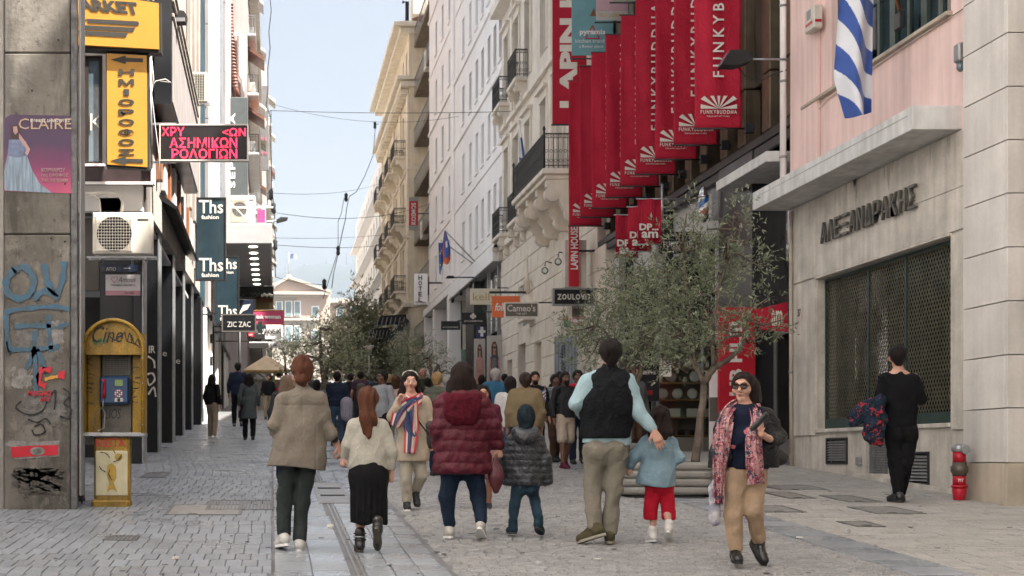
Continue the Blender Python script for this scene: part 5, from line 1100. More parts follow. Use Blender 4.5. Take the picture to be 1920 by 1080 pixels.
MB().tube([q(194,712,Yb+.11),q(195,720,Yb+.09),q(195,735,Yb+.09),q(194,745,Yb+.11)],[.022,.014,.014,.024],10).build('handset',M_red2,ph)
MB().tube([q(194,746,Yb+.12),q(193,762,Yb+.1),q(186,772,Yb+.1),q(178,778,Yb+.14),q(177,800,Yb+.14),q(184,808,Yb+.12),q(195,802,Yb+.12),q(197,775,Yb+.16),q(192,765,Yb+.2)],.006,6).build('handset_cord',M_steel,ph)
MB().cbox(cx-ra-.005,cx+ra+.005,Yb-.01,Yb+dpt+.01,PZ(818,Yb),PZ(811,Yb),.006).build('shelf_edge',M_steel,t)
MB().cbox(PX(175,Yb),PX(242,Yb),Yb+.04,Yb+.30,gz(Yb)-.05,PZ(820,Yb),.03).build('pedestal',M_yelp,t);MB().cbox(PX(178,Yb),PX(239,Yb),Yb+.03,Yb+.06,PZ(930,Yb),PZ(845,Yb),.01).build('pedestal_panel',M_yelw,t)
MB().cbox(PX(170,Yb),PX(243,Yb),Yb+.02,Yb+.33,gz(Yb)-.05,gz(Yb)+.09,.03).build('foot',M_yelp,t)
text('Cine',MBk,t,q(173,642,Yb+.043),XR,UP,.36,.19,off=-.004,shear=.35,name='scrawl');strokes([[q(a,b,Yb+.04)for a,b in l]for l in(((228,636),(233,622),(238,640),(243,624),(247,642)),((246,628),(252,645),(258,636),(262,648)),((238,640),(255,646),(262,652)),((205,630),(215,638),(228,628)))],.012,MBk,t,'scrawl')
strokes([[q(a,b,Yb+.04)for a,b in l]for l in(((174,636),(180,646),(186,634),(190,646),(198,636)),((172,640),(185,640),(205,638)))],.012,mat('green_marker',(.02,.16,.08),.6,.1,4),t,'scrawl')
text('DLIOS',MBk,t,q(186,785,Yb+.252),XR,UP,.26,.12,off=-.01,shear=.2,name='scrawl')
rr=random.Random(11);strokes([[q(160+rr.uniform(0,16),665+k*9+rr.uniform(-3,3),Yb+.215)for _ in range(4)]for k in range(11)]+[[q(246+rr.uniform(0,18),690+k*9+rr.uniform(-3,3),Yb+.215)for _ in range(3)]for k in range(8)],.008,MBk,t,'scrawl')
text('NESTA',M_red2,t,q(180,838,Yb+.032),XR,UP,.34,.10,off=-.006,name='scrawl')
oc=mat('ochre_paint',(.42,.27,.04),.6,.2,6)
mb=MB();mb.lathe(q(222,857,Yb+.026),[(.045,-.001),(.045,.001)],14,axis='y');mb.build('painted_balloon',oc,t)
def ppoly(pts,m,nm,d):mb=MB();mb.face([q(a,b,Yb+d)for a,b in pts]);return mb.build(nm,m,t)
ppoly([(202,872),(210,868),(217,875),(218,895),(213,906),(220,922),(209,916),(200,923),(205,906),(200,890)],oc,'painted_figure',.025);strokes([[q(a,b,Yb+.018)for a,b in l]for l in(((198,885),(190,880),(186,874)),((206,880),(204,890),(210,900)),((212,866),(222,862),(228,852)),((188,848),(198,850),(206,858)),((213,845),(216,850)))],.010,MBk,t,'scrawl')
# ---- corner building: facade facing down the street, arcade on the right
t=thing('corner_building','grimy corner building with dark arcade columns and a slanted metal fascia','building',(-4,30,gz(30)));CB=t
Yc=25.4;f=MB();wo=[(PX(158,Yc),PX(192,Yc),PZ(308,Yc),PZ(104,Yc))]
xs_=[-14,wo[0][0],wo[0][1],XL+.02];z_lo,z_hi=PZ(400,Yc),13
f.box(-14,wo[0][0],Yc,Yc+.3,z_lo,z_hi);f.box(wo[0][1],XL+.02,Yc,Yc+.3,z_lo,z_hi);f.box(wo[0][0],wo[0][1],Yc,Yc+.3,z_lo,wo[0][2]);f.box(wo[0][0],wo[0][1],Yc,Yc+.3,wo[0][3],z_hi);f.build('front_wall',mat('dark_brown_wall',(.11,.095,.085),.6,.15,2,streak=.3),t)
w_=MB();a,b,c,d_=wo[0];w_.box(a,a+.07,Yc+.05,Yc+.12,c,d_);w_.box(b-.07,b,Yc+.05,Yc+.12,c,d_);w_.box(a+.07,b-.07,Yc+.05,Yc+.12,d_-.07,d_);w_.box(a+.07,b-.07,Yc+.05,Yc+.12,c,c+.06);wi=w_.build('window',M_bronze2,t);MB().box(a+.07,b-.07,Yc+.08,Yc+.09,c+.06,d_-.07).build('pane',M_glassl,wi)
MB().box(a+.02,b-.02,Yc+.25,Yc+.28,c,d_).build('curtain',M_lgrey,wi);text('K',M_letter,wi,(a+.1,Yc+.06,PZ(243,Yc)),XR,UP,.24,.3,off=-.01);MB().cbox(a-.05,b+.05,Yc-.06,Yc,c-.05,c-.003,.01).build('window_sill',M_white2,t)
MB().cbox(-14,PX(283,Yc-.5),Yc-.5,Yc+.0-.003,PZ(341,Yc-.5),PZ(315,Yc-.5),.01).build('brown_band',mat('brown_band',(.05,.03,.03),.5,.15,4),t)
f=MB();f.box(-14,PX(287,Yc-.54),Yc-.53,Yc-.501,PZ(346,Yc-.5),PZ(341,Yc-.5));f.box(PX(283,Yc-.5)+.002,PX(288,Yc-.5),Yc-.53,Yc-.1,PZ(341,Yc-.5)+.002,PZ(312,Yc-.5));f.build('band_edge',M_white2,t)
MB().box(-14,XL-.02,Yc-.2,Yc-.003,PZ(399,Yc),PZ(347,Yc)).build('white_lintel',M_white,t);MB().box(-14,XL-.05,Yc+.3,Yc+14,PZ(400,Yc)+.02,PZ(400,Yc)+.1).build('arcade_ceiling',M_lgrey,t)
MB().cbox(PX(152,Yc+.4),PX(186,Yc+.4),Yc+.4,Yc+.5,PZ(540,Yc),PZ(402,Yc),.01).build('grey_bulkhead',M_taupe,t);MB().box(-14,-5.6,Yc+.31,Yc+16,gz(25)-.2,6.9).build('arcade_back_wall',M_black2,t);MB().box(-14,PX(187,Yc+1.5),Yc+1.5,Yc+1.7,gz(25)-.1+.0,PZ(540,Yc)).build('arcade_shutter',M_black2,t)
mesh_leaf(0,0,0,0,t,0)if False else None
MB().cbox(PX(186,Yc-.2),PX(228,Yc-.2),Yc-.2,Yc,PZ(399,Yc-.2),PZ(370,Yc-.2),.01).build('duct_cover',mat('slate_panel',(.035,.045,.05),.4,.1,3),t)
# arcade columns
for k,(Y,pxl,pxr)in enumerate(((25.0,187,269),(28.6,0,298),(32.6,0,325),(36.5,0,340),(40.4,0,360))):
 xr=PX(pxr,Y)if k!=3 else XL;xl=PX(pxl,Y)if k==0 else xr-.75;ztop=PZ(482,Y)if k==0 else 6.15+.1*k
 if k in(0,):ztop=PZ(479,Y)
 c_=MB().cbox(xl,xr-.03,Y,Y+.7,gz(Y)-.2,ztop,.01).build('arcade_column',M_black,t);MB().cbox(xr-.028,xr,Y-.01,Y+.7,gz(Y)-.2,ztop,.004).build('metal_edge',M_steel,c_)
 if k==0:MB().cbox(PX(245,Y),PX(250,Y),Y-.012,Y-.001,gz(Y),ztop,.002).build('joint_strip',M_black2,c_)
M_lst2=mat('weathered_beige',(.36,.325,.29),.75,.15,1.2,.05,streak=.2)
# upper facade on the street side
wall=MB();wall.box(XL-.35,XL,25.42,43.6,6.6,16);wall.build('side_wall',M_lst2,t)
MB().prism([(XL-.002,25.9,5.95),(XL-.002,43.6,6.55),(XL-.002,43.6,6.95),(XL-.002,25.9,6.6)],(-.4,0,0),(.06,0,0)).build('arcade_beam',M_lst2,t)
# dark slanted fascia box and grey cladding (leading in from the yellow sign)
mb=MB();mb.prism([(XL+.42,26.2,8.05),(XL+.1,26.2,8.05),(XL+.1,26.2,10.4),(XL+.42,26.2,10.4)],(0,0,0),(0,9.0,0));mb.build('fascia_box',M_black,t)
for k in range(9):MB().cbox(XL+.421,XL+.44,26.25+1.0*k,26.25+1.0*k+.985,8.1,9.6,.004).build('fascia_panel',mat('grey_fascia',(.30,.27,.26),.5,.12,2,streak=.2),t)
for k in range(3):MB().cbox(XL+.42,XL+.47,26.2,35.2,9.65+.28*k,9.72+.28*k,.01).build('awning_rail',M_lst2,t)
for y in(27.8,30.2,33.4,36.8):MB().cbox(XL,XL+.12,y,y+.28,6.96,8.0,.01).build('wood_strip',M_wood,t)
for y in(29.0,31.9,35.4,38.6,41.2):MB().cbox(XL,XL+.09,y,y+.7,6.97,8.02,.01).build('pale_panel',M_lgrey,t)
mb=MB();mb.prism([(XL+.02,28.5,6.7),(XL+.34,28.5,6.5),(XL+.38,28.5,6.55),(XL+.02,28.5,6.85)],(0,0,0),(0,7.8,0));mb.build('black_awning',M_black,t)
for y in(37.5,39.6,41.8):MB().cbox(XL,XL+.14,y,y+.45,8.1,16,.02).build('pilaster',M_lst2,t)
for(a,b,c,d_)in((25.6,27.2,11,13),(36,37.3,9,11),(40.2,41.6,8.6,11),(38.1,39.5,11.4,14)):window(t,XL-.002,a,b,c,d_,'casement',sgn=-1,inset=-.05)
# signs of the corner building
def lboard(*a,**k):return board(*a,**k)
s=thing('market_sign','big yellow sign with dark letters ARKET and a winged stripe logo','sign',(PX(225,24.4),24.4,8.4));Y=24.2
mb=MB();pl=[P(120,82,Y),P(298,92,Y),P(297,6,Y),P(120,-22,Y)];mb.prism(pl,(0,0,0),(0,.06,0));mb.build('face',M_yel,s)
mb=MB();mb.prism([P(119,88,Y),P(302,97,Y),P(301,2,Y),P(119,-26,Y)],(0,.062,0),(0,.3,0));mb.build('box',M_black2,s)
text('ARKET',M_char,s,P(150,19,Y-.006),(1,0,-.07),(0,0,1),PX(257,Y)-PX(150,Y),.20,off=.04,shear=-.25)
for(a0,b0,a1,b1)in((166,38,258,44),(158,50,254,56),(150,60,240,66)):mb=MB();mb.prism([P(a0,b0+5,Y),P(a1-4,b1+4,Y),P(a1,b1-4,Y),P(a0-4,b0-3,Y)],(0,-.008,0),(0,-.002,0));mb.build('logo_stripe',M_char,s)
MB().lathe(P(257,44,Y-.006),[(.035,-.003),(.035,.003)],12,axis='y').build('logo_dot',M_char,s);mb=MB();mb.prism([P(148,28,Y),P(162,38,Y),P(148,48,Y)],(0,-.009,0),(0,-.002,0));mb.build('logo_arrow',M_char,s)
s=thing('mezzanine_sign','tall yellow sign with dark Greek letters stacked between two left arrows','sign',(PX(238,24.3),24.3,PZ(314,24.3)));Y=24.3
mb=MB();mb.prism([P(201,308,Y),P(276,313,Y),P(275,104,Y),P(200,100,Y)],(0,0,0),(0,.04,0));mb.build('face',M_yel,s);mb=MB();mb.prism([P(199,312,Y),P(279,317,Y),P(278,101,Y),P(198,97,Y)],(0,.042,0),(0,.2,0));mb.build('box',M_black2,s)
for i,ch in enumerate('ΗΜΙΟΡΟΦΟΣ'):
 yy=136+18.7*i;w2=5 if ch=='Ι' else 14.5;mb=None;ftext(ch,M_char,s,237-w2,yy+5.5,237+w2,yy-6.5,Y-.006,off=.03)
for yy in(112,301):mb=MB();mb.prism([P(208,yy,Y),P(236,yy-8,Y),P(236,yy-3.5,Y),P(268,yy-2.5,Y),P(268,yy+4.5,Y),P(236,yy+3.5,Y),P(236,yy+8,Y)],(0,-.008,0),(0,-.002,0));mb.build('arrow',M_char,s)
s=thing('led_sign','black LED sign with red glowing Greek letters and a thin white frame','sign',(PX(383,26),26,PZ(300,26)));Y=26.0
MB().cbox(PX(301,Y),PX(463,Y),Y,Y+.12,PZ(299,Y),PZ(235,Y),.006).build('panel',mat('led_black',(.02,.012,.014),.4,.1,3),s)
f=MB();f.box(PX(299,Y),PX(466,Y),Y-.012,Y+.13,PZ(235,Y),PZ(232.5,Y));f.box(PX(299,Y),PX(466,Y),Y-.012,Y+.13,PZ(301.5,Y),PZ(299,Y));f.box(PX(299,Y),PX(301,Y),Y-.012,Y+.13,PZ(299,Y),PZ(235,Y));f.box(PX(463,Y),PX(466,Y),Y-.012,Y+.13,PZ(299,Y),PZ(235,Y));f.build('frame',M_letter,s)
M_led=mat('red_led',(.5,.02,.04),.4,.05,5,emit=(1.0,.03,.08),estr=.85)
def led(txt,px0,py1,px1,py0):
 a=P(px0,py1,Y-.008);b=P(px1,py0,Y-.008);ftext(txt,M_led,s,px0,py1,px1,py0,Y-.008,off=.012)
led('ΧΡΥ',303,255,346,238);led('<ΩΝ',417,255,461,240);led('ΑΣΗΜΙΚΩΝ',318,277,445,258);led('ΡΟΛΟΓΙΩΝ',322,297,445,279)
m_=MB()
for i in range(1,41):m_.box(PX(301+4*i,Y)-.004,PX(301+4*i,Y)+.004,Y-.016,Y-.013,PZ(298.6,Y),PZ(235.6,Y))
m_.build('led_grid',M_black2,s);MB().bar((XL-.1,Y+.06,PZ(231,Y)),(PX(330,Y),Y+.06,PZ(231,Y)),.04).build('arm',M_steel,s);MB().bar((XL-.1,Y+.06,PZ(303,Y)),(PX(330,Y),Y+.06,PZ(303,Y)),.04).build('arm',M_steel,s)
# air conditioners
def ac(label,px0,px1,py0,py1,Y,depth=.35,grille='round'):
 t=thing('air_conditioner',label,'air conditioner',(PX((px0+px1)/2,Y),Y,PZ(py1,Y)));x0,x1,z0,z1=PX(px0,Y),PX(px1,Y),PZ(py1,Y),PZ(py0,Y);w_,h_=x1-x0,z1-z0
 MB().cbox(x0,x1,Y,Y+depth,z0,z1,.02).build('casing',M_ac,t);cx,cz,r_=x0+w_*.37,z0+h_*.48,min(h_*.42,w_*.3)
 if grille=='round':
  MB().cbox(x0+w_*.05,x0+w_*.68,Y-.008,Y-.0005,z0+h_*.06,z1-h_*.09,.004).build('grille_recess',M_ac,t);MB().lathe((cx,Y-.012,cz),[(r_,-.003),(r_,.003)],28,axis='y').build('fan_opening',M_dark,t)
  n=14;gm=M_ac
  for i in range(n):x_=x0+w_*.06+(w_*.61)*i/(n-1);MB().box(x_-.0028,x_+.0028,Y-.03,Y-.022,z0+h_*.07,z1-h_*.10).build('grille_wire',gm,t)
  for i in range(12):z_=z0+h_*.09+(h_*.79)*i/11;MB().box(x0+w_*.06,x0+w_*.67,Y-.038,Y-.031,z_-.0028,z_+.0028).build('grille_wire',gm,t)
  MB().box(x0+w_*.76,x0+w_*.94,Y-.003,Y-.001,z1-h_*.2,z1-h_*.16).build('badge',M_char,t)
 else:
  for i in range(5):
   for j in range(16):MB().box(x0+w_*(.12+.15*i),x0+w_*(.23+.15*i),Y-.004,Y-.0005,z0+h_*(.06+.055*j),z0+h_*(.095+.055*j)).build('vent_slot',M_char,t)
 for zz in(z0-.03,):MB().bar((x0-.1,Y+.05,zz-.02),(x1+.08,Y+.05,zz-.02),.03).build('rack_bar',M_steel,t);MB().bar((x0-.1,Y+depth-.05,zz-.02),(x1+.08,Y+depth-.05,zz-.02),.03).build('rack_bar',M_steel,t)
 for xx in(x0+.12*w_,x1-.12*w_):MB().bar((xx,Y+.02,zz-.05),(xx,Y+depth+.1,zz-.05),.03).build('rack_foot',M_steel,t)
 return t
a_=ac('large white air conditioner with a round grille on a rack above the black column',173,285,398,476,24.4);q=lambda a,b,y=24.6:P(a,b,y)
MB().tube([q(188,398),q(186,376),q(178,366),q(160,362),q(145,362)],.022,8).build('hose',M_ac,a_);MB().tube([q(228,398),q(230,380),q(224,366),q(210,360),q(190,362),q(150,364)],.028,8).build('hose',M_ac,a_)
ac('slim beige air conditioner fixed sideways high on the corner building facade',358,388,135,190,37.5,.3,'slots')
d=thing('floodlight','black rectangular floodlight above the slanted grey fascia','lamp',(PX(333,27),27,PZ(42,27)));Y=27.0;mb=MB();mb.prism([P(318,16,Y),P(345,20,Y),P(351,30,Y),P(349,42,Y),P(323,42,Y),P(315,22,Y)],(0,0,0),(0,.2,0));mb.build('lamp_head',M_black2,d);MB().box(PX(324,Y),PX(347,Y),Y-.01,Y-.002,PZ(40,Y),PZ(33,Y)).build('lamp_glass',M_grey,d);MB().bar((PX(322,Y),Y+.1,PZ(20,Y)),(XL,Y+.1,PZ(0,Y)),.04).build('arm',M_iron,d)
# label and poster on the first column
s=thing('apo_sign','dark blue strip sign with pale letters on the black column under the air conditioner','sign',(PX(228,24.97),24.97,PZ(510,25)));Y=24.97;MB().cbox(PX(196,Y),PX(260,Y),Y-.015,Y+.01,PZ(510,Y),PZ(497,Y),.003).build('plate',mat('deep_blue_plate',(.015,.03,.07),.3,.05,3),s);ftext('ΑΠΟ',M_letter,s,199,507.5,217,501,Y-.018);ftext('-----',M_letter,s,232,504,244,502,Y-.018)
s=thing('shop_poster','white and pink poster with a heart on the black column','poster',(PX(230,24.97),24.97,PZ(554,25)));MB().cbox(PX(198,Y),PX(263,Y),Y-.01,Y+.01,PZ(554,Y),PZ(515,Y),.002).build('sheet',mat('poster_white',(.55,.52,.53),.5,.05,2),s);MB().box(PX(198,Y),PX(263,Y),Y-.013,Y-.0105,PZ(553.6,Y),PZ(545,Y)).build('pink_band',mat('band_pink',(.5,.25,.3),.5,.15,5),s)
strokes([[P(a,b,Y-.016)for a,b in((214,530),(209,524),(210,519),(214,521),(218,518),(220,523),(214,531))]],.008,mat('heart_red',(.45,.05,.1),.5,.05,4),s,'heart');ftext('Amous',M_char,s,221,529,255,519,Y-.014,shear=.4,off=-.01);ftext('ΓΥΝΑΙΚΕΙΑ ΕΝΔΥΜΑΤΑ',M_char,s,208,536,254,533,Y-.014,res=1);ftext('60-70%',M_char,s,234,551,252,547,Y-.015,res=1)
s=thing('graffiti','white spray scrawl and letters on the second dark arcade column','graffiti',(PX(285,28.5),28.5,2.5));Y=28.56;strokes([[P(a,b,Y)for a,b in l]for l in(((277,668),(288,676),(290,690)),((276,702),(286,700),(290,712),(280,722),(276,710)),((278,740),(288,726),(292,744)))],.035,M_letter,s);ftext('IR',M_letter,s,279,662,291,648,Y,off=.02);
for px,Y_ in((309,32.55),(334,36.45)):ftext('e',M_letter,s,px-4,682 if px>320 else 668,px+4,674 if px>320 else 660,Y_)
# cables on the corner
d=thing('cable_bundle','loose pale cables hanging beside the tall yellow sign','cable',(PX(285,24.7),24.7,6));q=lambda a,b,y=24.85:P(a,b,y)
MB().tube([q(283,100),q(288,150),q(283,165),q(292,152),q(310,148),q(322,155),q(300,152)],.009,6).build('cable',M_letter,d);MB().tube([q(286,160),q(284,175),q(290,230),q(298,290),q(300,340)],.011,6).build('cable',M_lgrey,d);MB().tube([q(282,108),q(283,315)],.03,8).build('cable',M_steel,d)
# ---- tall glass and white pillar building
t=thing('glass_pillar_building','tall narrow facade of dark glass and pale pillars behind the corner building','building',(-4,60,gz(60)))
M_lstone=mat('left_pale_stone',(.34,.31,.30),.75,.1,1,.05,streak=.15)
M_dteal=mat('matt_teal_panel',(.03,.06,.075),.55,.3,.7,spec=.15)
strips=[(43.7,48.2,M_dteal,0),(48.2,51.8,M_lstone,.12),(51.8,53.2,M_glassl,.02),(53.2,61,mat('pale_blue_cladding',(.28,.32,.37),.5,.1,1),.05),(61,63,M_steel,.1),(63,66,M_glassl,.04),(66,74.8,M_lstone,.12)]
for k,(a,b,m_,o_)in enumerate(strips):
 nz=7;z0=6.6
 for j in range(nz):MB().cbox(XL-.5,XL+o_,a+.02,b-.02,z0+3.2*j+.01,z0+3.2*(j+1)-.01,.01).build('facade_panel',m_,t)
body(t,-8,XL-.51,43.7,74.8,6.6,29,M_taupe,'core');MB().box(-8,XL-.02,43.62,43.68,6.6,29).build('end_wall',M_lst2,t)
for k in range(9):MB().cbox(XL-.4,XL+.05,44.5+3.4*k,45.2+3.4*k,gz(44+3.4*k)-.1,6.55,.02).build('ground_column',[M_black,M_white2,M_cream2][k%3],t)
for k,y in enumerate((46.4,50.6,54.8,58.6,63,68)):MB().cbox(XL-.3,XL-.05,y,y+2.2,gz(y)-.1,6.5,.02).build('shop_front',[M_black2,M_cream,M_glassl][k%3],t)
MB().cbox(XL-.1,XL+.12,51.0,51.4,gz(51)-.1,6.5,.02).build('striped_jamb',M_white2,t)
for k in range(7):MB().box(XL+.05,XL+.125,50.99,51.2,gz(51)+.3+.8*k,gz(51)+.62+.8*k).build('jamb_band',M_dark,t)
# Ths signs
for(px0,px1,py0,py1,Y,l)in((368,422,372,524,40.3,'nearer tall teal sign with white Ths lettering twice'),(405,447,482,605,50.0,'farther tall teal sign with white Ths lettering, lower and smaller')):
 s=thing('tall_teal_sign',l,'sign',(PX((px0+px1)/2,Y),Y,PZ(py1,Y)),'tall teal projecting signs');MB().cbox(PX(px0,Y),PX(px1,Y),Y,Y+.14,PZ(py1,Y),PZ(py0,Y),.01).build('board',M_teal,s);f=MB()
 x0,x1,z0,z1=PX(px0,Y),PX(px1,Y),PZ(py1,Y),PZ(py0,Y);f.box(x0-.03,x0,Y-.02,Y+.15,z0-.03,z1+.03);f.box(x1,x1+.03,Y-.02,Y+.15,z0-.03,z1+.03);f.box(x0,x1,Y-.02,Y+.15,z1,z1+.03);f.box(x0,x1,Y-.02,Y+.15,z0-.03,z0);f.build('frame',M_black2,s)
 w_,h_=px1-px0,py1-py0
 for yy in(0.02,.735):ftext('Ths',M_letter,s,px0+w_*.09,py0+h_*(yy+.165),px0+w_*.93,py0+h_*yy,Y-.006,off=.012);ftext('fashion',M_letter,s,px0+w_*.18,py0+h_*(yy+.235),px0+w_*.78,py0+h_*(yy+.185),Y-.006,off=.02)
 for zz in(z0+.3,z1-.3):MB().bar((x0,Y+.07,zz),(XL-.1,Y+.07,zz),.05).build('arm',M_iron,s)
s=lboard('zic_zac_sign','black sign reading ZIC ZAC in thin white letters',418,591,478,620,47,M_black,arm='l',frame=M_taupe);ftext('ZIC ZAC',M_letter,s,426,613,470,603,46.99)
s=lboard('navy_logo_sign','navy sign with a white wing like swoosh above the black sign',448,562,475,592,52,mat('navy_board',(.012,.022,.045),.4,.1,3));mb=MB();Yq=51.99;mb.prism([P(449,586,Yq),P(456,572,Yq),P(470,570,Yq),P(464,580,Yq),P(455,584,Yq),P(450,590,Yq)],(0,0,0),(0,-.01,0));mb.build('swoosh',M_letter,s)
MB().tube([(PX(449,52),52.1,PZ(590,52)),(PX(449,52),52.1,gz(52))],.05,8).build('post',M_iron,s)
s=lboard('pink_sign','pink sign with orange border and white letters woman',474,583,531,608,60,mat('hot_pink',(.6,.07,.17),.5,.06,2),arm='l',frame=mat('orange_border',(.5,.22,.05),.5,.1,3));ftext('pink woman',M_whitel,s,477,600,526,590,59.98,off=.04)
s=lboard('white_sign','white sign with grey letters PANSIK and a dark cross in front',484,609,528,636,57,M_white2,arm='l');ftext('PANSiK',M_char,s,490,626,527,616,56.98,off=.01)
s=thing('pharmacy_cross','dark cross shaped pharmacy sign over a small black plate','sign',(PX(487,55),55,PZ(640,55)));Yq=55.0;f=MB();f.cbox(PX(484,Yq),PX(492,Yq),Yq,Yq+.2,PZ(624,Yq),PZ(602,Yq),.01);f.cbox(PX(478,Yq),PX(499,Yq),Yq+.003,Yq+.19,PZ(616,Yq),PZ(609,Yq),.01);f.build('cross',mat('cross_green_black',(.02,.035,.035),.4,.1,3),s);MB().cbox(PX(476,Yq),PX(497,Yq),Yq,Yq+.1,PZ(636,Yq),PZ(626,Yq),.01).build('plate',M_black2,s);MB().bar((PX(478,Yq),Yq+.1,PZ(612,Yq)),(XL,Yq+.1,PZ(612,Yq)),.05).build('arm',M_iron,s)
s=lboard('small_red_sign','very small red and white sign left of the pharmacy cross',465,624,476,632,54,M_red2,arm='l');ftext('HIT',M_whitel,s,467,630,474,626,53.98,off=.02)
s=lboard('grey_two_part_sign','grey and white double sign under the pharmacy cross',467,641,528,652,58,M_white2,arm='l');MB().box(PX(466,58),PX(504,58),57.95,57.99,PZ(653,58),PZ(643,58)).build('dark_half',M_char,s);ftext('SiK',M_char,s,506,650,522,643,57.98)
s=lboard('gold_sign','dull gold sign with red letters under the black festoon canopy',480,556,513,580,64,mat('gold_board',(.33,.25,.10),.5,.15,3),arm='l');ftext('ΕΠΙΠΛΑ',M_red2,s,483,567,511,560,63.98)
# canopy box with downlights
t=thing('lit_canopy','grey projecting canopy box with a row of eight round downlights underneath','canopy',(-1.1,55,PZ(456,50)));za,zb=PZ(456,50),PZ(419,50);x1=PX(510,50)
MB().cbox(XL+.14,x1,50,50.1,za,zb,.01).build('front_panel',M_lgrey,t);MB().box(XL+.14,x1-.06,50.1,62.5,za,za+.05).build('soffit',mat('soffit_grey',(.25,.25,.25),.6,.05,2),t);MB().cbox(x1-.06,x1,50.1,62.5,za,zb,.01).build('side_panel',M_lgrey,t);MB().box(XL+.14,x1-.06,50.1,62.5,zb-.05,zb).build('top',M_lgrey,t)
M_dl=mat('downlight_glow',(.9,.85,.6),.4,.02,3,emit=(1.0,.95,.72),estr=1.6)
for k,py in enumerate((462,474,484.5,495,505,514.5,524,532.5)):Yk=F*(za-EYE)/(VY-py);MB().lathe((PX(474.5+1.3*k*.8,Yk),Yk,za-.012),[(.16,-.006),(.16,.006)],16,sy=1.3).build('downlight',M_dl,t)
t=thing('festoon_canopy','black scalloped canopy with small white bulbs behind the grey canopy box','canopy',(-1.2,63,PZ(556,62)));MB().cbox(XL+.14,PX(513,62.6),62.6,64.5,PZ(552,62.6),PZ(536,62.6),.03).build('awning',M_black2,t)
for k in range(14):MB().lathe((PX(452+4.4*k,62.5),62.5,PZ(552,62.5)-.05*(k%2)),[(.02,-.08),(.07,-.03),(.06,.03),(.02,.07)],8).build('bulb',M_letter if k>8 else M_black2,t)
ac('large white air conditioner standing on top of the grey canopy box',432,478,366,417,51.2,.6);s=thing('magenta_poster','magenta poster fragment behind the air conditioner on the canopy','poster',(PX(489,53),53,PZ(417,53)));MB().cbox(PX(482,53),PX(497,53),53,53.05,PZ(417,53),PZ(393,53),.01).build('sheet',mat('magenta_print',(.5,.06,.22),.5,.1,3),s)
d=thing('street_lamp','street lamp arm reaching right from the grey canopy against the sky','street lamp',(PX(528,54),54,PZ(420,54)));c=P(529,413,54);mb=MB();mb.prism([(c.x-.2,53.85,c.z-.1),(c.x+.18,53.85,c.z+.0),(c.x+.22,53.85,c.z+.09),(c.x-.05,53.85,c.z+.1),(c.x-.22,53.85,c.z)],(0,0,0),(0,.3,0));mb.build('lamp_head',M_black2,d);MB().tube([(XL+1.5,54,c.z-.1),(c.x-.15,54,c.z-.02)],.03,6).build('arm',M_steel,d)
d=thing('steel_bracket','white horizontal steel pipe bracket above the grey canopy','bracket',(-1,51,PZ(389,51)));MB().tube([P(430,389,51),P(512,389,51)],.035,8).build('pipe',M_whitel,d);MB().tube([P(432,380,51),P(468,417,51)],.02,6).build('brace',M_whitel,d)
# ---- concrete gable building with the sideways sign
def stack_building(name,label,X0,X1,Ya,Yb,ztop,m,seed,bal=.75,side=True):
 t=thing(name,label,'building',((X0+X1)/2,Ya,gz(Ya)));rr=random.Random(seed);ops=[]
 n=int((ztop-5)/3.15)
 for k in range(n):
  for j in range(int((Yb-Ya)/3)):y=Ya+.8+3*j;ops.append((y,y+1.5,5.2+3.15*k,7.4+3.15*k))
 facade(t,X1,Ya,Yb,gz(Ya)-.3,ztop,ops,m,.2,sgn=-1);body(t,X0,X1-.4,Ya+.05,Yb,gz(Ya)-.2,ztop-.02,M_taupe,'core');MB().box(X0,X1-.001,Ya-.06,Ya+.04,gz(Ya)-.2,ztop).build('gable_wall',m,t)
 for o_ in ops:window(t,X1,*o_,['casement','shutter','dark'][rr.randrange(3)],sgn=-1,inset=.1)
 for k in range(n):
  z=5.05+3.15*k;b_=rr.uniform(.6,1.0)*bal;s_=MB().cbox(X1,X1+b_,Ya+.3,Yb-.3,z-.15,z,.03).build('balcony_slab',M_cream2 if k%2 else M_lgrey,t)
  mb=MB();railing(mb,(X1+b_-.04,Ya+.3,z),(X1+b_-.04,Yb-.3,z),.95,.35,False);railing(mb,(X1,Ya+.32,z),(X1+b_-.04,Ya+.32,z),.95,.12,False);mb.build('balcony_railing',M_iron if k%3 else M_grey,s_)
  for q_ in range(3):
   y=Ya+.6+q_*(Yb-Ya-2)/3+rr.uniform(0,1);w2=rr.uniform(.35,.6)*b_/.75
   if rr.random()<.7:MB().cbox(X1+.1,X1+.1+w2,y,y+.8,z+.02,z+.02+rr.uniform(.5,.9),.03).build('balcony_box',[M_ac,M_grey,M_white][rr.randrange(3)],t)
   if rr.random()<.45:mb=MB();mb.prism([(X1,y,z+2.7),(X1+b_+.3,y,z+2.1),(X1+b_+.3,y,z+1.9),(X1,y,z+2.5)],(0,0,0),(0,2.2,0));mb.build('awning',[M_cream,M_rustpipe,M_lgrey,M_bronze][rr.randrange(4)],t)
 return t
t=stack_building('gable_building','pinkish concrete gable with a brown ribbed duct and crowded balconies behind it',-9,-1.3,75.0,108,36,mat('pinkish_render',(.42,.365,.345),.8,.08,.7,.05,streak=.1),3,.62)
MB().tube([P(431,0,74.9),P(432,40,74.8),P(434,100,74.8),P(441,165,74.8),P(446,182,74.8)],.16,10).build('ribbed_duct',M_rustpipe,t);MB().tube([P(437,65,74.8),P(448,67,74.8),P(449,140,74.8),P(455,150,74.8),P(455,182,74.8)],.09,8).build('vent_pipe',M_white2,t)
for k in range(26):
 py=8+6.2*k;px=431+max(0,(py-40))*.075;MB().lathe(P(px,py,74.8),[(.19,-.03),(.19,.03)],10).build('duct_ring',M_rustpipe,t)
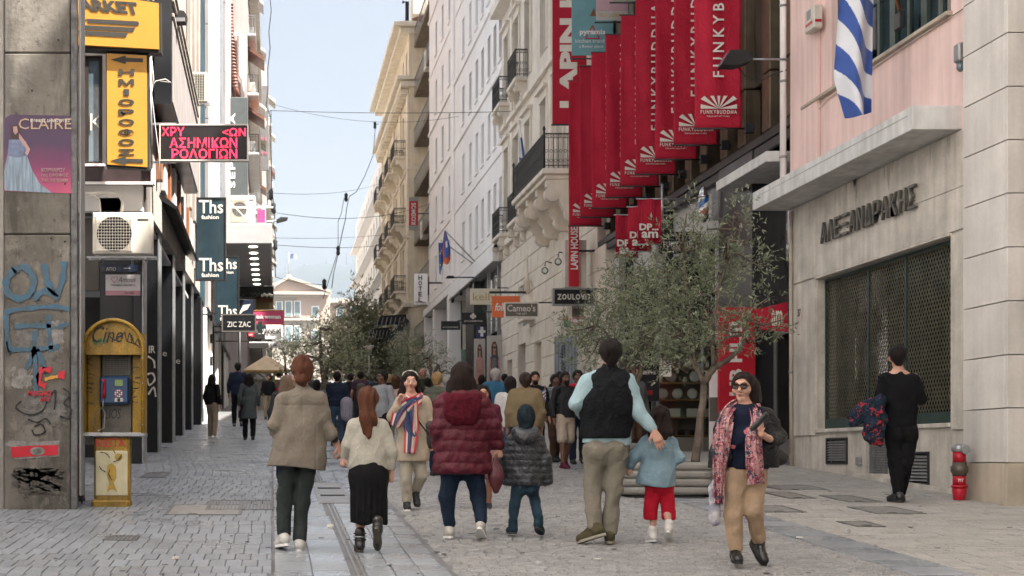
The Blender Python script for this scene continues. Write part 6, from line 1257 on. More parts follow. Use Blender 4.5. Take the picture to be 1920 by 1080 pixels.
s=thing('perfume_shop_sign','tall dark grey sign with white letters SEPHORA read upwards','sign',(PX(448,73.5),73.5,PZ(366,73.5)));Yq=73.5;MB().cbox(PX(429,Yq),PX(465,Yq),Yq,Yq+.3,PZ(368,Yq),PZ(182,Yq),.03).build('board',mat('slate_sign',(.085,.10,.10),.5,.1,2),s);vtext('SEPHORA',M_whitel,s,431,352,441,212,Yq-.01,off=.03,spacing=1.25);MB().bar((PX(432,Yq),Yq+.15,PZ(300,Yq)),(XL-.1,Yq+.15,PZ(300,Yq)),.1).build('arm',M_iron,s)
t=stack_building('mural_building','stepped grey building with a white bird mural on a banner and many balconies',-8,-.45,109,150,PZ(128,110),mat('grey_render',(.58,.56,.53),.8,.1,.7,.05,streak=.1),9,.5)
s=thing('mural_banner','faded grey wall banner with a white bird shape and pink words','banner',(-1,108.8,PZ(320,108)));Yq=108.6;MB().cbox(PX(476,Yq),PX(504,Yq),Yq,Yq+.1,PZ(320,Yq),PZ(160,Yq),.03).build('cloth',mat('faded_grey_cloth',(.17,.17,.17),.7,.15,1.2),s);mb=MB();mb.face([P(487,188,Yq-.02),P(496,200,Yq-.02),P(502,205,Yq-.02),P(494,212,Yq-.02),P(500,230,Yq-.02),P(497,240,Yq-.02),P(488,222,Yq-.02),P(481,214,Yq-.02),P(489,208,Yq-.02),P(485,196,Yq-.02)]);mb.build('bird_shape',M_letter,s)
MP=mat('pink_print',(.5,.16,.22),.6,.1,3);ftext('hello d',MP,s,480,264,500,254,Yq-.02,off=.03);ftext('summer for',MP,s,478,290,502,282,Yq-.02,off=.03)
d=thing('roof_antenna','thin antenna frame on the stepped roof at the left skyline','antenna',(-.6,111,PZ(128,110)));mb=MB()
for a,b in(((486,128),(486,82)),((480,118),(480,100)),((480,100),(488,108)),((486,90),(480,96)),((474,74),(482,66)),((474,70),(484,70))):mb.bar(P(a[0],a[1],111),P(b[0],b[1],111),.06)
mb.build('frame',M_grey,d)
stack_building('far_left_block','far pale block closing the left row before the square',-9,-.1,151,230,34,M_cream,21,.35)
# ---- second row of buildings that closes the right side beyond the yellow one
t=thing('far_right_block','far pale block with awnings beyond the yellow building, mostly hidden','building',(12,130,gz(130)));ops=[(114+3.4*j,115.6+3.4*j,9.4+3.6*k,11.8+3.6*k)for j in range(12)for k in range(5)]
facade(t,9.2,112.5,156,gz(112)-.2,27,ops,M_white,.2);body(t,9.7,18,112.6,155.9,gz(112),27,M_taupe,'core');MB().box(9.2,18,112.44,112.5,gz(112),27).build('end_wall',M_white,t)
for o_ in ops:window(t,9.2,*o_,'casement',inset=.1)
for k in range(5):MB().cbox(8.5,9.2,113,155,9.0+3.6*k,9.2+3.6*k,.03).build('balcony_slab',M_white2,t)
# ---- parliament, hill, antennas
t=thing('parliament_building','pale pink neoclassical palace with a low gable closing the end of the street','building',(8,430,gz(420)));Yq=420.0;M_pc=mat('palace_cream',(.46,.41,.35),.8,.06,.1);M_pp=mat('palace_pink',(.47,.37,.31),.8,.06,.1)
zt=PZ(548,Yq);zg=gz(420)-1;x=lambda p:PX(p,Yq)
def pbox(a,b,c,d_,m,nm,y0=Yq,y1=Yq+14):return MB().cbox(x(a),x(b),y0,y1,PZ(d_,Yq),PZ(c,Yq),.12).build(nm,m,t)
pbox(490,600,548,712,M_pc,'portico_block',Yq,Yq+20);pbox(600,760,565,712,M_pp,'wing',Yq+3,Yq+20);pbox(598,619,549,712,M_pc,'corner_block',Yq+1,Yq+20)
mb=MB();mb.prism([P(503,547,Yq-1),P(619,549,Yq-1),P(617,545,Yq-1),P(541,521,Yq-1),P(505,541,Yq-1)],(0,0,0),(0,22,0));mb.build('gable',M_pp,t);mb=MB();mb.bar(P(501,543,Yq-1.5),P(541,520,Yq-1.5),1.2,.8);mb.bar(P(541,520,Yq-1.5),P(621,547,Yq-1.5),1.2,.8);mb.bar(P(500,549,Yq-1.4),P(621,550,Yq-1.4),1.2,.9);mb.build('gable_cornice',M_pc,t)
pbox(536,546,516,521,M_pc,'acroterion',Yq-1,Yq+1)
pbox(555,612,552,600,M_pp,'pink_wall',Yq-.4,Yq);pbox(600,762,562,567,M_pc,'wing_cornice',Yq+1.5,Yq+20)
for k in range(26):pbox(620+5.5*k,622.5+5.5*k,557.5,562,M_pp,'merlon',Yq+2,Yq+3)
for(a,b,c,d_)in((519,528,567,594),(536,546,566,593),(553,562,566,592),(519,528,612,638),(536,546,612,640),(553,562,612,641),(586,596,576,594),(633,643,574,596),(660,670,574,596),(690,700,574,596),(586,596,620,640),(633,643,620,642)):
 yy=Yq-.5 if a<600 else Yq+2.5;f=MB();f.cbox(x(a)-.35,x(b)+.35,yy,yy+.3,PZ(d_+1,Yq),PZ(c-2,Yq),.08);w2=f.build('window',M_white2,t);MB().box(x(a),x(b),yy-.1,yy+.02,PZ(d_,Yq),PZ(c,Yq)).build('pane',mat('blue_grey_shutter',(.22,.30,.31),.6,.1,1),w2)
pbox(500,598,598,602,M_pc,'string_course',Yq-.9,Yq);pbox(500,598,553,557,M_pc,'frieze',Yq-.8,Yq)
d=thing('palace_flag','small striped flag on a tall pole above the palace gable','flag',(x(541),430,PZ(521,Yq)));MB().tube([P(541,520,430),P(541,474,430)],.12,6).build('pole',M_steel,d);mb=MB()
for i in range(8):mb.face([P(541+2*i,474+.6*i,430)+Vector((0,.3*math.sin(i),0)),P(543+2*i,474.6+.6*i,430)+Vector((0,.3*math.sin(i+1),0)),P(543+2*i,483.6+.4*i,430)+Vector((0,.3*math.sin(i+1),0)),P(541+2*i,483+.4*i,430)+Vector((0,.3*math.sin(i),0))])
mb.build('cloth',mat('far_flag',(.25,.33,.5),.7,.3,.6),d)
def hill():
 V=[];Fc=[];nx,ny=60,16
 for j in range(ny+1):
  for i in range(nx+1):
   px=200+1200*i/nx;y=3000+1400*j/ny
   top=500+22*abs((px-650)/130)**1.6/(1+abs((px-650)/260))if px<650 else 500+10*((px-650)/300)**2*2
   crest=EYE+(VY-min(top,610))/F*4400;h=gz(420)+(crest-gz(420))*(math.sin(PI/2*j/ny)**.9)
   h+=noise.fractal(Vector((px*.02,y*.002,3)),.8,2,5)*16*(.3+j/ny)
   V.append((PX(px,4400),y,h-2))
 for j in range(ny):
  for i in range(nx):a=j*(nx+1)+i;Fc.append((a,a+1,a+nx+2,a+nx+1))
 me=bpy.data.meshes.new('hill');me.from_pydata(V,[],Fc);me.materials.append(mat('hill_scrub',(.012,.022,.026),.95,.3,.02,col2=(.022,.03,.032)));me.polygons.foreach_set('use_smooth',[True]*len(Fc));o=obj('hill',me);mark(o,kind='structure')
hill()
for k,(px,py0,py1)in enumerate(((535,521,497),(571,512,492),(612,503,484),(650,500,474),(662,501,482))):
 d=thing('radio_mast',('radio mast lowest on the hill slope, left of the striped flag','second radio mast on the slope left of the wires','radio mast on the left shoulder of the hill','tallest radio mast on the hill crest','short radio mast right of the tallest one')[k],'mast',(PX(px,4390),4390,PZ(py0+3,4390)),'radio masts on the hill');MB().tube([P(px,py0+4,4390),P(px,py1,4390)],[1.9,.9],6).build('mast',M_black2,d)
# ---- overhead wires
def wire(label,pts,r_=.012,m=M_rubber):
 o=MB().tube(pts,r_,5,m=0).build('overhead_wire',m);mark(o,label,'wire')
def sag(a,b,s,n=14):a,b=Vector(a),Vector(b);return[a+(b-a)*i/n+Vector((0,0,-s*4*(i/n)*(1-i/n)))for i in range(n+1)]
wire('twisted dark cable dangling down the left edge of the sky',[P(px+(k%2)*1.5,py,60)for k,(px,py)in enumerate(((506,-10),(507,20),(504,60),(505,90),(502,130),(501,165),(499,200),(505,215),(507,235),(508,350),(512,375),(514,400),(513,420),(516,450),(515,470),(515,520)))],.02)
wire('thin wire crossing the sky from the left roofs to the cream building, highest',sag(P(506,207,60),P(1022,207,52),.1))
wire('thin pale wire crossing below the highest one toward the white building',sag(P(510,195,62),P(860,218,66),.5),.008)
wire('long thin wire sagging across the sky at the level of the red upright sign',sag(P(512,398,58),P(806,382,80),.5))
wire('straight wire crossing low in the sky above the hill',sag(P(516,459,58),P(720,459,92),.15));wire('faint wire just above the low straight wire',sag(P(516,446,60),P(720,440,92),.1),.009)
wire('short wire running right from the street lamp to the dangling lines',sag(P(516,519,58),P(612,533,62),.1));wire('wire from the canopy corner to the brown balconies',sag(P(512,362,60),P(720,342,95),.3),.009)
wire('dangling line from the pole bracket by the yellow building down to the left',[P(710,232,92),P(704,235,91),P(700,290,88),P(684,330,84),P(668,360,80),P(655,368,77),P(650,390,74),P(648,410,72),P(641,440,70),P(633,480,68),P(626,510,66),P(622,540,64)],.02)
wire('curling cable hanging under the knot in mid street',[P(650,368,77),P(645,372,76),P(640,400,74),P(634,415,73),P(634,470,70),P(612,540,64),P(606,560,62)],.016)
for k,(px,py,Y)in enumerate(((703,235,92),(649,370,76),(634,470,70),(508,365,60),(513,390,58),(516,459,58),(608,533,62))):
 o=MB().lathe(P(px,py,Y),[(.02,-.25),(.1,-.15),(.08,0),(.1,.15),(.02,.25)],8).build('wire_insulator',M_rubber);mark(o,('insulator at the yellow building end of the dangling line','insulator knot in the middle of the sky','lower insulator on the dangling line above the trees','insulator at the left skyline level with the pipe bracket top','insulator beside the white pipe bracket','insulator at the end of the low straight wire','insulator on the wire above the palace gable')[k],'insulator')
# ================================================================ trees
def leaf_mat(name,a,b,c):
 m=bpy.data.materials.new(name);m.use_nodes=True;t=m.node_tree;N=t.nodes;L=t.links;bs=N['Principled BSDF'];bs.inputs['Roughness'].default_value=.5
 at=N.new('ShaderNodeAttribute');at.attribute_name='tone';cr=N.new('ShaderNodeValToRGB');L.new(at.outputs['Fac'],cr.inputs[0])
 cr.color_ramp.elements[0].color=tuple(a)+(1,);cr.color_ramp.elements[1].color=tuple(c)+(1,);e=cr.color_ramp.elements.new(.5);e.color=tuple(b)+(1,)
 L.new(cr.outputs[0],bs.inputs['Base Color']);tr=N.new('ShaderNodeBsdfTranslucent');L.new(cr.outputs[0],tr.inputs[0]);mx=N.new('ShaderNodeMixShader');mx.inputs[0].default_value=.35
 L.new(bs.outputs[0],mx.inputs[1]);L.new(tr.outputs[0],mx.inputs[2]);L.new(mx.outputs[0],N['Material Output'].inputs[0]);return m
L_olive=leaf_mat('olive_leaf',(.11,.135,.075),(.21,.24,.145),(.42,.45,.35));L_dark=leaf_mat('dark_olive_leaf',(.21,.235,.13),(.31,.33,.20),(.46,.48,.33));L_con=leaf_mat('conifer_leaf',(.19,.21,.12),(.27,.29,.17),(.38,.39,.25))
M_bark=mat('olive_bark',(.17,.13,.10),.85,.3,6,.5,streak=.3)
def leaf_cloud(twigs,length,width,per_m,rs,droop=0.0):
 """leaves set along twigs; twigs: array of start, end"""
 tw=np.array(twigs);a=tw[:,:3];b=tw[:,3:];L_=np.linalg.norm(b-a,axis=1);n=np.maximum(3,(L_*per_m)).astype(int)
 idx=np.repeat(np.arange(len(tw)),n);t=rs.uniform(.05,1,len(idx));d=(b-a)/np.maximum(L_,1e-6)[:,None]
 p=a[idx]+(b-a)[idx]*t[:,None];r_=rs.normal(size=(len(idx),3));r_-=d[idx]*(r_*d[idx]).sum(1)[:,None];r_/=np.linalg.norm(r_,axis=1)[:,None]
 u=r_*.75+d[idx]*rs.uniform(.2,1.0,len(idx))[:,None];u[:,2]-=droop;u/=np.linalg.norm(u,axis=1)[:,None]
 s_=np.cross(u,rs.normal(size=u.shape));s_/=np.linalg.norm(s_,axis=1)[:,None];ln=length*rs.uniform(.6,1.25,len(idx));wd=width*rs.uniform(.7,1.2,len(idx))
 V=np.zeros((len(idx),4,3));V[:,0]=p;V[:,1]=p+u*(ln*.5)[:,None]+s_*(wd*.5)[:,None];V[:,2]=p+u*ln[:,None];V[:,3]=p+u*(ln*.5)[:,None]-s_*(wd*.5)[:,None]
 tone=np.clip(rs.normal(.45,.2,len(idx))+(.12*rs.uniform(-1,1,len(tw)))[idx],0,1);return V,tone
def cloud_mesh(name,V,tone,m):
 n=len(V);me=bpy.data.meshes.new(name);me.vertices.add(n*4);me.vertices.foreach_set('co',V.reshape(-1));me.loops.add(n*4);me.loops.foreach_set('vertex_index',np.arange(n*4));me.polygons.add(n);me.polygons.foreach_set('loop_start',np.arange(n)*4)
 me.polygons.foreach_set('loop_total',np.full(n,4));me.materials.append(m);me.update(calc_edges=True);at=me.attributes.new('tone','FLOAT','FACE');at.data.foreach_set('value',tone.astype(np.float32));return me
def tree(name,label,base,trunk,clumps,m,seed,leaf=(.06,.014),dens=26,twn=60,tl=.5,rad=.06,group=None,upb=.35,twist=.0):
 """trunk: polylines of (x,y,z,r) in world coordinates; clumps: (x,y,z,rx,ry,rz)"""
 rs=np.random.RandomState(seed);t=thing(name,label,'tree',base,group);mb=MB();ends=[]
 for pl in trunk:
  pts=[Vector(q[:3])for q in pl];sm=[]
  rr=[]
  for i in range(len(pts)-1):
   for k in range(4):
    s_=k/4;p0=pts[max(i-1,0)];p1=pts[i];p2=pts[i+1];p3=pts[min(i+2,len(pts)-1)]
    sm.append(.5*((2*p1)+(-p0+p2)*s_+(2*p0-5*p1+4*p2-p3)*s_*s_+(-p0+3*p1-3*p2+p3)*s_**3)+Vector(rs.normal(size=3))*.006);rr.append(pl[i][3]*(1-s_)+pl[i+1][3]*s_)
  sm.append(pts[-1]);rr.append(pl[-1][3]);mb.tube(sm,rr,9)
  ends+=[tuple(p)for p in sm[len(sm)//2:]]
 mb.build('trunk',M_bark,t);tw=[];br=MB();E_=np.array(ends)
 for(cx,cy,cz,rx,ry,rz)in clumps:
  c=np.array((cx,cy,cz));s_=E_[np.argmin(((E_-c)**2).sum(1))]
  br.tube([tuple(s_),tuple((s_+c)/2+rs.normal(size=3)*.08),tuple(c)],[rad*.45,rad*.3,rad*.15],5)
  n=int(twn*(rx*ry*rz)**.667/.25)
  for _ in range(n):
   d=rs.normal(size=3);d/=np.linalg.norm(d);k=rs.uniform(.35,1)**.6;p=c+d*np.array((rx,ry,rz))*k;dd=d*.8+np.array((0,0,upb))+rs.normal(size=3)*.45;dd/=np.linalg.norm(dd);l_=tl*rs.uniform(.4,1.2)
   q=p+dd*l_;tw.append((*p,*q))
   if rs.uniform()<.12:br.tube([tuple(c+(p-c)*.3),tuple(p),tuple(q)],[.009*rad/.06,.006*rad/.06,.003*rad/.06],3,cap=False)
 V,tone=leaf_cloud(tw,leaf[0],leaf[1],dens,rs);o=np.array(base)
 br.build('branches',M_bark,t);c_=obj('crown',cloud_mesh('crown',V-o,tone,m),t);return t
# near olive in the round planter
def cl(px,py,Y,rx,rz,ry=None):p=P(px,py,Y);return(p.x,p.y,p.z,rx,ry or rx*.9,rz)
YT=18.9;g_=gz(YT)
tp_=lambda px,py,r,Y=YT:(*P(px,py,Y),r)
tree('olive_tree','silvery olive tree growing from the near grey ribbed planter',(PX(1304,YT),YT,g_),
     [[tp_(1303,872,.062),tp_(1311,810,.05),tp_(1318,755,.046),tp_(1322,715,.05),tp_(1340,690,.042),tp_(1370,670,.034),tp_(1395,640,.025,18.7),tp_(1400,590,.016,18.6)],[tp_(1320,718,.04),tp_(1306,690,.035,19.1),tp_(1285,650,.03,19.3),tp_(1262,600,.02,19.4)],[tp_(1340,690,.03),tp_(1335,620,.024,18.8),tp_(1350,540,.018,18.8),tp_(1365,470,.01,18.8),tp_(1378,400,.006,18.8)],[tp_(1306,690,.02,19.1),tp_(1290,560,.015,19),tp_(1280,470,.008,19)]],
     [cl(1250,600,19.3,.50,.42),cl(1300,640,19,.42,.3),cl(1330,560,19,.42,.45),cl(1270,520,19.3,.40,.35),cl(1320,470,18.9,.28,.30),cl(1385,425,18.9,.15,.32),cl(1400,500,18.8,.24,.32),cl(1300,425,19,.16,.2),cl(1220,560,19.5,.32,.35),cl(1400,625,18.8,.33,.2),cl(1360,625,18.7,.3,.24),cl(1445,615,18.7,.18,.10),cl(1215,640,19.4,.34,.26),cl(1262,680,19.2,.25,.12),cl(1345,505,19.2,.3,.3),cl(1262,455,19.2,.17,.2),cl(1438,560,18.7,.1,.1),cl(1382,395,18.8,.07,.2),cl(1403,455,18.8,.1,.25),cl(1425,500,18.7,.1,.2),cl(1356,480,18.9,.1,.25),cl(1288,400,19,.08,.18),cl(1325,430,19,.1,.2),cl(1262,430,19.1,.1,.16),cl(1466,600,18.7,.08,.06)],
     L_olive,5,(.075,.019),38,190,.30,.05)
YS=21.6;tq=lambda px,py,r,Y=YS:(*P(px,py,Y),r)
tree('olive_tree','fuller olive tree behind the vest man, rising from the farther planter',(PX(1172,YS),YS,gz(YS)+.3),
     [[tq(1172,850,.07),tq(1176,790,.055),tq(1186,735,.05),tq(1204,690,.035),tq(1215,640,.02)],[tq(1186,735,.04),tq(1172,690,.03),tq(1150,640,.02),tq(1120,610,.01)],[tq(1186,735,.03),tq(1190,650,.025),tq(1180,560,.015)]],
     [cl(1190,620,21.6,.55,.5),cl(1150,640,21.5,.42,.35),cl(1110,630,21.4,.36,.32),cl(1075,620,21.3,.2,.16),cl(1230,560,21.8,.5,.45),cl(1180,545,21.7,.42,.35),cl(1140,575,21.6,.34,.3),cl(1240,655,21.8,.45,.25),cl(1205,500,21.7,.25,.25),cl(1110,665,21.3,.3,.16),cl(1160,500,21.7,.15,.2),cl(1085,650,21.3,.18,.14)],
     L_olive,6,(.075,.019),38,190,.30,.05)
# ribbed planters
def planter(label,px0,px1,pyb,pyt,depth,m,ribs=4,wood=True):
 Y=F*EYE/(pyb-703.0);t=thing('planter',label,'planter',(PX((px0+px1)/2,Y),Y+depth/2,gz(Y)));x0,x1=PX(px0,Y),PX(px1,Y);zt=PZ(pyt,Y);z0=gz(Y)-.02;r_=.28;h_=(zt-z0-.05)/ribs
 def ringpts(o):
  pts=[]
  for(cx,cy,a0)in((x1-r_,Y+r_,-PI/2),(x1-r_,Y+depth-r_,0),(x0+r_,Y+depth-r_,PI/2),(x0+r_,Y+r_,PI)):
   for k in range(6):a=a0+PI/2*k/5;pts.append((cx+(r_+o)*math.cos(a),cy+(r_+o)*math.sin(a)))
  return pts
 def band(za,zb,outs,nm,mm):
  mb=MB();n=len(outs)
  for j in range(n-1):
   A=ringpts(outs[j][0]);B=ringpts(outs[j+1][0])
   for i in range(len(A)):
    k=(i+1)%len(A);mb.face([(*A[i],outs[j][1]),(*A[k],outs[j][1]),(*B[k],outs[j+1][1]),(*B[i],outs[j+1][1])],sm=True)
  return mb.build(nm,mm,t)
 band(0,0,[(-.06,z0-.03),(-.06,z0+.06)],'plinth',M_black2)
 for k in range(ribs):
  a=z0+.06+h_*k;band(0,0,[(-.035,a+.002),(-.012,a+h_*.12),(0,a+h_*.35),(0,a+h_*.65),(-.012,a+h_*.88),(-.035,a+h_*.998)],'rib',m)
 mb=MB();mb.face([(x,y,zt-.05)for x,y in ringpts(-.04)]);mb.build('soil',M_bark,t)
 if wood:
  for k in range(4):mb=MB();mb.cbox(x0+.05,x1-.05,Y+.06+.09*k,Y+.14+.09*k,zt-.03,zt,.006);mb.build('seat_slat',mat('weathered_wood',(.33,.28,.23),.8,.15,5,.1,stretch=(.3,4,4)),t)
 return t
M_rib=mat('taupe_rib',(.235,.225,.205),.5,.1,4)
planter('long grey ribbed planter with the near olive tree between the girl and the scarf woman',1168,1352,934,868,1.5,M_rib)
planter('grey ribbed planter farther back, mostly behind the vest man',1122,1265,888,832,1.4,M_rib)
planter('dark ribbed planter bench in mid street behind the ponytail girl',596,654,820,786,2.2,mat('dark_rib',(.03,.03,.035),.45,.1,4))
planter('dark ribbed planter hidden behind the man in the navy vest',655,735,800,772,2.2,MATS['dark_rib'])
# trees in the distance
def far_tree(label,px,pyb,Y,cls,m,seed,h_top,leaf=(.13,.05),dens=9,twn=45,tl=.8,nm='olive_tree',mult=1.7):
 base=(PX(px,Y),Y,gz(Y));tt=lambda a,b,r:(*P(a,b,Y),r)
 return tree(nm,label,base,[[tt(px,pyb,.11),tt(px+1,pyb-30,.09),tt(px-4,(pyb+h_top)/2,.06),tt(px-6,h_top+15,.03)],[tt(px+1,pyb-34,.08),tt(px+9,pyb-60,.05),tt(px+14,(pyb+h_top)/2,.03)]],[cl(a,b,Y+dy,rx,rz)for(a,b,rx,rz,dy)in cls],m,seed,leaf,dens,twn*mult,tl,.1)
far_tree('open crowned olive tree in mid street above the crowd, left of the tall dense tree',606,745,46,[(560,650,.45,.35,0),(585,630,.5,.4,0),(610,650,.7,.5,0),(640,625,.6,.45,1),(660,655,.6,.5,1),(600,690,.55,.3,0),(635,690,.7,.3,0),(540,665,.35,.25,-1),(668,690,.5,.3,0),(615,610,.3,.35,0),(575,665,.5,.35,0)],L_dark,21,600,(.11,.035),14,60,.5)
far_tree('tall dense dark tree with a pointed top at the end of the crowd',678,740,95,[(674,570,.4,.7,0),(678,592,.8,.9,0),(662,615,1.0,.9,0),(690,618,1.0,1.0,0),(675,645,1.6,1.1,0),(648,655,1.1,.9,0),(702,655,1.1,1.1,0),(668,685,1.7,1.0,0),(700,692,1.5,1.0,0),(640,692,1.2,.8,0),(668,552,.15,.4,0)],L_con,22,560,(.28,.10),7,26,1.3,'broadleaf_tree')
far_tree('feathery olive tree beside the portico columns of the white building',770,745,62,[(765,640,.5,.5,0),(785,660,.7,.6,0),(760,680,.6,.6,0),(800,690,.6,.5,0),(778,700,.7,.4,0),(745,665,.4,.5,0),(820,665,.35,.25,0)],L_dark,23,630,(.12,.04),12,50,.6)
far_tree('thin young olive tree in front of the sage green shop window',812,745,50,[(800,690,.35,.3,0),(825,685,.4,.3,0),(812,660,.3,.25,0),(845,700,.35,.25,0),(795,665,.2,.2,0)],L_dark,24,655,(.09,.03),14,45,.4)
far_tree('small olive tree at the left, over the pale kiosk roof',540,745,64,[(528,665,.5,.35,0),(552,655,.5,.45,0),(520,650,.3,.2,0),(545,690,.5,.35,0)],L_dark,25,650,(.12,.04),12,50,.5)
far_tree('olive tree at the far end left of the yellow building',722,742,130,[(715,655,1.5,1.5,0),(730,690,1.8,1.3,0),(706,700,1.5,1,0)],L_con,26,640,(.3,.1),6,26,1.2)
# kiosk with a pale peaked roof
Yk=66;k=thing('kiosk','small kiosk with a pale peach pyramid roof and yellow posts left of the crowd','kiosk',(PX(500,Yk),Yk,gz(Yk)));zz=PZ(694,Yk);x0,x1=PX(455,Yk),PX(545,Yk)
mb=MB();ap=((x0+x1)/2,Yk+1.2,PZ(662,Yk));cs=[(x0,Yk,zz),(x1,Yk,zz),(x1,Yk+2.4,zz),(x0,Yk+2.4,zz)]
for i in range(4):mb.face([cs[i],cs[(i+1)%4],ap])
mb.build('roof',mat('peach_canvas',(.62,.47,.32),.8,.08,2),k);MB().cbox(x0,x1,Yk,Yk+.03,zz-.12,zz,.01).build('valance',mat('patterned_valance',(.5,.33,.12),.8,.3,14),k)
for x_ in(x0+.12,(x0+x1)/2+.35,x1-.2):MB().bar((x_,Yk+.1,gz(Yk)),(x_,Yk+.1,zz),.1).build('post',mat('yellow_post',(.5,.36,.06),.6,.1,4),k)
MB().cbox(x0+.2,x1-.2,Yk+.8,Yk+2.2,gz(Yk),gz(Yk)+1.4,.02).build('counter',M_cream2,k);rr=random.Random(2)
for i in range(22):a=x0+.3+(x1-x0-.7)*rr.random();b=gz(Yk)+.5+rr.random()*1.3;MB().cbox(a,a+.22,Yk+.6,Yk+.68,b,b+.28,.01).build('magazine',[M_letter,M_red2,M_pinks,M_shut,M_teals][i%5],k)
d=thing('street_lamp','post lamp with a cream conical shade among the far trees','street lamp',(PX(692,80),80,gz(80)));MB().tube([(PX(692,80),80,gz(80)),(PX(692,80),80,PZ(662,80))],.05,8).build('pole',M_grey,d);MB().lathe((PX(692,80),80,PZ(662,80)),[(.06,0),(.3,.38),(.28,.42),(.05,.44)],12).build('lamp_shade',M_cream2,d)
# ================================================================ people: signed distance shapes meshed by surface nets
class Shape:
 """union of smoothly blended round cones in metres, local frame of the person (x right, y away from camera, z up)"""
 def __init__(s):s.p=[];s.cut=[];s.sub=[]
 def cone(s,a,b,ra,rb,sx=1.,sy=1.,sz=1.,k=.03):s.p.append((np.array(a,float),np.array(b,float),ra,rb,(sx,sy,sz),k));return s
 def ball(s,a,r,sx=1.,sy=1.,sz=1.,k=.02):return s.cone(a,a,r,r,sx,sy,sz,k)
 def chain(s,pts,rs,k=.03,**q):
  for i in range(len(pts)-1):s.cone(pts[i],pts[i+1],rs[i],rs[i+1],k=k,**q)
  return s
 def carve(s,a,b,ra,rb,sx=1.,sy=1.,sz=1.):s.sub.append((np.array(a,float),np.array(b,float),ra,rb,(sx,sy,sz)));return s
 def mesh(s,h,disp=None,clip=None):
  lo=np.min([np.minimum(a,b)-max(ra,rb)*max(sq)for a,b,ra,rb,sq,k in s.p],0)-.05;hi=np.max([np.maximum(a,b)+max(ra,rb)*max(sq)for a,b,ra,rb,sq,k in s.p],0)+.05
  n=np.ceil((hi-lo)/h).astype(int)+1;D=np.full(n,.08,np.float32);ax=[(lo[i]+h*np.arange(n[i])).astype(np.float32)for i in range(3)]
  def ev(a,b,ra,rb,sq,pad):
   R_=max(ra,rb)*np.array(sq)+pad;l=np.maximum(((np.minimum(a,b)-R_-lo)/h).astype(int),0);u=np.minimum(((np.maximum(a,b)+R_-lo)/h).astype(int)+2,n)
   X,Y,Z=np.meshgrid(ax[0][l[0]:u[0]],ax[1][l[1]:u[1]],ax[2][l[2]:u[2]],indexing='ij',sparse=True);ab=b-a;L2=float(ab@ab)
   if L2>1e-9:
    t=np.clip(((X-a[0])*ab[0]+(Y-a[1])*ab[1]+(Z-a[2])*ab[2])/L2,0,1);ex,ey,ez=X-a[0]-t*ab[0],Y-a[1]-t*ab[1],Z-a[2]-t*ab[2];r_=ra+(rb-ra)*t
   else:ex,ey,ez=X-a[0],Y-a[1],Z-a[2];r_=ra
   d=(np.sqrt((ex/sq[0])**2+(ey/sq[1])**2+(ez/sq[2])**2)-r_)*min(sq);return d,tuple(slice(l[i],u[i])for i in range(3))
  for a,b,ra,rb,sq,k in s.p:
   d,sl_=ev(a,b,ra,rb,sq,.06);o=D[sl_];hh=np.maximum(k-np.abs(o-d),0)/k;D[sl_]=np.minimum(o,d)-hh*hh*k*.25
  for a,b,ra,rb,sq in s.sub:
   d,sl_=ev(a,b,ra,rb,sq,.03);D[sl_]=np.maximum(D[sl_],-d)
  X,Y,Z=np.meshgrid(*ax,indexing='ij',sparse=True)
  if disp is not None:D=D+disp(X,Y,Z)
  if clip is not None:D=np.maximum(D,clip(X,Y,Z))
  return nets(D.astype(np.float32),lo,h)
def nets(D,lo,h):
 S=D<0;D[0]=D[-1]=.08;D[:,0]=D[:,-1]=.08;D[:,:,0]=D[:,:,-1]=.08;S=D<0
 c=np.zeros(np.array(D.shape)-1,np.uint8)
 for i in(0,1):
  for j in(0,1):
   for k in(0,1):c+=S[i:D.shape[0]-1+i,j:D.shape[1]-1+j,k:D.shape[2]-1+k]
 I=np.argwhere((c>0)&(c<8));
 if len(I)==0:return np.zeros((0,3)),np.zeros((0,4),int)
 idx=np.full(c.shape,-1,np.int32);idx[I[:,0],I[:,1],I[:,2]]=np.arange(len(I));acc=np.zeros((len(I),3));cnt=np.zeros(len(I))
 cor=[(i,j,k)for i in(0,1)for j in(0,1)for k in(0,1)];vals={q:D[I[:,0]+q[0],I[:,1]+q[1],I[:,2]+q[2]]for q in cor}
 for q in cor:
  for ax_ in range(3):
   if q[ax_]:continue
   r_=list(q);r_[ax_]=1;r_=tuple(r_);d0,d1=vals[q],vals[r_];m=(d0<0)!=(d1<0);t=np.where(m,d0/np.where(m,d0-d1,1),0)
   p=np.array(q,float)[None].repeat(len(I),0);p[:,ax_]+=t;acc+=p*m[:,None];cnt+=m
 V=(I+acc/cnt[:,None])*h+lo;Q=[]
 for ax_ in range(3):
  a1,a2=(ax_+1)%3,(ax_+2)%3;sl0=[slice(None)]*3;sl1=[slice(None)]*3;sl0[ax_]=slice(0,-1);sl1[ax_]=slice(1,None)
  E_=S[tuple(sl0)]!=S[tuple(sl1)];J=np.argwhere(E_);J=J[(J[:,a1]>0)&(J[:,a2]>0)]
  if len(J)==0:continue
  J=J[(J[:,a1]<c.shape[a1])&(J[:,a2]<c.shape[a2])];o1=np.zeros(3,int);o1[a1]=1;o2=np.zeros(3,int);o2[a2]=1
  g=lambda K:idx[K[:,0],K[:,1],K[:,2]]
  q=np.stack([g(J-o1-o2),g(J-o2),g(J),g(J-o1)],1);flip=S[J[:,0],J[:,1],J[:,2]];q[~flip]=q[~flip][:,::-1];Q.append(q)
 return V,np.concatenate(Q)
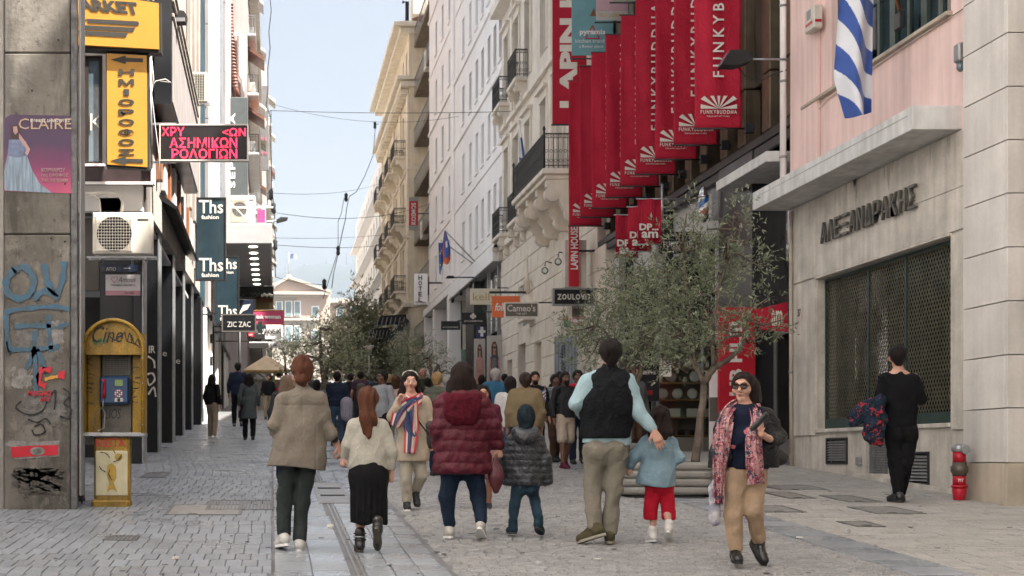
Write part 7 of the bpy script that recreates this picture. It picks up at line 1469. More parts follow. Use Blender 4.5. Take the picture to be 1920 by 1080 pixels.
def net_obj(name,VQ,m,parent,org):
 V,Q=VQ;me=bpy.data.meshes.new(name);n=len(Q);me.vertices.add(len(V));me.vertices.foreach_set('co',(V+np.array(org)).ravel());me.loops.add(n*4);me.loops.foreach_set('vertex_index',Q.ravel().astype(np.int32));me.polygons.add(n)
 me.polygons.foreach_set('loop_start',np.arange(n)*4);me.polygons.foreach_set('loop_total',np.full(n,4));me.polygons.foreach_set('use_smooth',[True]*n);me.materials.append(m);me.update(calc_edges=True)
 return obj(name,me,parent)
def folds(amp,sc=18.,seed=0.,zs=.5):
 """cloth creases: warped waves"""
 def f(X,Y,Z):
  w_=np.sin(X*sc*.6+seed*3+2*np.sin(Z*7+seed))+np.sin(Z*sc*zs+X*sc*.35+seed*5+1.6*np.sin(X*9+Y*8+seed))+.7*np.sin(Y*sc*.8+Z*sc*.3+seed*2)+.5*np.sin(X*sc*2.1-Z*sc*1.3+seed*7)
  return(amp*.5*np.abs(w_)-amp*.6).astype(np.float32)
 return f
def seams(fo,xs=(),zs=(),boxes=(),w=.006,d=.006):
 """adds stitched seams (grooves) and raised pockets to a fold function"""
 def f(X,Y,Z):
  g=fo(X,Y,Z)
  for x0,za,zb in xs:g=g+d*np.exp(-((X-x0)/w)**2)*((Z>za)&(Z<zb))
  for z0,xa,xb in zs:g=g+d*np.exp(-((Z-z0)/w)**2)*((X>xa)&(X<xb))
  for xa,xb,za,zb,sg in boxes:g=g-.004*((X>xa)&(X<xb)&(Z>za)&(Z<zb)&(Y*sg<0))
  return g.astype(np.float32)
 return f
def quilt(pitch,amp,z0=0.,fl=.0,seed=0.):
 fo=folds(fl,26,seed)if fl else None
 def f(X,Y,Z):
  q=(-amp*np.abs(np.sin(PI*(Z-z0)/pitch+.15*np.sin(X*14)))**.55+amp*.8)
  return(q+(fo(X,Y,Z)if fo else 0)).astype(np.float32)
 return f
def strands(amp,f1=90.,f2=35.,seed=0.):
 def f(X,Y,Z):return(1.1*amp*(np.sin(X*f1*.85+2*np.sin(Z*14+seed))+np.sin(X*f2+Y*f1*.9+2*np.sin(Z*9+seed)))*.5).astype(np.float32)
 return f
def skinm(name,c):
 m=mat(name,c,.5,.1,9,.04,col2=(c[0]*.8,c[1]*.68,c[2]*.62));m.node_tree.nodes['Principled BSDF'].inputs['Subsurface Weight'].default_value=.08;m.node_tree.nodes['Principled BSDF'].inputs['Subsurface Radius'].default_value=(.02,.008,.005);return m
SK=skinm('skin_light',(.56,.34,.26));SKM=skinm('skin_tan',(.38,.20,.135));SKD=skinm('skin_brown',(.14,.07,.045))
def hairm(name,a,b):return mat(name,a,.5,.3,20,.6,col2=b,stretch=(7,7,.4),bscale=60,spec=.15)
H_bl=hairm('hair_black',(.006,.005,.005),(.018,.013,.011));H_br=hairm('hair_brown',(.10,.042,.022),(.035,.016,.010));H_dk=hairm('hair_dark_brown',(.024,.012,.009),(.008,.005,.004));H_gr=hairm('hair_grey',(.45,.43,.40),(.25,.24,.22));H_bd=hairm('hair_blond',(.40,.26,.12),(.22,.13,.06));H_au=hairm('hair_auburn',(.15,.055,.028),(.05,.02,.012))
def cloth(name,c,rough=.85,var=.10,scale=7,bump=.25,fine=.12,**k):return mat('cloth_'+name,c,rough,var,scale,bump,fine=fine,sheen=.0,spec=.12,bscale=120,crease=.25,**k)
def lerp(a,b,t):return tuple(x+(y-x)*t for x,y in zip(a,b))
def hand(sh,wrist,dirv,side,curl=.4,s=1.0,palm_n=None):
 """five fingers: dirv points from the wrist to the fingers, palm_n is the direction fingers curl to"""
 d=np.array(dirv,float);d/=np.linalg.norm(d);nrm=np.array(palm_n if palm_n is not None else(0,1,0),float);nrm-=d*(nrm@d);nrm/=np.linalg.norm(nrm);lat=np.cross(d,nrm)*side;w_=np.array(wrist,float)
 sh.cone(w_-d*.02*s,w_+d*.075*s,.024*s,.030*s,k=.02);
 for q in(-1,-.33,.33,1):sh.cone(w_+d*.03*s+lat*q*.018*s,w_+d*.08*s+lat*q*.028*s,.014*s,.0125*s,k=.012)
 for i,(q,ln)in enumerate(((-1,.062),(-.33,.078),(.33,.085),(1,.074))):
  a=w_+d*.082*s+lat*q*.029*s;d1=d*math.cos(curl)+nrm*math.sin(curl)+lat*q*.08;b=a+d1*ln*.5*s;d2=d*math.cos(curl*2.2)+nrm*math.sin(curl*2.2)+lat*q*.05;c=b+d2*ln*.45*s;sh.cone(a,b,.0095*s,.0085*s,k=.004);sh.cone(b,c,.0085*s,.007*s,k=.004)
 a=w_+d*.025*s+lat*.028*s;b=a+(d*.6+lat*.7+nrm*.3)*.038*s;sh.cone(a,b,.014*s,.011*s,k=.012);sh.cone(b,b+(d*.9+lat*.15+nrm*.35)*.034*s,.0105*s,.008*s,k=.005)
def head(sh,c,s=1.0,fwd=(0,1,0),neck=None,nr=.052):
 """c = head centre; fwd = horizontal facing direction"""
 f=np.array(fwd,float);f/=np.linalg.norm(f);r_=np.array((f[1],-f[0],0));u=np.array((0,0,1.));c=np.array(c,float)
 p=lambda a,b,z:c+(r_*a+f*b+u*z)*s
 ay=abs(f[1]);sx,sy=(.84+.16*(1-ay)),(.84+.16*ay)
 sh.ball(p(0,-.012,.028),.092*s,sx,sy*1.06,1.0);sh.cone(p(0,.012,.0),p(0,.03,-.062),.068*s,.047*s,sx,sy,1,k=.03);sh.ball(p(0,.052,-.092),.026*s,k=.025)
 sh.cone(p(0,.088,.022),p(0,.112,-.022),.008*s,.014*s,k=.012);sh.ball(p(.013,.098,-.028),.009*s,k=.008);sh.ball(p(-.013,.098,-.028),.009*s,k=.008)
 sh.cone(p(-.03,.080,.038),p(.03,.080,.038),.013*s,.013*s,k=.02);sh.cone(p(-.014,.086,-.052),p(.014,.086,-.052),.008*s,.008*s,k=.010);sh.cone(p(-.011,.085,-.061),p(.011,.085,-.061),.009*s,.009*s,k=.008)
 for q in(-1,1):sh.ball(p(.045*q,.055,-.02),.03*s,k=.03);sh.ball(p(.083*q,-.005,.0),.022*s,(.4 if ay>.7 else.9),(.9 if ay>.7 else.5),1.25,k=.006);sh.carve(p(.032*q,.100,.014),p(.032*q,.100,.014),.015*s,.015*s,1.2,1,.75)
 if neck is not None:sh.cone(p(0,-.01,-.06),neck,nr*s,nr*1.12*s,k=.03)
 return p
def face_parts(t,p,s,org,lips=(.35,.07,.07),iris=(.05,.025,.012),brow=None):
 e=mat('eye_white',(.62,.60,.57),.25,.03,5)
 for q in(-1,1):
  c=Vector(p(.032*q,.0855,.012))+Vector(org);o=MB().lathe(c+ORG[t.name],[(.001*s,-.0125*s),(.009*s,-.009*s),(.0128*s,0),(.009*s,.009*s),(.001*s,.0125*s)],12).build('eye',e,t)
  f_=(Vector(p(0,1,0))-Vector(p(0,0,0))).normalized();c2=c+f_*.0105*s;MB().lathe(c2+ORG[t.name],[(.001,-.005*s),(.0055*s,-.002*s),(.0055*s,.002*s),(.001,.005*s)],8).build('iris',mat('iris_brown',iris,.2,.1,5),o)
  MB().tube([Vector(p((.016)*q,.091,.040))+Vector(org)+ORG[t.name],Vector(p(.034*q,.090,.046))+Vector(org)+ORG[t.name],Vector(p(.054*q,.074,.038))+Vector(org)+ORG[t.name]],[.003*s,.004*s,.002*s],6).build('eyebrow',brow or H_dk,t)
  MB().tube([Vector(p((.018)*q,.092,.0155))+Vector(org)+ORG[t.name],Vector(p(.032*q,.099,.023))+Vector(org)+ORG[t.name],Vector(p(.048*q,.086,.0155))+Vector(org)+ORG[t.name]],[.0016*s,.0026*s,.0016*s],5).build('eyelid',SK,t)
 L_=[Vector(p(a,b,z))+Vector(org)+ORG[t.name]for a,b,z in((-.023,.084,-.056),(-.009,.0965,-.053),(0,.0955,-.0545),(.009,.0965,-.053),(.023,.084,-.056))];MB().tube(L_,[.0012*s,.0042*s,.0035*s,.0042*s,.0012*s],6).build('lips',mat('lip_%d'%int(lips[0]*100),lips,.4,.05,5),t)
 L_=[Vector(p(a,b,z))+Vector(org)+ORG[t.name]for a,b,z in((-.02,.084,-.0575),(0,.0955,-.0625),(.02,.084,-.0575))];MB().tube(L_,[.0012*s,.0055*s,.0012*s],6).build('lips',MATS['lip_%d'%int(lips[0]*100)],t)
def shoe(sh,ankle,toe_dir,s=1.0,tilt=0.0,h=.07,L=.26,wd=.044):
 """ankle: joint; toe_dir horizontal unit vector; tilt > 0 lifts the heel"""
 a=np.array(ankle,float);d=np.array(toe_dir,float);d/=np.linalg.norm(d);up=np.array((0,0,1.));f=d*math.cos(tilt)-up*math.sin(tilt);n=up*math.cos(tilt)+d*math.sin(tilt)
 heel=a-n*h*s-f*.05*s;toe=heel+f*L*.80*s;sh.cone(heel+n*.02*s,toe+n*.006*s,wd*.85*s,wd*.95*s,k=.02);sh.cone(a+n*.01*s,heel+n*.04*s+f*.02*s,.042*s,.042*s,k=.03);sh.cone(a,toe-f*.05*s+n*.02*s,.036*s,.035*s,k=.03)
 return heel,toe,f,n
def sole(t,name,heel,toe,f,n,s,org,m,wd=.046,th=.022):
 """sole slab following the shoe outline"""
 f=Vector(f);n=Vector(n);r_=f.cross(n);h_=Vector(heel)-f*.042*s-n*.030*s;L_=(Vector(toe)-Vector(heel)).length+.088*s;pts=[]
 for k in range(20):
  a=2*PI*k/20;u=.5-.5*math.cos(a);wv=wd*s*math.sin(a)*(1.0 if u>.6 else.85);pts.append(h_+f*L_*u+r_*wv*(abs(math.sin(a))**-.25 if abs(math.sin(a))>.05 else 1)+Vector(org)+ORG[t.name])
 mb=MB();mb.prism(pts,(0,0,0),n*th*s);return mb.build(name,m,t)
class Person:
 def __init__(s,label,pc,pyf,Y=None,face=1,s_=1.0,skin=None,bh=.0078):
  s.Y=Y or F*EYE/(pyf-703.0);s.o=Vector((PX(pc,s.Y),s.Y,PZ(pyf,s.Y)));s.t=thing('person',label,'person',s.o);s.face=face;s.s=s_;s.skin=skin or SK;s.j={};s.bh=bh;s.body=Shape();s.hp=None
 def J(s,px,py,dy=0.0):return np.array(P(px,py,s.Y+dy)-s.o)
 def set(s,**k):
  for n,v in k.items():s.j[n]=s.J(*v)
 def base(s,hands=True,curl=.5,hs=1.0,fwd=None,palms=None,hdirs=None):
  b,j,q=s.body,s.j,s.s;fw=fwd or(0,s.face,0);hips=(j['hl']+j['hr'])/2;
  b.cone(hips,(hips+j['neck'])/2,.125*q,.105*q,1.1,.75,k=.05);b.cone((hips+j['neck'])/2,j['neck']-np.array((0,0,.1*q)),.105*q,.12*q,1.15,.72,k=.05);b.cone(j['sl'],j['sr'],.045*q,.045*q,k=.04)
  s.hp=head(b,j['head'],q*.98,fw,neck=j['neck'],nr=.05)
  for a,e,w_ in(('sl','el','wl'),('sr','er','wr')):b.chain([j[a],j[e],j[w_]],[.045*q,.038*q,.024*q],k=.03)
  for a,k_,n in(('hl','kl','al'),('hr','kr','ar')):b.chain([j[a],j[k_]],[.074*q,.044*q],k=.03);m_=j[k_]*.65+j[n]*.35+np.array((0,-.008*s.face,0));b.chain([j[k_],m_,j[n]],[.042*q,.043*q,.030*q],k=.03)
  if hands:
   for i,(e,w_,sd)in enumerate((('el','wl',1),('er','wr',-1))):
    d=hdirs[i]if hdirs and hdirs[i]is not None else j[w_]-j[e];pn=palms[i]if palms else(-.6*(-1 if i==0 else 1),.5*s.face,0);hand(b,j[w_],d,(sd if s.face>0 else-sd),curl if not isinstance(curl,tuple)else curl[i],hs*q,pn)
  return s
 def finish(s):return net_obj('body',s.body.mesh(s.bh),s.skin,s.t,(0,0,0))
 def part(s,name,sh,m,h=.010,disp=None,clip=None):return net_obj(name,sh.mesh(h,disp,clip),m,s.t,(0,0,0))
 def legs(s,m,r=(.098,.074,.062),hem=0.0,name='trousers',seat=.135,waist=None,h=.010,amp=.010,sc=22,seed=1.,seatsx=1.15):
  j,q=s.j,s.s;sh=Shape();hips=(j['hl']+j['hr'])/2;w_=waist if waist is not None else hips+np.array((0,0,.12));sh.cone(w_,hips,seat*.9*q,seat*q,seatsx,.82,k=.04)
  bk=np.array((0,-.045*s.face,-.03))
  for a,k_,n in(('hl','kl','al'),('hr','kr','ar')):
   e=j[n]+np.array((0,0,hem));sh.ball(j[a]+bk*.7,.088*q,1,.9,1.05,k=.05);sh.cone(j[a],j[k_],r[0]*q,r[1]*q,1,1,k=.03);sh.cone(j[k_],e,r[1]*q,r[2]*q,k=.02)
  hp_z=hips[2];cx=hips[0];fo=seams(folds(amp,sc,seed,.9),[(cx,hp_z-.14,hp_z+.2)],[],[(cx-.13*q,cx-.035*q,hp_z-.10,hp_z+.03,s.face),(cx+.035*q,cx+.13*q,hp_z-.10,hp_z+.03,s.face)])
  s.part(name,sh,m,h,fo)
 def shoes(s,m,dirs,tilts,sole_m=None,sc=1.0,high=0.0,wd=.044):
  j=s.j
  for i,n in enumerate(('al','ar')):
   sh=Shape();r_=shoe(sh,j[n],dirs[i],sc*s.s**.7,tilts[i],wd=wd)
   if high:sh.cone(j[n],j[n]+np.array((0,0,high)),.046*sc,.05*sc,k=.02)
   o=s.part('shoe',sh,m,.008)
   if sole_m:sl_=sole(s.t,'sole',*r_,sc*s.s**.7,(0,0,0),sole_m,wd+.003);sl_.parent=o;
def hcap(s,p,r=.110,b=-.02,z=.034):u=p.hp;s.ball(np.array(u(0,b,z)),r*p.s**.6,.90,1.03,.98);s.cone(np.array(u(0,-.045,.0)),np.array(u(0,-.052,-.055)),.08*p.s,.058*p.s,.95,.8,k=.03);s.carve(np.array(u(0,.125,-.02)),np.array(u(0,.125,-.02)),.095*p.s,.095*p.s);return s
def up(z):return np.array((0,0,z))
# ---------- woman in the beige blazer
p=Person('woman seen from behind in a loose beige blazer, grey jeans and white trainers, auburn bun',563,1031,12.68);J=p.J
p.set(head=(567,697,.02),neck=(566,732,.0),sl=(531,748,0),sr=(598,748,0),el=(516,797,-.02),wl=(520,812,.26),er=(617,806,0),wr=(633,836,.04),hl=(546,842,0),hr=(580,842,0),kl=(533,934,.03),kr=(567,937,.02),al=(532,1003,-.02),ar=(562,1012,0))
p.base(hdirs=(None,J(642,862,.05)-J(633,836,.04)),curl=(.5,.9));p.finish()
s=Shape();s.cone(J(565,860),J(565,800),.19,.165,1.12,.72,k=.06);s.cone(J(565,800),J(565,757),.165,.15,1.18,.66,k=.06);s.cone(J(534,749),J(596,749),.062,.062,k=.05);s.cone(J(557,885),J(563,830),.215,.185,1.08,.86,k=.06);s.cone(J(514,880,.0),J(545,780,0),.06,.05,k=.05);s.cone(J(566,735),J(566,726,.01),.066,.058,k=.02)
s.chain([J(531,749),J(515,797,-.02),J(519,811,.13)],[.064,.060,.052],k=.03);s.chain([J(599,749),J(615,803)],[.064,.056],k=.03);s.cone(J(615,803),J(622,815),.06,.058,k=.02)
zh=J(560,880)[2];p.part('blazer',s,cloth('beige_blazer',(.205,.178,.145)),.009,seams(folds(.013,15,2.2,.6),[(J(566,0)[0],zh,1.36),(J(536,0)[0],zh,1.2),(J(592,0)[0],zh,1.2)],[(J(0,760)[2],-.2,.25)]),lambda X,Y,Z:(zh-.03*np.sin(X*5-.6)-Z))
s=Shape();s.cone(J(622,814),J(626,822),.05,.043);p.part('cuff',s,M_black2,.008)
p.legs(cloth('grey_jeans',(.035,.042,.042)),(.092,.070,.060),.02,h=.009,seed=3);p.shoes(cloth('white_trainer',(.55,.54,.51),.5,.06,9,.1),((-.25,1,0),(.1,1,0)),(.12,.0),M_whitel,1.04,.03,.05)
s=Shape();hcap(s,p);s.cone(J(566,712,-.05),J(566,722,-.03),.06,.035,k=.03);s.ball(J(566,675,-.045),.062,1.05,.9,.85,k=.02);s.carve(J(567,712,.12),J(567,712,.12),.08,.08);s.ball(J(578,700,-.02),.05,.6,1,1.3,k=.02);p.part('hair',s,H_au,.007,strands(.006,110,50))
MB().tube([Vector(J(631,834,.04))+p.o+Vector((.026*math.cos(a),.026*math.sin(a),0))for a in np.linspace(0,2*PI,13)],.004,5).build('bracelet',M_red2,p.t)
# ---------- girl with the long ponytail
p=Person('girl seen from behind with long auburn hair, cream sweater, long black skirt and ankle boots',692,1036,12.55,s_=.86);J=p.J
p.set(head=(690,751,.02),neck=(690,779,0),sl=(664,797,0),sr=(718,797,0),el=(651,834,.02),wl=(645,858,.05),er=(734,848,0),wr=(734,888,.03),hl=(679,890,0),hr=(703,890,0),kl=(676,965,.05),kr=(706,965,.0),al=(675,1016,-.02),ar=(708,994,-.16))
p.base(hdirs=(J(641,876,.06)-J(645,858,.05),None),curl=(.9,1.2),hs=.92);p.finish()
s=Shape();s.cone(J(690,862),J(690,812),.150,.138,1.08,.74,k=.05);s.cone(J(665,799),J(716,799),.05,.05,k=.05);s.cone(J(690,874),J(690,860),.158,.15,1.08,.76,k=.03);s.cone(J(690,784),J(690,777),.05,.046,k=.02)
s.chain([J(664,799),J(650,836,.02),J(645,854,.05)],[.056,.05,.040],k=.03);s.chain([J(718,799),J(734,848),J(734,884,.03)],[.056,.05,.040],k=.03)
zh=J(690,881)[2];p.part('sweater',s,cloth('cream_sweater',(.46,.435,.37)),.009,folds(.012,19,4.1,.8),lambda X,Y,Z:zh-Z)
s=Shape();s.cone(J(691,872),J(691,890),.135,.158,1.05,.85,k=.05);s.cone(J(691,890),J(692,978,-.01),.158,.152,1.0,.85,k=.05);zh2=J(690,982)[2]
def pleat(X,Y,Z):a=np.arctan2(Y,X);return(.008*np.sin(a*17+np.sin(Z*6))*np.clip((J(690,880)[2]-Z)*3,0,1)-.004).astype(np.float32)
p.part('skirt',s,cloth('black_skirt',(.010,.010,.011)),.008,pleat,lambda X,Y,Z:zh2+.012*np.sin(X*30)-Z)
p.shoes(mat('black_boot_leather',(.014,.013,.012),.4,.2,8,.1),((-.1,1,0),(.15,1,.1)),(.0,1.05),mat('worn_sole',(.07,.06,.045),.8,.2,8),.94,.085)
for k in range(3):MB().tube([Vector(J(675,1016,-.02))+up_ for up_ in[]]or[p.o+Vector(J(675,1012-6*k,-.02))+Vector((.054*math.cos(a),.054*math.sin(a),0))for a in np.linspace(0,2*PI,15)],.0055,5).build('boot_strap',M_steel if k%2 else M_black2,p.t)
s=Shape();hcap(s,p);s.cone(J(690,752,-.05),J(690,785,-.08),.07,.065,1.0,.6,k=.03);s.cone(J(690,785,-.085),J(691,815,-.10),.066,.028,1.1,.55,k=.03);s.carve(J(690,765,.12),J(690,765,.12),.08,.08);p.part('hair',s,H_au,.007,strands(.008,120,40,2.))
# ---------- woman with the silk scarf facing the camera
p=Person('woman facing us in a beige coat and red, white and navy scarf',773,957,16.4,face=-1);J=p.J
p.set(head=(769,717,0),neck=(771,739,0),sl=(751,751,0),sr=(797,750,0),el=(737,780,-.06),wl=(748,754,-.20),er=(810,793,0),wr=(811,826,-.02),hl=(761,844,0),hr=(783,844,0),kl=(762,901,-.04),kr=(790,893,.0),al=(763,942,0),ar=(780,922,.10))
p.base(hdirs=(J(752,742,-.22)-J(748,754,-.20),None),curl=(1.0,.6));p.finish();face_parts(p.t,p.hp,.98,(0,0,0),(.40,.06,.08))
s=Shape();s.cone(J(774,850),J(774,790),.165,.145,1.1,.72,k=.05);s.cone(J(774,790),J(774,760),.145,.135,1.1,.7,k=.05);s.cone(J(752,753),J(797,753),.055,.055,k=.05);s.cone(J(772,870),J(773,820),.19,.155,1.05,.8,k=.05)
s.chain([J(751,753),J(736,781,-.06),J(745,765,-.17)],[.058,.056,.048],k=.03);s.chain([J(798,753),J(811,795),J(812,822,-.02)],[.058,.054,.048],k=.03);s.cone(J(771,744),J(771,739),.06,.055,k=.02)
zh=J(772,865)[2];p.part('coat',s,cloth('beige_coat',(.43,.36,.275)),.010,folds(.011,15,6.3,.6),lambda X,Y,Z:zh-Z)
p.legs(cloth('cream_trousers',(.40,.36,.29)),(.085,.066,.056),.03,h=.010,seed=5);p.shoes(mat('black_canvas',(.02,.02,.022),.7,.1,8),((-.05,-1,0),(.1,-1,0)),(.0,.7),M_whitel,.95)
s=Shape();s.ball(J(768,713,.02),.108,.88,.95,1.02);s.carve(J(770,719,-.11),J(770,719,-.11),.082,.082,.82,1,1.12);s.chain([J(760,715,.03),J(755,738,.03),J(757,765,.05)],[.05,.05,.03],k=.03);s.chain([J(780,717,.04),J(785,738,.04)],[.045,.035],k=.03);p.part('hair',s,H_dk,.007,strands(.005,110,40,1.))
MB().tube([p.o+Vector(J(769,705,0))+Vector((.090*math.cos(a),.0,.062*math.sin(a)))for a in np.linspace(.0,PI,12)],.006,5).build('headband',M_letter,p.t)
SR,SW,SN=mat('scarf_red',(.50,.025,.05),.6,.06,6,.1),mat('scarf_cream',(.62,.52,.44),.6,.06,6,.1),mat('scarf_navy',(.02,.04,.11),.6,.06,6,.1)
def ribbon(t,pts,wds,mats_,org,name='scarf',off=(0,-1,0),th=.006,wave=.01,n=36,nu=15,normal=None,bandf=None):
 """scarf: a band draped along points with folds; material index from bandf(u, v)"""
 Pn=[Vector(q)for q in pts];V=[];Fc=[];Mi=[];nn=len(Pn)-1;o=Vector(normal or off)
 for j in range(n+1):
  v=j/n*nn;i=min(int(v),nn-1);s_=v-i;p0=Pn[max(i-1,0)];p1=Pn[i];p2=Pn[i+1];p3=Pn[min(i+2,nn)]
  c=.5*((2*p1)+(-p0+p2)*s_+(2*p0-5*p1+4*p2-p3)*s_*s_+(-p0+3*p1-3*p2+p3)*s_**3);d=(p2-p1).normalized();r_=d.cross(o).normalized();w_=wds[i]*(1-s_)+wds[i+1]*s_
  for k in range(nu+1):u=k/nu-.5;V.append(tuple(c+r_*u*w_+o*(wave*math.cos(u*9)+.35*w_*(.25-u*u)*1.2+wave*.8*math.sin(u*22+v*2.5)+wave*.5*math.sin(v*5+u*6))+Vector(org)))
 for j in range(n):
  for k in range(nu):a=j*(nu+1)+k;Fc.append((a,a+1,a+nu+2,a+nu+1));Mi.append(bandf((k+.5)/nu,(j+.5)/n)if bandf else 0)
 me=bpy.data.meshes.new(name);me.from_pydata(V,[],Fc)
 for m_ in mats_:me.materials.append(m_)
 me.polygons.foreach_set('material_index',Mi);me.polygons.foreach_set('use_smooth',[True]*len(Fc));me.update();ob=obj(name,me,t);md=ob.modifiers.new('thickness','SOLIDIFY');md.thickness=th;return ob
bf=lambda u,v:0 if(u<.13 or u>.87 or.42<u<.5)else(1 if u<.45 else(2 if(u<.75 or v<.5)else 1))
ribbon(p.t,[J(793,744,-.02),J(780,752,-.16),J(768,760,-.19),J(752,775,-.18),J(740,800,-.17)],[.10,.12,.18,.20,.10],[SR,SW,SN],(0,0,0),bandf=bf);ribbon(p.t,[J(776,750,-.17),J(774,770,-.19),J(772,800,-.17),J(768,850,-.19)],[.08,.12,.17,.12],[SR,SW,SN],(0,0,0),bandf=bf)
ribbon(p.t,[J(757,742,.02),J(762,745,-.09),J(773,752,-.14),J(784,746,-.10),J(794,740,.02)],[.07,.08,.09,.08,.07],[SR,SW,SN],(0,0,0),bandf=bf,name='scarf_collar');ribbon(p.t,[J(762,765,-.185),J(768,800,-.18),J(775,820,-.17)],[.09,.13,.10],[SN],(0,0,0),name='scarf_fold')
b=MB().tube([p.o+Vector(J(770,770,-.15)),p.o+Vector(J(785,790,-.16)),p.o+Vector(J(804,815,-.13))],.009,6).build('bag_strap',M_black2,p.t)
s=Shape();s.cone((0,0,.1),(0,0,.28),.075,.07,.9,.45);b=net_obj('shoulder_bag',s.mesh(.012),mat('black_leather',(.012,.012,.013),.35,.15,8,.1),None,(0,0,0));b.location=P(806,846,16.35)+Vector((0,0,-.0));ORG[b.name]=b.location.copy();mark(b,'small black shoulder bag hanging at the hip of the scarf woman in the beige coat','bag')
# ---------- woman in the burgundy puffer coat
p=Person('dark haired woman from behind in a long burgundy quilted coat and blue jeans',868,1010,13.55,s_=1.05);J=p.J
p.set(head=(866,708,.04),neck=(866,742,0),sl=(832,757,0),sr=(899,755,0),el=(823,806,-.02),wl=(822,836,.12),er=(926,800,0),wr=(934,838,.02),hl=(848,868,0),hr=(887,868,0),kl=(838,932,0),kr=(897,932,.04),al=(843,990,0),ar=(902,983,-.10))
p.base(curl=.9);p.finish()
s=Shape();s.cone(J(867,880),J(867,830),.275,.235,1.04,.78,k=.06);s.cone(J(867,830),J(867,785),.235,.20,1.06,.76,k=.06);s.cone(J(867,785),J(867,758),.205,.185,1.06,.72,k=.06);s.cone(J(834,758),J(898,757),.085,.085,k=.06)
s.chain([J(830,760),J(822,806,-.03),J(820,832,.06)],[.088,.082,.062],k=.04);s.chain([J(901,758),J(924,800),J(934,834,.02)],[.088,.082,.060],k=.04)
zh=J(867,889)[2];p.part('puffer_coat',s,mat('burgundy_nylon',(.085,.008,.018),.5,.15,6,.2,bscale=60,spec=.25,crease=.25),.010,quilt(.105,.013,zh,.012,1.3),lambda X,Y,Z:zh-Z)
s=Shape();s.chain([J(836,752,.05),J(840,748,-.04),J(853,750,-.12),J(867,752,-.15),J(881,750,-.12),J(894,748,-.04),J(898,752,.05)],[.045,.05,.055,.06,.055,.05,.045],k=.04);s.cone(J(848,768,-.15),J(886,768,-.15),.085,.085,1,.6,1,k=.08);s.cone(J(858,784,-.17),J(876,784,-.17),.06,.06,1,.6,1,k=.08)
p.part('hood',s,mat('burgundy_hood',(.088,.008,.017),.8,.15,8,.4,spec=.1,bscale=140,crease=.5),.009,folds(.008,30,.6))
s=Shape();hcap(s,p,.116);s.cone(J(850,720,.0),J(845,740,-.02),.06,.05,k=.04);s.cone(J(882,720,.0),J(887,740,-.02),.06,.05,k=.04);s.cone(J(866,715,-.05),J(866,742,-.05),.085,.08,1.1,.7,k=.04);p.part('hair',s,H_dk,.008,strands(.005,100,35,4.))
p.legs(cloth('dark_blue_jeans',(.016,.028,.052)),(.100,.072,.050),.04,h=.010,seed=7,seat=.155);p.shoes(cloth('off_white_shoe',(.52,.50,.45),.5,.08,9,.1),((-.05,1,0),(.3,1,0)),(.05,.55),M_whitel,.95)
s=Shape();s.cone((0,0,.02),(0,0,.14),.035,.075,.9,.5,k=.03);s.cone((0,0,.14),(0,0,.30),.075,.03,.9,.45,k=.03);b=net_obj('shoulder_bag',s.mesh(.010,folds(.005,30,2)),mat('maroon_leather',(.09,.012,.02),.45,.15,8,.1),None,(0,0,0));b.location=P(930,922,13.5);ORG[b.name]=b.location.copy();b['label']='soft maroon bag dangling beside the burgundy coat';b['category']='bag'
# ---------- boy in the dark quilted jacket and beanie
p=Person('small boy seen from behind in a dark grey quilted jacket, beanie and blue boots',985,1006,13.75,s_=.78);J=p.J
p.set(head=(986,788,.0),neck=(986,806,0),sl=(963,822,0),sr=(1008,822,0),el=(949,864,0),wl=(950,897,.03),er=(1022,860,0),wr=(1026,897,.02),hl=(975,908,0),hr=(996,908,0),kl=(964,945,0),kr=(1003,940,.05),al=(962,986,0),ar=(1010,980,-.10))
p.base(curl=.9,hs=.9);p.finish()
s=Shape();s.cone(J(985,898),J(985,850),.165,.150,1.02,.8,k=.05);s.cone(J(985,850),J(985,828),.15,.14,1.02,.8,k=.05);s.cone(J(965,824),J(1006,824),.062,.062,k=.05);s.cone(J(985,903),J(985,895),.17,.165,1.02,.8,k=.03)
s.chain([J(962,826),J(950,864),J(951,902,.03)],[.066,.062,.05],k=.03);s.chain([J(1010,826),J(1022,862),J(1027,900,.02)],[.066,.062,.05],k=.03);zh=J(985,911)[2]
p.part('quilted_jacket',s,mat('grey_nylon',(.045,.048,.055),.4,.25,14,.3,bscale=40,fine=.2,crease=.5),.009,quilt(.062,.009,zh,.010,2.3),lambda X,Y,Z:zh-Z)
s=Shape();s.chain([J(966,818,.02),J(970,812,-.08),J(986,820,-.13),J(1002,812,-.08),J(1007,818,.02)],[.035,.05,.06,.05,.035],k=.04);s.cone(J(976,822,-.11),J(996,822,-.11),.05,.05,k=.05);p.part('hood',s,MATS['grey_nylon'],.009,folds(.006,30,.9))
s=Shape();s.ball(J(986,780,.0),.100,.86,.95,1.15);s.cone(J(986,785,-.01),J(986,802,-.02),.085,.07,.9,.9,k=.03);s.carve(J(986,792,.12),J(986,792,.12),.07,.07);p.part('beanie',s,cloth('petrol_beanie',(.022,.035,.045),.95,.3,14,.5),.008,folds(.005,50,3))
p.legs(cloth('child_jeans',(.035,.065,.095)),(.085,.064,.052),.03,h=.010,seed=8,seat=.12);p.shoes(cloth('teal_boot',(.02,.05,.07),.6,.2,9,.1),((-.1,1,0),(.45,1,0)),(.0,.35),mat('dark_sole',(.05,.05,.055),.8,.1,8),.92,.05,.052)
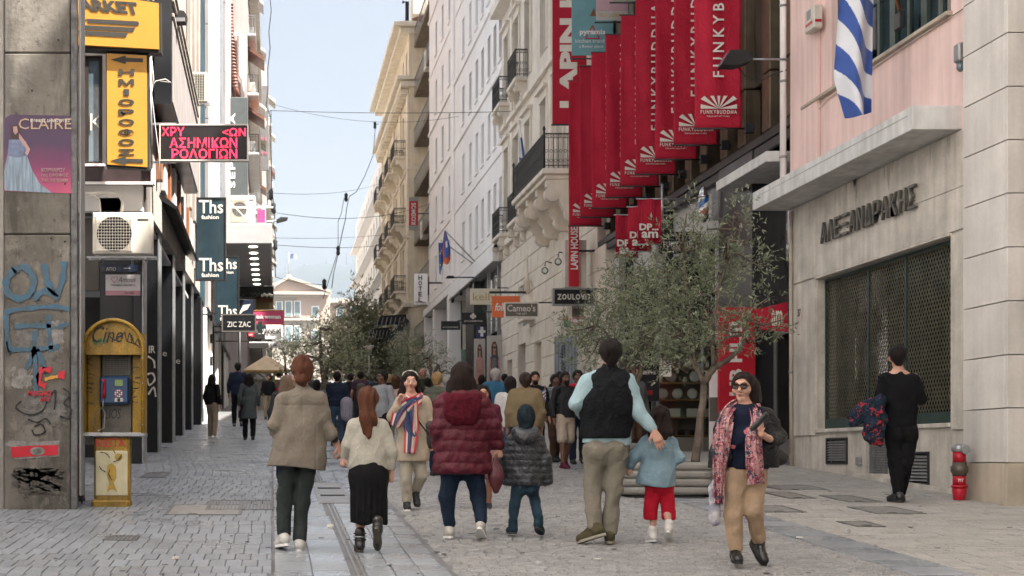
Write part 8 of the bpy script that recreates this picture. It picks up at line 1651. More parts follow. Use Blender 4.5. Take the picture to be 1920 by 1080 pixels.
# ---------- man in the black vest
p=Person('tall man from behind in a black vest over a pale blue shirt',1132,1020,13.12,s_=1.06);J=p.J
p.set(head=(1144,664,.0),neck=(1142,694,0),sl=(1103,716,0),sr=(1175,714,0),el=(1079,758,.0),wl=(1096,779,.22),er=(1198,776,-.05),wr=(1226,808,-.13),hl=(1116,842,0),hr=(1155,842,0),kl=(1111,915,.04),kr=(1151,916,0),al=(1114,987,-.06),ar=(1143,996,.0))
p.base(hdirs=(None,J(1239,834,-.15)-J(1226,808,-.13)),curl=(.5,.12),palms=((.6,.5,0),(0,1,.0)),hs=1.08);p.finish()
SHM=cloth('pale_blue_shirt',(.33,.46,.50),.8,.06,7)
s=Shape();s.cone(J(1137,835),J(1140,740),.185,.19,1.15,.68,k=.05);s.chain([J(1103,716),J(1082,758),J(1094,777,.18)],[.078,.066,.05],k=.03);s.chain([J(1176,714),J(1198,774,-.05),J(1223,803,-.12)],[.078,.062,.044],k=.03);s.cone(J(1120,705),J(1165,705),.06,.06,k=.04)
zh=J(1137,833)[2];p.part('shirt',s,SHM,.009,folds(.016,19,5.1,.9),lambda X,Y,Z:zh-.012*np.sin(X*8)-Z)
s=Shape();s.cone(J(1137,815),J(1139,755),.205,.205,1.17,.74,k=.05);s.cone(J(1139,755),J(1140,728),.205,.19,1.15,.74,k=.05);s.cone(J(1112,712),J(1168,710),.068,.068,k=.05);s.cone(J(1142,703),J(1143,690,.0),.085,.072,k=.02);s.carve(J(1086,745),J(1079,700),.05,.07);s.carve(J(1196,745),J(1200,700),.05,.07)
zh2=J(1137,822)[2];p.part('vest',s,mat('black_quilted_vest',(.008,.009,.011),.7,.1,5,.2,bscale=70,spec=.12,crease=.5),.009,seams(quilt(.5,.003,zh2,.011,1.9),[],[(J(0,728)[2],J(1106,0)[0],J(1174,0)[0])]),lambda X,Y,Z:zh2-Z)
p.legs(cloth('khaki_grey_trousers',(.225,.205,.165)),(.099,.075,.063),.01,h=.009,seed=9,seat=.15,amp=.016,sc=20);p.shoes(cloth('olive_suede',(.10,.085,.05),.8,.2,9,.1),((-.75,.8,0),(.25,1,0)),(.3,.0),mat('pale_sole',(.3,.28,.22),.8,.1,8),1.06,.02)
s=Shape();hcap(s,p);p.part('hair',s,H_bl,.007,strands(.005,140,70,5.))
# ---------- girl in red trousers
p=Person('little girl seen from behind in a denim shirt and cropped red trousers with white shoes',1236,1018,13.2,s_=.80);J=p.J
p.set(head=(1237,784,0),neck=(1237,808,0),sl=(1213,826,0),sr=(1259,828,0),el=(1190,856,0),wl=(1181,876,.02),er=(1271,856,-.02),wr=(1262,868,.16),hl=(1227,908,0),hr=(1247,908,0),kl=(1226,950,.03),kr=(1250,950,0),al=(1223,1001,0),ar=(1254,990,-.08))
p.base(curl=.8,hs=.86);p.finish()
s=Shape();s.cone(J(1232,895),J(1234,850),.165,.14,1.02,.82,k=.05);s.cone(J(1234,850),J(1236,833),.14,.13,1.02,.8,k=.05);s.cone(J(1215,829),J(1258,830),.055,.055,k=.05);s.cone(J(1230,908),J(1232,885),.175,.16,1.0,.82,k=.03);s.cone(J(1237,818),J(1237,812),.055,.05,k=.02)
s.chain([J(1212,831),J(1190,857),J(1183,872,.02)],[.058,.05,.042],k=.03);s.chain([J(1261,833),J(1272,857,-.02),J(1264,864,.10)],[.058,.052,.045],k=.03);zh=J(1230,910)[2]
p.part('denim_shirt',s,cloth('light_denim',(.225,.335,.40),.85,.14,6),.009,seams(folds(.014,17,3.3,.5),[(J(1236,0)[0],zh,J(0,842)[2])],[(J(0,842)[2],J(1212,0)[0],J(1260,0)[0])]),lambda X,Y,Z:zh-.02*np.cos(X*11)-Z)
s=Shape();hips=J(1237,905);s.cone(hips+up(.08),hips,.115,.13,1.1,.85,k=.04);s.cone(J(1226,910),J(1220,968,.02),.070,.066,k=.012);s.cone(J(1248,910),J(1253,968,-.01),.070,.066,k=.012);zh3=J(1230,975)[2];p.part('red_trousers',s,cloth('red_cloth',(.44,.012,.03),.8,.06),.009,folds(.010,22,6,.5),lambda X,Y,Z:zh3-Z)
p.shoes(cloth('white_shoe',(.62,.60,.58),.5,.05,9,.1),((-.1,1,0),(.4,1,0)),(.1,.5),M_whitel,.86,.04)
s=Shape();hcap(s,p);s.cone(J(1237,785,-.04),J(1240,812,-.09),.085,.07,1.1,.65,k=.03);s.cone(J(1226,800,-.06),J(1219,815,-.09),.05,.03,k=.03);s.cone(J(1250,800,-.04),J(1256,812,-.08),.05,.03,k=.03);s.carve(J(1237,792,.12),J(1237,792,.12),.07,.07);p.part('hair',s,H_dk,.008,strands(.007,110,35,6.))
# ---------- woman with glasses and flowered scarf
p=Person('woman in sunglasses facing us with a pink flowered scarf and tan trousers',1400,1063,11.6,face=-1,s_=.98);J=p.J
p.set(head=(1393,728,0),neck=(1398,758,0),sl=(1366,781,0),sr=(1436,777,0),el=(1350,845,0),wl=(1345,898,-.02),er=(1462,818,.0),wr=(1441,822,-.22),hl=(1380,888,0),hr=(1416,888,0),kl=(1375,966,-.02),kr=(1413,958,-.05),al=(1379,1033,0),ar=(1424,1016,.10))
fw=(-.55,-.84,0);p.base(hdirs=(None,J(1424,812,-.25)-J(1441,822,-.22)),curl=(.5,.8),palms=((.6,-.5,0),(-.3,-.2,1)),fwd=fw);p.finish();face_parts(p.t,p.hp,.96,(0,0,0),(.36,.12,.11))
hp=p.hp
for q in(-1,1):
 c=p.o+Vector(hp(.034*q,.108,.014));r_=(Vector(hp(1,0,0))-Vector(hp(0,0,0))).normalized();f_=(Vector(hp(0,1,0))-Vector(hp(0,0,0))).normalized();ring=[c+r_*.030*math.copysign(abs(math.cos(a))**.7,math.cos(a))+Vector((0,0,1))*.021*math.copysign(abs(math.sin(a))**.7,math.sin(a))-f_*.006*abs(math.cos(a))for a in np.linspace(0,2*PI,17)]
 if q<0:gl=thing('sunglasses','brown framed sunglasses worn by the woman with the flowered scarf','glasses',tuple(p.o+Vector(hp(0,.1,.01))))
 MB().tube(ring,.0034,6).build('frame',H_dk,gl);MB().face(ring[:-1]).build('lens',mat('brown_lens',(.03,.012,.008),.3,.1,4,spec=.3),gl);MB().tube([c+r_*.029*q,p.o+Vector(hp(.078*q,.06,.018)),p.o+Vector(hp(.084*q,0,.012))],.0028,5).build('temple',H_dk,gl)
MB().tube([p.o+Vector(hp(-.008,.114,.016)),p.o+Vector(hp(.008,.114,.016))],.003,5).build('bridge',H_dk,gl)
s=Shape();s.cone(J(1399,872),J(1398,830),.168,.162,1.08,.8,k=.05);s.cone(J(1398,830),J(1399,790),.165,.16,1.12,.78,k=.05);s.ball(J(1387,822,-.09),.08,k=.06);s.ball(J(1412,822,-.09),.08,k=.06);s.cone(J(1372,782),J(1430,780),.05,.05,k=.04)
def print_mat(name,sc,stops,src='Color',warp=.1):
 """cloth with a small printed pattern: warped cells through a stepped colour ramp"""
 m=mat(name,stops[0][1],.8,.1,5,.2,spec=.15);t_=m.node_tree;N=t_.nodes;L=t_.links;b=N['Principled BSDF'];tc=N.new('ShaderNodeTexCoord');v=N.new('ShaderNodeTexVoronoi');v.inputs['Scale'].default_value=sc;nz=N.new('ShaderNodeTexNoise');nz.inputs['Scale'].default_value=sc;mxv=N.new('ShaderNodeMix');mxv.data_type='VECTOR';mxv.inputs['Factor'].default_value=warp
 L.new(tc.outputs['Object'],nz.inputs[0]);L.new(tc.outputs['Object'],mxv.inputs[4]);L.new(nz.outputs['Color'],mxv.inputs[5]);L.new(mxv.outputs[1],v.inputs['Vector']);cr=N.new('ShaderNodeValToRGB');cr.color_ramp.interpolation='CONSTANT';E_=cr.color_ramp.elements
 E_[0].color=stops[0][1]+(1,);E_[1].position=stops[1][0];E_[1].color=stops[1][1]+(1,)
 for ps,c in stops[2:]:e=E_.new(ps);e.color=c+(1,)
 if src=='Color':sp=N.new('ShaderNodeSeparateColor');L.new(v.outputs['Color'],sp.inputs[0]);L.new(sp.outputs[0],cr.inputs[0])
 else:L.new(v.outputs['Distance'],cr.inputs[0])
 L.new(cr.outputs[0],b.inputs['Base Color']);return m
zh=J(1399,880)[2];p.part('blouse',s,print_mat('dark_floral_blouse',8,((0,(.55,.42,.36)),(.25,(.45,.13,.15)),(.36,(.008,.012,.028))),'Distance',.14),.009,folds(.009,17,2.8,.5),lambda X,Y,Z:zh-Z)
s=Shape();s.cone(J(1418,868,.02),J(1412,800,.02),.175,.17,1.05,.8,k=.05);s.cone(J(1380,868,.03),J(1388,800,.03),.17,.16,1.0,.7,k=.05);s.cone(J(1370,783,.01),J(1434,780,.01),.065,.065,k=.05);s.chain([J(1362,786),J(1346,845),J(1342,892,-.02)],[.074,.068,.055],k=.03);s.cone(J(1362,860,-.03),J(1366,800,-.03),.075,.08,1,1,1,k=.05);s.chain([J(1438,782),J(1461,818),J(1446,822,-.17)],[.068,.062,.05],k=.03)
for c_ in((1398,800),(1398,840),(1396,880)):s.carve(J(*c_,-.16),J(*c_,-.16),.145,.145,.78,1,1.2)
zh=J(1410,877)[2];p.part('jacket',s,mat('black_leather_jacket',(.010,.011,.013),.5,.2,7,.3,bscale=50,spec=.3,crease=.6),.009,folds(.013,20,1.1,.9),lambda X,Y,Z:zh-Z)
FM=print_mat('pink_floral_scarf',42,((0,(.42,.21,.215)),(.42,(.58,.38,.37)),(.60,(.20,.03,.05)),(.74,(.03,.06,.09)),(.9,(.33,.09,.12))));ribbon(p.t,[J(1404,757,.05),J(1381,762,-.02),J(1362,785,-.13),J(1354,830,-.15),J(1350,880,-.13),J(1347,945,-.10)],[.09,.11,.13,.13,.11,.06],[FM],(0,0,0),'scarf',wave=.014,n=48,nu=21,th=.008);ribbon(p.t,[J(1404,757,.05),J(1415,762,-.06),J(1420,790,-.17),J(1414,830,-.22),J(1416,870,-.22),J(1417,908,-.19)],[.09,.10,.10,.12,.15,.13],[FM],(0,0,0),'scarf',wave=.014,n=48,nu=21,th=.008)
MB().tube([p.o+Vector(J(1398,758,-.02))+Vector((.068*math.cos(a),-.055*math.sin(a)-.01,-.035*math.sin(a)-.02))for a in np.linspace(0,PI,12)],.0035,5).build('necklace',M_letter,p.t)
p.legs(cloth('tan_trousers',(.44,.315,.21),.8,.08),(.100,.073,.056),.02,h=.009,seed=11,seat=.148,amp=.010);p.shoes(mat('black_shoe_leather',(.012,.012,.012),.3,.15,8),((-.15,-1,0),(.25,-1,0)),(.0,.75),M_black2,.95)
s=Shape();s.ball(np.array(hp(0,-.02,.032)),.108,.9,1,1.0);s.carve(np.array(hp(0,.115,-.02)),np.array(hp(0,.115,-.02)),.098,.098,1,1,1.15);s.chain([J(1407,725,.02),J(1413,748,.02)],[.075,.07],k=.04);s.cone(J(1400,735,.06),J(1404,752,.05),.08,.07,k=.04);s.carve(J(1382,745,-.08),J(1385,748,-.06),.06,.06);p.part('hair',s,H_dk,.007,strands(.005,120,45,7.))
s=Shape();s.cone((-.05,0,-.01),(.05,.0,.09),.026,.026,1,.5,k=.02);w_=net_obj('clutch_wallet',s.mesh(.008),mat('black_leather',(.012,.012,.013)),None,(0,0,0));w_.location=P(1424,800,11.33);ORG[w_.name]=w_.location.copy();w_['label']='black wallet held up in the hand of the woman with the flowered scarf';w_['category']='wallet'
s=Shape();s.cone((0,0,.05),(0,0,.30),.05,.035,1,.5,k=.03);s.cone((0,0,.3),(.01,0,.42),.03,.012,1,.6,k=.03);w_=net_obj('plastic_bag',s.mesh(.009,folds(.008,30,2)),mat('white_bag_print',(.60,.58,.55),.5,.2,14,.2,col2=(.05,.06,.18)),None,(0,0,0));w_.location=P(1340,985,11.55);ORG[w_.name]=w_.location.copy();w_['label']='white and blue plastic bag hanging from the hand under the flowered scarf';w_['category']='bag'
s=Shape();s.cone((-.04,0,.06),(.04,0,.07),.065,.06,1,.6,k=.03);w_=net_obj('shoulder_bag',s.mesh(.010,folds(.005,30,2)),MATS['black_leather'],None,(0,0,0));w_.location=P(1456,874,11.6);ORG[w_.name]=w_.location.copy();w_['label']='black bag sticking out behind the jacket of the woman in sunglasses';w_['category']='bag'
# ---------- man in black carrying a jacket
p=Person('man all in black seen from behind carrying a patterned jacket by the mesh grille',1688,944,17.35,s_=1.08);J=p.J
p.set(head=(1682,669,0),neck=(1685,694,0),sl=(1660,708,0),sr=(1714,708,0),el=(1651,746,0),wl=(1648,752,.22),er=(1726,748,0),wr=(1716,752,.24),hl=(1677,810,0),hr=(1702,810,0),kl=(1681,870,.02),kr=(1698,868,0),al=(1684,924,.0),ar=(1688,928,.18))
p.base(curl=.8);p.finish();BK=cloth('black_wool',(.010,.010,.012),.95,.1,5)
s=Shape();s.cone(J(1689,795),J(1687,740),.185,.185,1.08,.7,k=.05);s.cone(J(1687,740),J(1687,722),.19,.18,1.12,.7,k=.05);s.cone(J(1663,711),J(1711,711),.065,.065,k=.05);s.chain([J(1659,712),J(1650,747),J(1648,750,.16)],[.075,.062,.05],k=.03);s.chain([J(1715,712),J(1727,748),J(1718,751,.18)],[.075,.062,.05],k=.03);s.cone(J(1685,704),J(1685,695),.072,.060,k=.03)
zh=J(1688,806)[2];p.part('sweater',s,BK,.011,folds(.012,16,3.7,.8),lambda X,Y,Z:zh-Z)
p.legs(cloth('black_trousers',(.009,.009,.010)),(.108,.085,.062),.03,h=.011,seed=12,seat=.15);p.shoes(mat('black_shoe_leather',(.012,.012,.012)),((-.1,1,0),(.1,1,0)),(.0,.0),M_black2,1.05)
s=Shape();hcap(s,p);p.part('hair',s,H_bl,.009,strands(.004,120,60,8.))
Yj=17.25;o=P(1628,838,Yj);JJ=lambda a,b,d=0.:np.array(P(a,b,Yj+d)-o);s=Shape();s.chain([JJ(1652,748),JJ(1638,770),JJ(1632,800)],[.07,.11,.10],.9,k=.06)if False else s.cone(JJ(1650,752),JJ(1640,790),.075,.13,1,.7,k=.06);s.cone(JJ(1640,790),JJ(1636,815),.12,.11,1,.7,k=.06);s.cone(JJ(1640,755),JJ(1605,775),.07,.085,1,.7,k=.05);s.cone(JJ(1605,775),JJ(1600,790),.085,.06,1,.7,k=.04);s.cone(JJ(1645,815),JJ(1650,832),.05,.04,k=.04)
w_=net_obj('folded_jacket',s.mesh(.010,folds(.022,22,4,1.)),print_mat('red_navy_jacket',24,((0,(.010,.018,.036)),(.5,(.016,.04,.06)),(.68,(.33,.03,.04)),(.82,(.008,.010,.015))),'Color',.2),None,(0,0,0));w_.location=o;ORG[w_.name]=o.copy();w_['label']='bundled navy and red patterned jacket carried by the man in black';w_['category']='jacket'
# ---------------------------------------------------------------- the crowd
def walker(label,px,head_top,Y,face,top,bot,hair,skin,h=None,long_=0.0,arms=(.0,.0),shoes_m=None,style='short',build_=1.0,stride=.1,bare=False,legs_m=None,turn=0.0,res=.017,group='pedestrians farther up the street',sleeves=True,amp=.01,inner=None,pyf=None,quiltp=None,backpack=None,cap=None):
 """a smaller figure: top/bot are materials, long_ lowers the hem, arms bend the forearms forward"""
 zt=PZ(head_top,Y);zg=gz(Y)if pyf is None else PZ(pyf,Y);H_=h or(zt-zg);zg=zt-H_;k=H_/1.72;t=thing('person',label,'person',(PX(px,Y),Y,zg),group);f=face
 ca,sa=math.cos(turn),math.sin(turn)
 q=lambda x,y,z:np.array(((x*ca-y*f*sa)*k,(x*sa+y*f*ca)*k,z*k))
 hc=q(.0,.01,1.595);nk=q(0,0,1.46);b=Shape();fw=(-sa*f,ca*f,0)
 S_=[q(-.17,0,1.39),q(.17,0,1.39)];A_=[]
 for i,sg in enumerate((-1,1)):
  bend=arms[i];e=q(sg*.24,-.02+.05*bend,1.13);w_=q(sg*(.25-.10*bend),.06+.24*bend,.90+.20*bend);A_.append((e,w_))
 hp_=[q(-.09,0,.90),q(.09,0,.90)];st=stride;K_=[q(-.10,.02+st*.6,.49),q(.10,.02-st*.3,.49)];N_=[q(-.10,st,.075),q(.10,-st*1.4,.09+st*.25)]
 hpf=head(b,hc,k*.98,fw,neck=nk);b.cone(q(0,0,.95),q(0,0,1.3),.11*k,.12*k,1.1,.75,k=.04);b.cone(S_[0],S_[1],.05*k,.05*k,k=.03)
 for i in(0,1):
  e,w_=A_[i];b.chain([S_[i],e,w_],[.045*k,.037*k,.025*k],k=.02);d=w_-e;d/=np.linalg.norm(d);b.cone(w_,w_+d*.09*k,.030*k,.026*k,.8,1,k=.015);b.cone(w_+d*.08*k,w_+d*.15*k+q(0,.02,0)*1.,.020*k,.012*k,k=.012);b.cone(w_+d*.02*k,w_+d*.07*k+np.array((-.03*(1,-1)[i]*-1,0,0))*k,.012*k,.009*k,k=.01)
  b.chain([hp_[i],K_[i],N_[i]],[.08*k,.052*k,.036*k],k=.03)
 net_obj('body',b.mesh(res*.8),skin,t,(0,0,0))
 s=Shape();w0=.155*build_*k;s.cone(q(0,0,.98),q(0,0,1.25),w0,w0*1.02,1.12,.74,k=.05);s.cone(q(0,0,1.25),q(0,0,1.34),w0*1.02,w0*.92,1.15,.7,k=.05);s.cone(q(-.155,0,1.39)*1.,q(.155,0,1.39),.06*k*build_,.06*k*build_,k=.05);hem=.90-long_
 if long_>.15:s.cone(q(0,0,hem),q(0,0,1.0),w0*1.22,w0*1.02,1.08,.82,k=.05)
 else:s.cone(q(0,0,hem-.02),q(0,0,1.0),w0*1.02,w0,1.12,.78,k=.05)
 s.cone(nk-up(.05*k),nk-up(.01*k),.065*k,.055*k,k=.02)
 for i in(0,1):
  e,w_=A_[i]
  if sleeves:s.chain([S_[i],e,w_-(w_-e)*.1],[.066*k*build_,.057*k*build_,.045*k],k=.03)
  else:s.chain([S_[i],(S_[i]+e)/2],[.066*k*build_,.06*k*build_],k=.03)
 zh=q(0,0,hem)[2];net_obj('top' if long_<.15 else 'coat',s.mesh(res*.8,quilt(quiltp,.01,zh,.008,px)if quiltp else folds(amp,18,px*.1),lambda X,Y_,Z:zh-Z),top,t,(0,0,0))
 s=Shape();s.cone(q(0,0,1.0),q(0,0,.90),.13*k*build_,.14*k*build_,1.12,.8,k=.04)
 for i in(0,1):
  if bare:s.cone(hp_[i],hp_[i]*.1+K_[i]*.9,.10*k*build_,.092*k*build_,k=.02)
  else:s.chain([hp_[i],K_[i],N_[i]+up(.03*k)],[.097*k*build_,.074*k,.060*k],k=.02)
 net_obj('shorts' if bare else 'trousers',s.mesh(res*.8,folds(.010,22,px*.13)),bot,t,(0,0,0))
 for i in(0,1):s=Shape();shoe(s,N_[i],fw,k*.98,.0 if i==0 else min(.9,stride*3));net_obj('shoe',s.mesh(res*.7),shoes_m or M_black2,t,(0,0,0))
 u_=lambda x,y,z:np.array(hpf(x,y,z));s=Shape();s.ball(u_(0,-.018,.035),.104*k,.9,1.0,.98);s.carve(u_(0,.125,-.02),u_(0,.125,-.02),.095*k,.095*k)
 if style=='long':s.chain([u_(-.05,-.03,.0),u_(-.075,-.04,-.13),u_(-.07,-.05,-.24)],[.06*k,.055*k,.035*k],k=.03);s.chain([u_(.05,-.03,.0),u_(.075,-.04,-.13),u_(.07,-.05,-.24)],[.06*k,.055*k,.035*k],k=.03);s.cone(u_(0,-.06,-.03),u_(0,-.08,-.24),.08*k,.06*k,1.1,.7,k=.04)
 elif style=='bob':s.cone(u_(0,-.04,-.02),u_(0,-.04,-.10),.095*k,.09*k,1.0,.85,k=.03);s.carve(u_(0,.125,-.05),u_(0,.125,-.05),.10*k,.10*k)
 else:s.cone(u_(0,-.04,.0),u_(0,-.05,-.05),.08*k,.058*k,.95,.8,k=.03)
 if style=='hood':s.ball(u_(0,-.03,.02),.13*k,.9,1,1.08);s.carve(u_(0,.13,-.02),u_(0,.13,-.02),.11*k,.11*k)
 net_obj('hair',s.mesh(res*.7,strands(.004,100,40,px)),hair,t,(0,0,0))
 if face<0 and Y<45:
  for sg in(-1,1):MB().lathe(Vector(hpf(.032*sg,.088,.014))+ORG[t.name],[(.003,-.008),(.011*k,0),(.003,.008)],8).build('eye',M_char,t);MB().tube([Vector(hpf(a*sg,.092,.038))+ORG[t.name]for a in(.016,.036,.054)],.0035,4).build('eyebrow',H_bl,t)
  if style=='beard' or label.find('beard')>0:s=Shape();s.cone(u_(0,.055,-.085),u_(0,.07,-.06),.042*k,.038*k,1.2,1,1);s.carve(u_(0,.11,-.045),u_(0,.11,-.045),.022*k,.022*k,1.3);net_obj('beard',s.mesh(.010),H_bl,t,(0,0,0))
 if backpack:s=Shape();s.cone(q(0,-.17,1.0),q(0,-.17,1.28),.12*k,.11*k,1.1,.7,k=.03);bp=net_obj('backpack',s.mesh(res,folds(.008,25,3)),backpack[0],None,(0,0,0));bp.location=t.location;ORG[bp.name]=t.location.copy();bp['label']=backpack[1];bp['category']='backpack'
 return t
C=lambda n,c,**k:cloth(n,c,**k)
c_blk=C('black',(.012,.012,.014));c_nav=C('navy',(.018,.026,.05));c_gry=C('mid_grey',(.12,.125,.13));c_dgry=C('charcoal',(.04,.042,.046));c_bei=C('beige',(.36,.28,.20));c_jea=C('blue_denim',(.05,.09,.15));c_olv=C('olive_khaki',(.19,.145,.085));c_wht=C('off_white',(.55,.54,.53));c_blu=C('bright_denim_blue',(.035,.12,.21));c_red=C('red',(.38,.02,.03));c_grn=C('grey_green',(.10,.105,.08));c_brn=C('brown',(.10,.06,.04));c_kha=C('khaki',(.28,.24,.17));c_lgr=C('heather_grey',(.30,.31,.33));c_sho=C('pale_shorts',(.45,.37,.30));c_pnk=C('dusty_pink',(.38,.2,.2));c_wine=C('wine',(.10,.02,.04));c_tea=C('teal_blue',(.03,.10,.14))
W=walker;wsh=M_whitel
# left sidewalk
W('young woman in a short black coat and beige trousers looking right by the dark columns',398,702,34.9,1,c_blk,c_bei,H_bl,SK,long_=-.02,style='long',stride=.03,shoes_m=wsh,turn=-.7,pyf=824)
W('tall man in a navy coat seen from behind near the striped shop jamb',446,680,43.0,1,c_nav,c_blk,H_bl,SKM,long_=.05,stride=.08,shoes_m=c_gry,pyf=799)
W('woman in a long grey coat and black boots seen from behind on the left walk',467,700,34.2,1,C('slate_coat',(.085,.10,.105)),c_blk,H_bl,SK,long_=.34,style='long',stride=.05,pyf=826)
W('young man in a black printed hoodie and khaki trousers walking toward us',503,702,50.5,-1,c_blk,c_kha,H_bl,SKM,stride=.14,pyf=786)
# centre distance, left to right
W('blond woman seen from behind over the beige blazer shoulder',537,704,20.5,1,c_dgry,c_nav,hairm('hair_ash',(.24,.17,.12),(.13,.09,.06)),SK,style='long',stride=.1)
W('man with a red scarf beside the blond woman, partly hidden by the bun',549,697,24,-1,c_gry,c_nav,H_gr,SK,stride=.05,h=1.7)
W('man in a dark navy padded vest from behind under the mid street tree',632,697,31.5,1,c_nav,c_jea,H_bl,SKM,stride=.06,quiltp=.09,build_=1.1)
b_=Shape();b_.cone((0,0,.05),(0,0,.33),.13,.14,1,.45,k=.03);cb=net_obj('carrier_bag',b_.mesh(.02),mat('striped_carrier',(.35,.33,.38),.6,.3,22,col2=(.09,.08,.14),stretch=(6,6,.1)),None,(0,0,0));cb.location=P(650,784,31.3);ORG[cb.name]=cb.location.copy();mark(cb,'striped carrier bag hanging right of the man in the navy vest','bag')
W('man in a plum t shirt with an olive backpack seen from behind',676,696,38,1,C('plum',(.06,.03,.05)),c_dgry,H_bl,SKM,stride=.08,sleeves=False,backpack=(c_grn,'olive grey backpack on the man in the plum shirt'))
W('man in black seen from behind between the navy vest and the backpack',657,700,39.5,1,c_blk,c_jea,H_bl,SKM,stride=.08)
W('dark haired man in a light grey hooded top and dark shirt turned to the right',717,694,23.5,-1,c_lgr,c_blk,H_bl,SKD,stride=.06,turn=-.9,inner=1)
W('person in a patterned blouse bending at the far left of the tree trunk',594,712,30,1,C('patterned_grey',(.16,.17,.18),var=.4,scale=30),c_jea,H_bl,SK,stride=.02,style='bob')
W('man with close cropped hair looking toward us left of the navy vest',579,699,36,-1,c_dgry,c_nav,H_bl,SKM,stride=.05)
W('woman in a pink top with sunglasses behind the grey hooded man',742,704,27,1,C('pale_pink',(.42,.30,.28)),c_kha,H_br,SK,stride=.05,style='bob')
W('man in dark green far behind the scarf woman, almost bald',793,692,36,-1,C('forest',(.03,.045,.03)),c_blk,SKM,SKM,stride=.05)
W('short dark haired person in black between the scarf woman and the blond woman',801,708,30,1,c_blk,c_nav,H_bl,SK,stride=.05)
W('blond short haired woman in a grey green quilted jacket seen from behind',820,698,22,1,c_grn,c_nav,H_bd,SK,stride=.05,quiltp=.07,turn=-.6,build_=1.1)
W('grey haired person in blue behind the burgundy coat, to its left',838,706,28,1,c_tea,c_blk,H_gr,SK,stride=.05)
W('elderly white haired man in a bright blue jacket with his back to us',929,691,25,1,c_blu,c_nav,H_gr,SK,stride=.04,build_=1.2)
W('woman in a dark wine top with a pale bag strap right beside the burgundy coat',905,722,16.6,-1,c_wine,c_pnk,H_bl,SKM,stride=.10,long_=.02,style='long',h=1.50,bare=True,shoes_m=mat('black_canvas',(.02,.02,.022)),sleeves=False)
W('dark haired woman in a white jacket seen from behind left of the khaki man',957,706,20.5,1,c_wht,c_jea,H_bl,SK,stride=.06,style='bob')
W('stocky man in a khaki brown jacket with cropped hair seen from behind',985,699,19.6,1,c_olv,c_blk,hairm('hair_cropped',(.05,.032,.024),(.02,.014,.01)),SKM,stride=.06,build_=1.25)
W('young bearded man in black looking toward us behind the khaki man',1003,697,24.5,-1,c_blk,c_blk,H_bl,SKM,stride=.05)
W('man in black seen from behind at the striped blue panel',1049,697,30,1,c_blk,c_blk,H_bl,SKD,stride=.05)
W('dark skinned man in a grey striped shirt and brown trousers walking behind the shorts man',1041,702,25.6,-1,C('striped_grey',(.26,.29,.33),var=.3,scale=3,stretch=(1,1,12)),c_brn,H_bl,SKD,stride=.1,sleeves=False,turn=.3)
W('man with a beard in a black leather jacket, pale shorts and sandals looking down',1059,697,23.9,-1,MATS['black_leather_jacket'],c_sho,H_bl,SKD,stride=.12,bare=True,shoes_m=c_wine,arms=(.0,.4),pyf=879,turn=.3,res=.014)
W('man in a red shirt and dark jacket looking toward us next to the vest man',1083,694,25,-1,c_red,c_nav,H_bl,SKD,stride=.06,arms=(.2,0))
W('person with an orange face partly seen through the olive trunks behind the vest man',1188,686,24,-1,c_gry,c_brn,H_br,SKM,stride=.04,turn=.4)
W('person in dark clothes walking far away right of the mid street tree',705,705,48,1,c_dgry,c_nav,H_bl,SKM,stride=.08)
W('person in a light blue top far away in the middle of the street',690,703,55,1,c_tea,c_jea,H_br,SK,stride=.08)
W('person in a pale jacket far away behind the backpack man',664,703,60,-1,c_wht,c_nav,H_bl,SKM,stride=.08)
W('person in brown far away left of the navy vest man',612,704,52,1,c_brn,c_jea,H_bl,SK,stride=.08)
W('person in a black jacket far away between the hooded man and the scarf woman',731,703,42,1,c_blk,c_blk,H_bd,SK,stride=.08)
W('person in grey far away left of the burgundy coat',853,700,33,1,c_gry,c_nav,H_bl,SK,stride=.06)
W('person with a dark bob behind the white haired man',903,703,34,1,c_dgry,c_nav,H_dk,SK,stride=.06,style='bob')
W('person in black right of the white haired man, far behind',946,701,36,1,c_blk,c_nav,H_bl,SKM,stride=.06)
W('seated looking person in a bright top at the kiosk counter',526,716,58,1,c_red,c_nav,H_br,SK,stride=.02,h=1.6)
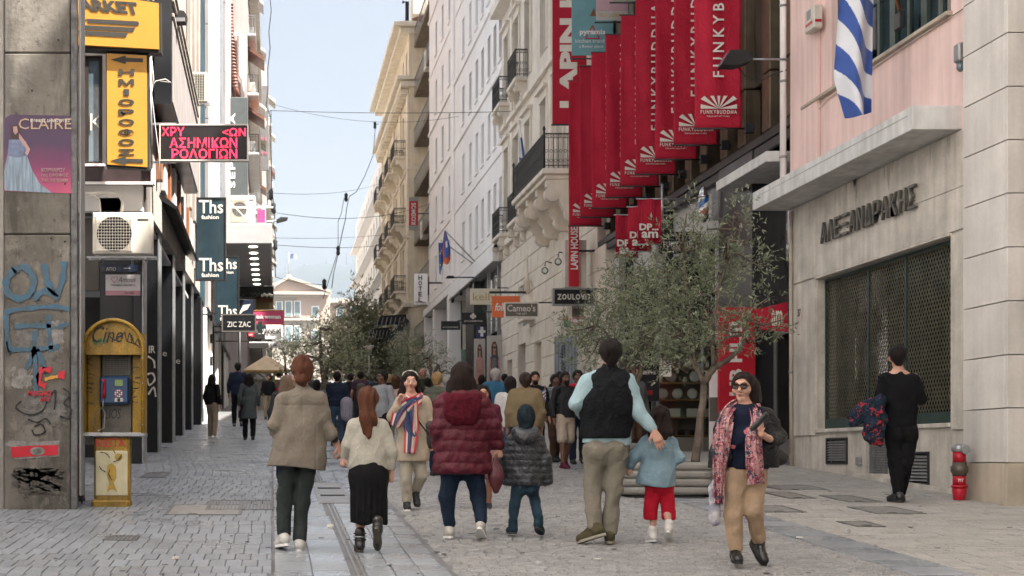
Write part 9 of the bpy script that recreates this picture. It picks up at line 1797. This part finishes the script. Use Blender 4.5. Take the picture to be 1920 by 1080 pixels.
W('person in pale clothes beside the kiosk post',563,706,54,-1,c_wht,c_kha,H_br,SK,stride=.05)
W('person in teal near the kiosk, far left of the tree trunk',586,703,62,1,c_tea,c_nav,H_gr,SK,stride=.05)
# little striped paper flag held in the crowd
d=thing('paper_flag','small blue and white striped paper flag held up beside the khaki jacket','flag',(PX(1022,24),24,PZ(752,24)));Yf=23.4;MB().tube([P(1021,765,Yf),P(1022,722,Yf)],.006,5).build('stick',M_wood,d)
for i in range(7):mb=MB();mb.face([P(1014+1.2*i,734+3*i,Yf),P(1023,728+3*i,Yf),P(1024,731+3*i,Yf),P(1015+1.2*i,737+3*i,Yf)]);mb.build('stripe',M_blue if i%2==0 else M_flagw,d)
# ---------------------------------------------------------------- air and the unseen buildings added to shade the street and bounce sunlight
t=thing('near_right_shade_building','tall stone building on the right, out of view, added to shade the street','building',(13,-5,0));body(t,9.05,13,-40,16.35,-2.5,27,M_cream,'wall');  # unseen block, height and far end set to keep street and pillar shaded
for k in range(4):
 for j in range(10):MB().cbox(9.0,9.06,-37+5*j,-35+5*j,2+3.2*k,4.2+3.2*k,.01).build('window',M_glasst,t)
t=thing('near_left_bounce_building','pale building on the left behind the viewer, out of view, added to bounce sunlight','building',(-12,-10,0));body(t,-22,-4.6,-40,14.8,-2.5,26,M_white2,'wall')  # unseen block, tall and pale to throw sunlight back onto the right facades
for k in range(6):
 for j in range(10):MB().cbox(-4.61,-4.56,-37+5*j,-35+5*j,2+3.2*k,4.2+3.2*k,.01).build('window',M_glassl,t)
hz=MB().box(-1700,3200,-60,4700,-8,800).build('haze',mat('haze_air',(1,1,1)));m=bpy.data.materials.new('air');m.use_nodes=True;N=m.node_tree.nodes;N.remove(N['Principled BSDF']);v=N.new('ShaderNodeVolumePrincipled');v.inputs['Color'].default_value=(.74,.86,1,1);v.inputs['Density'].default_value=.00009;v.inputs['Anisotropy'].default_value=.2
m.node_tree.links.new(v.outputs[0],N['Material Output'].inputs['Volume']);hz.data.materials.clear();hz.data.materials.append(m);mark(hz,kind='stuff')
bpy.context.view_layer.update()
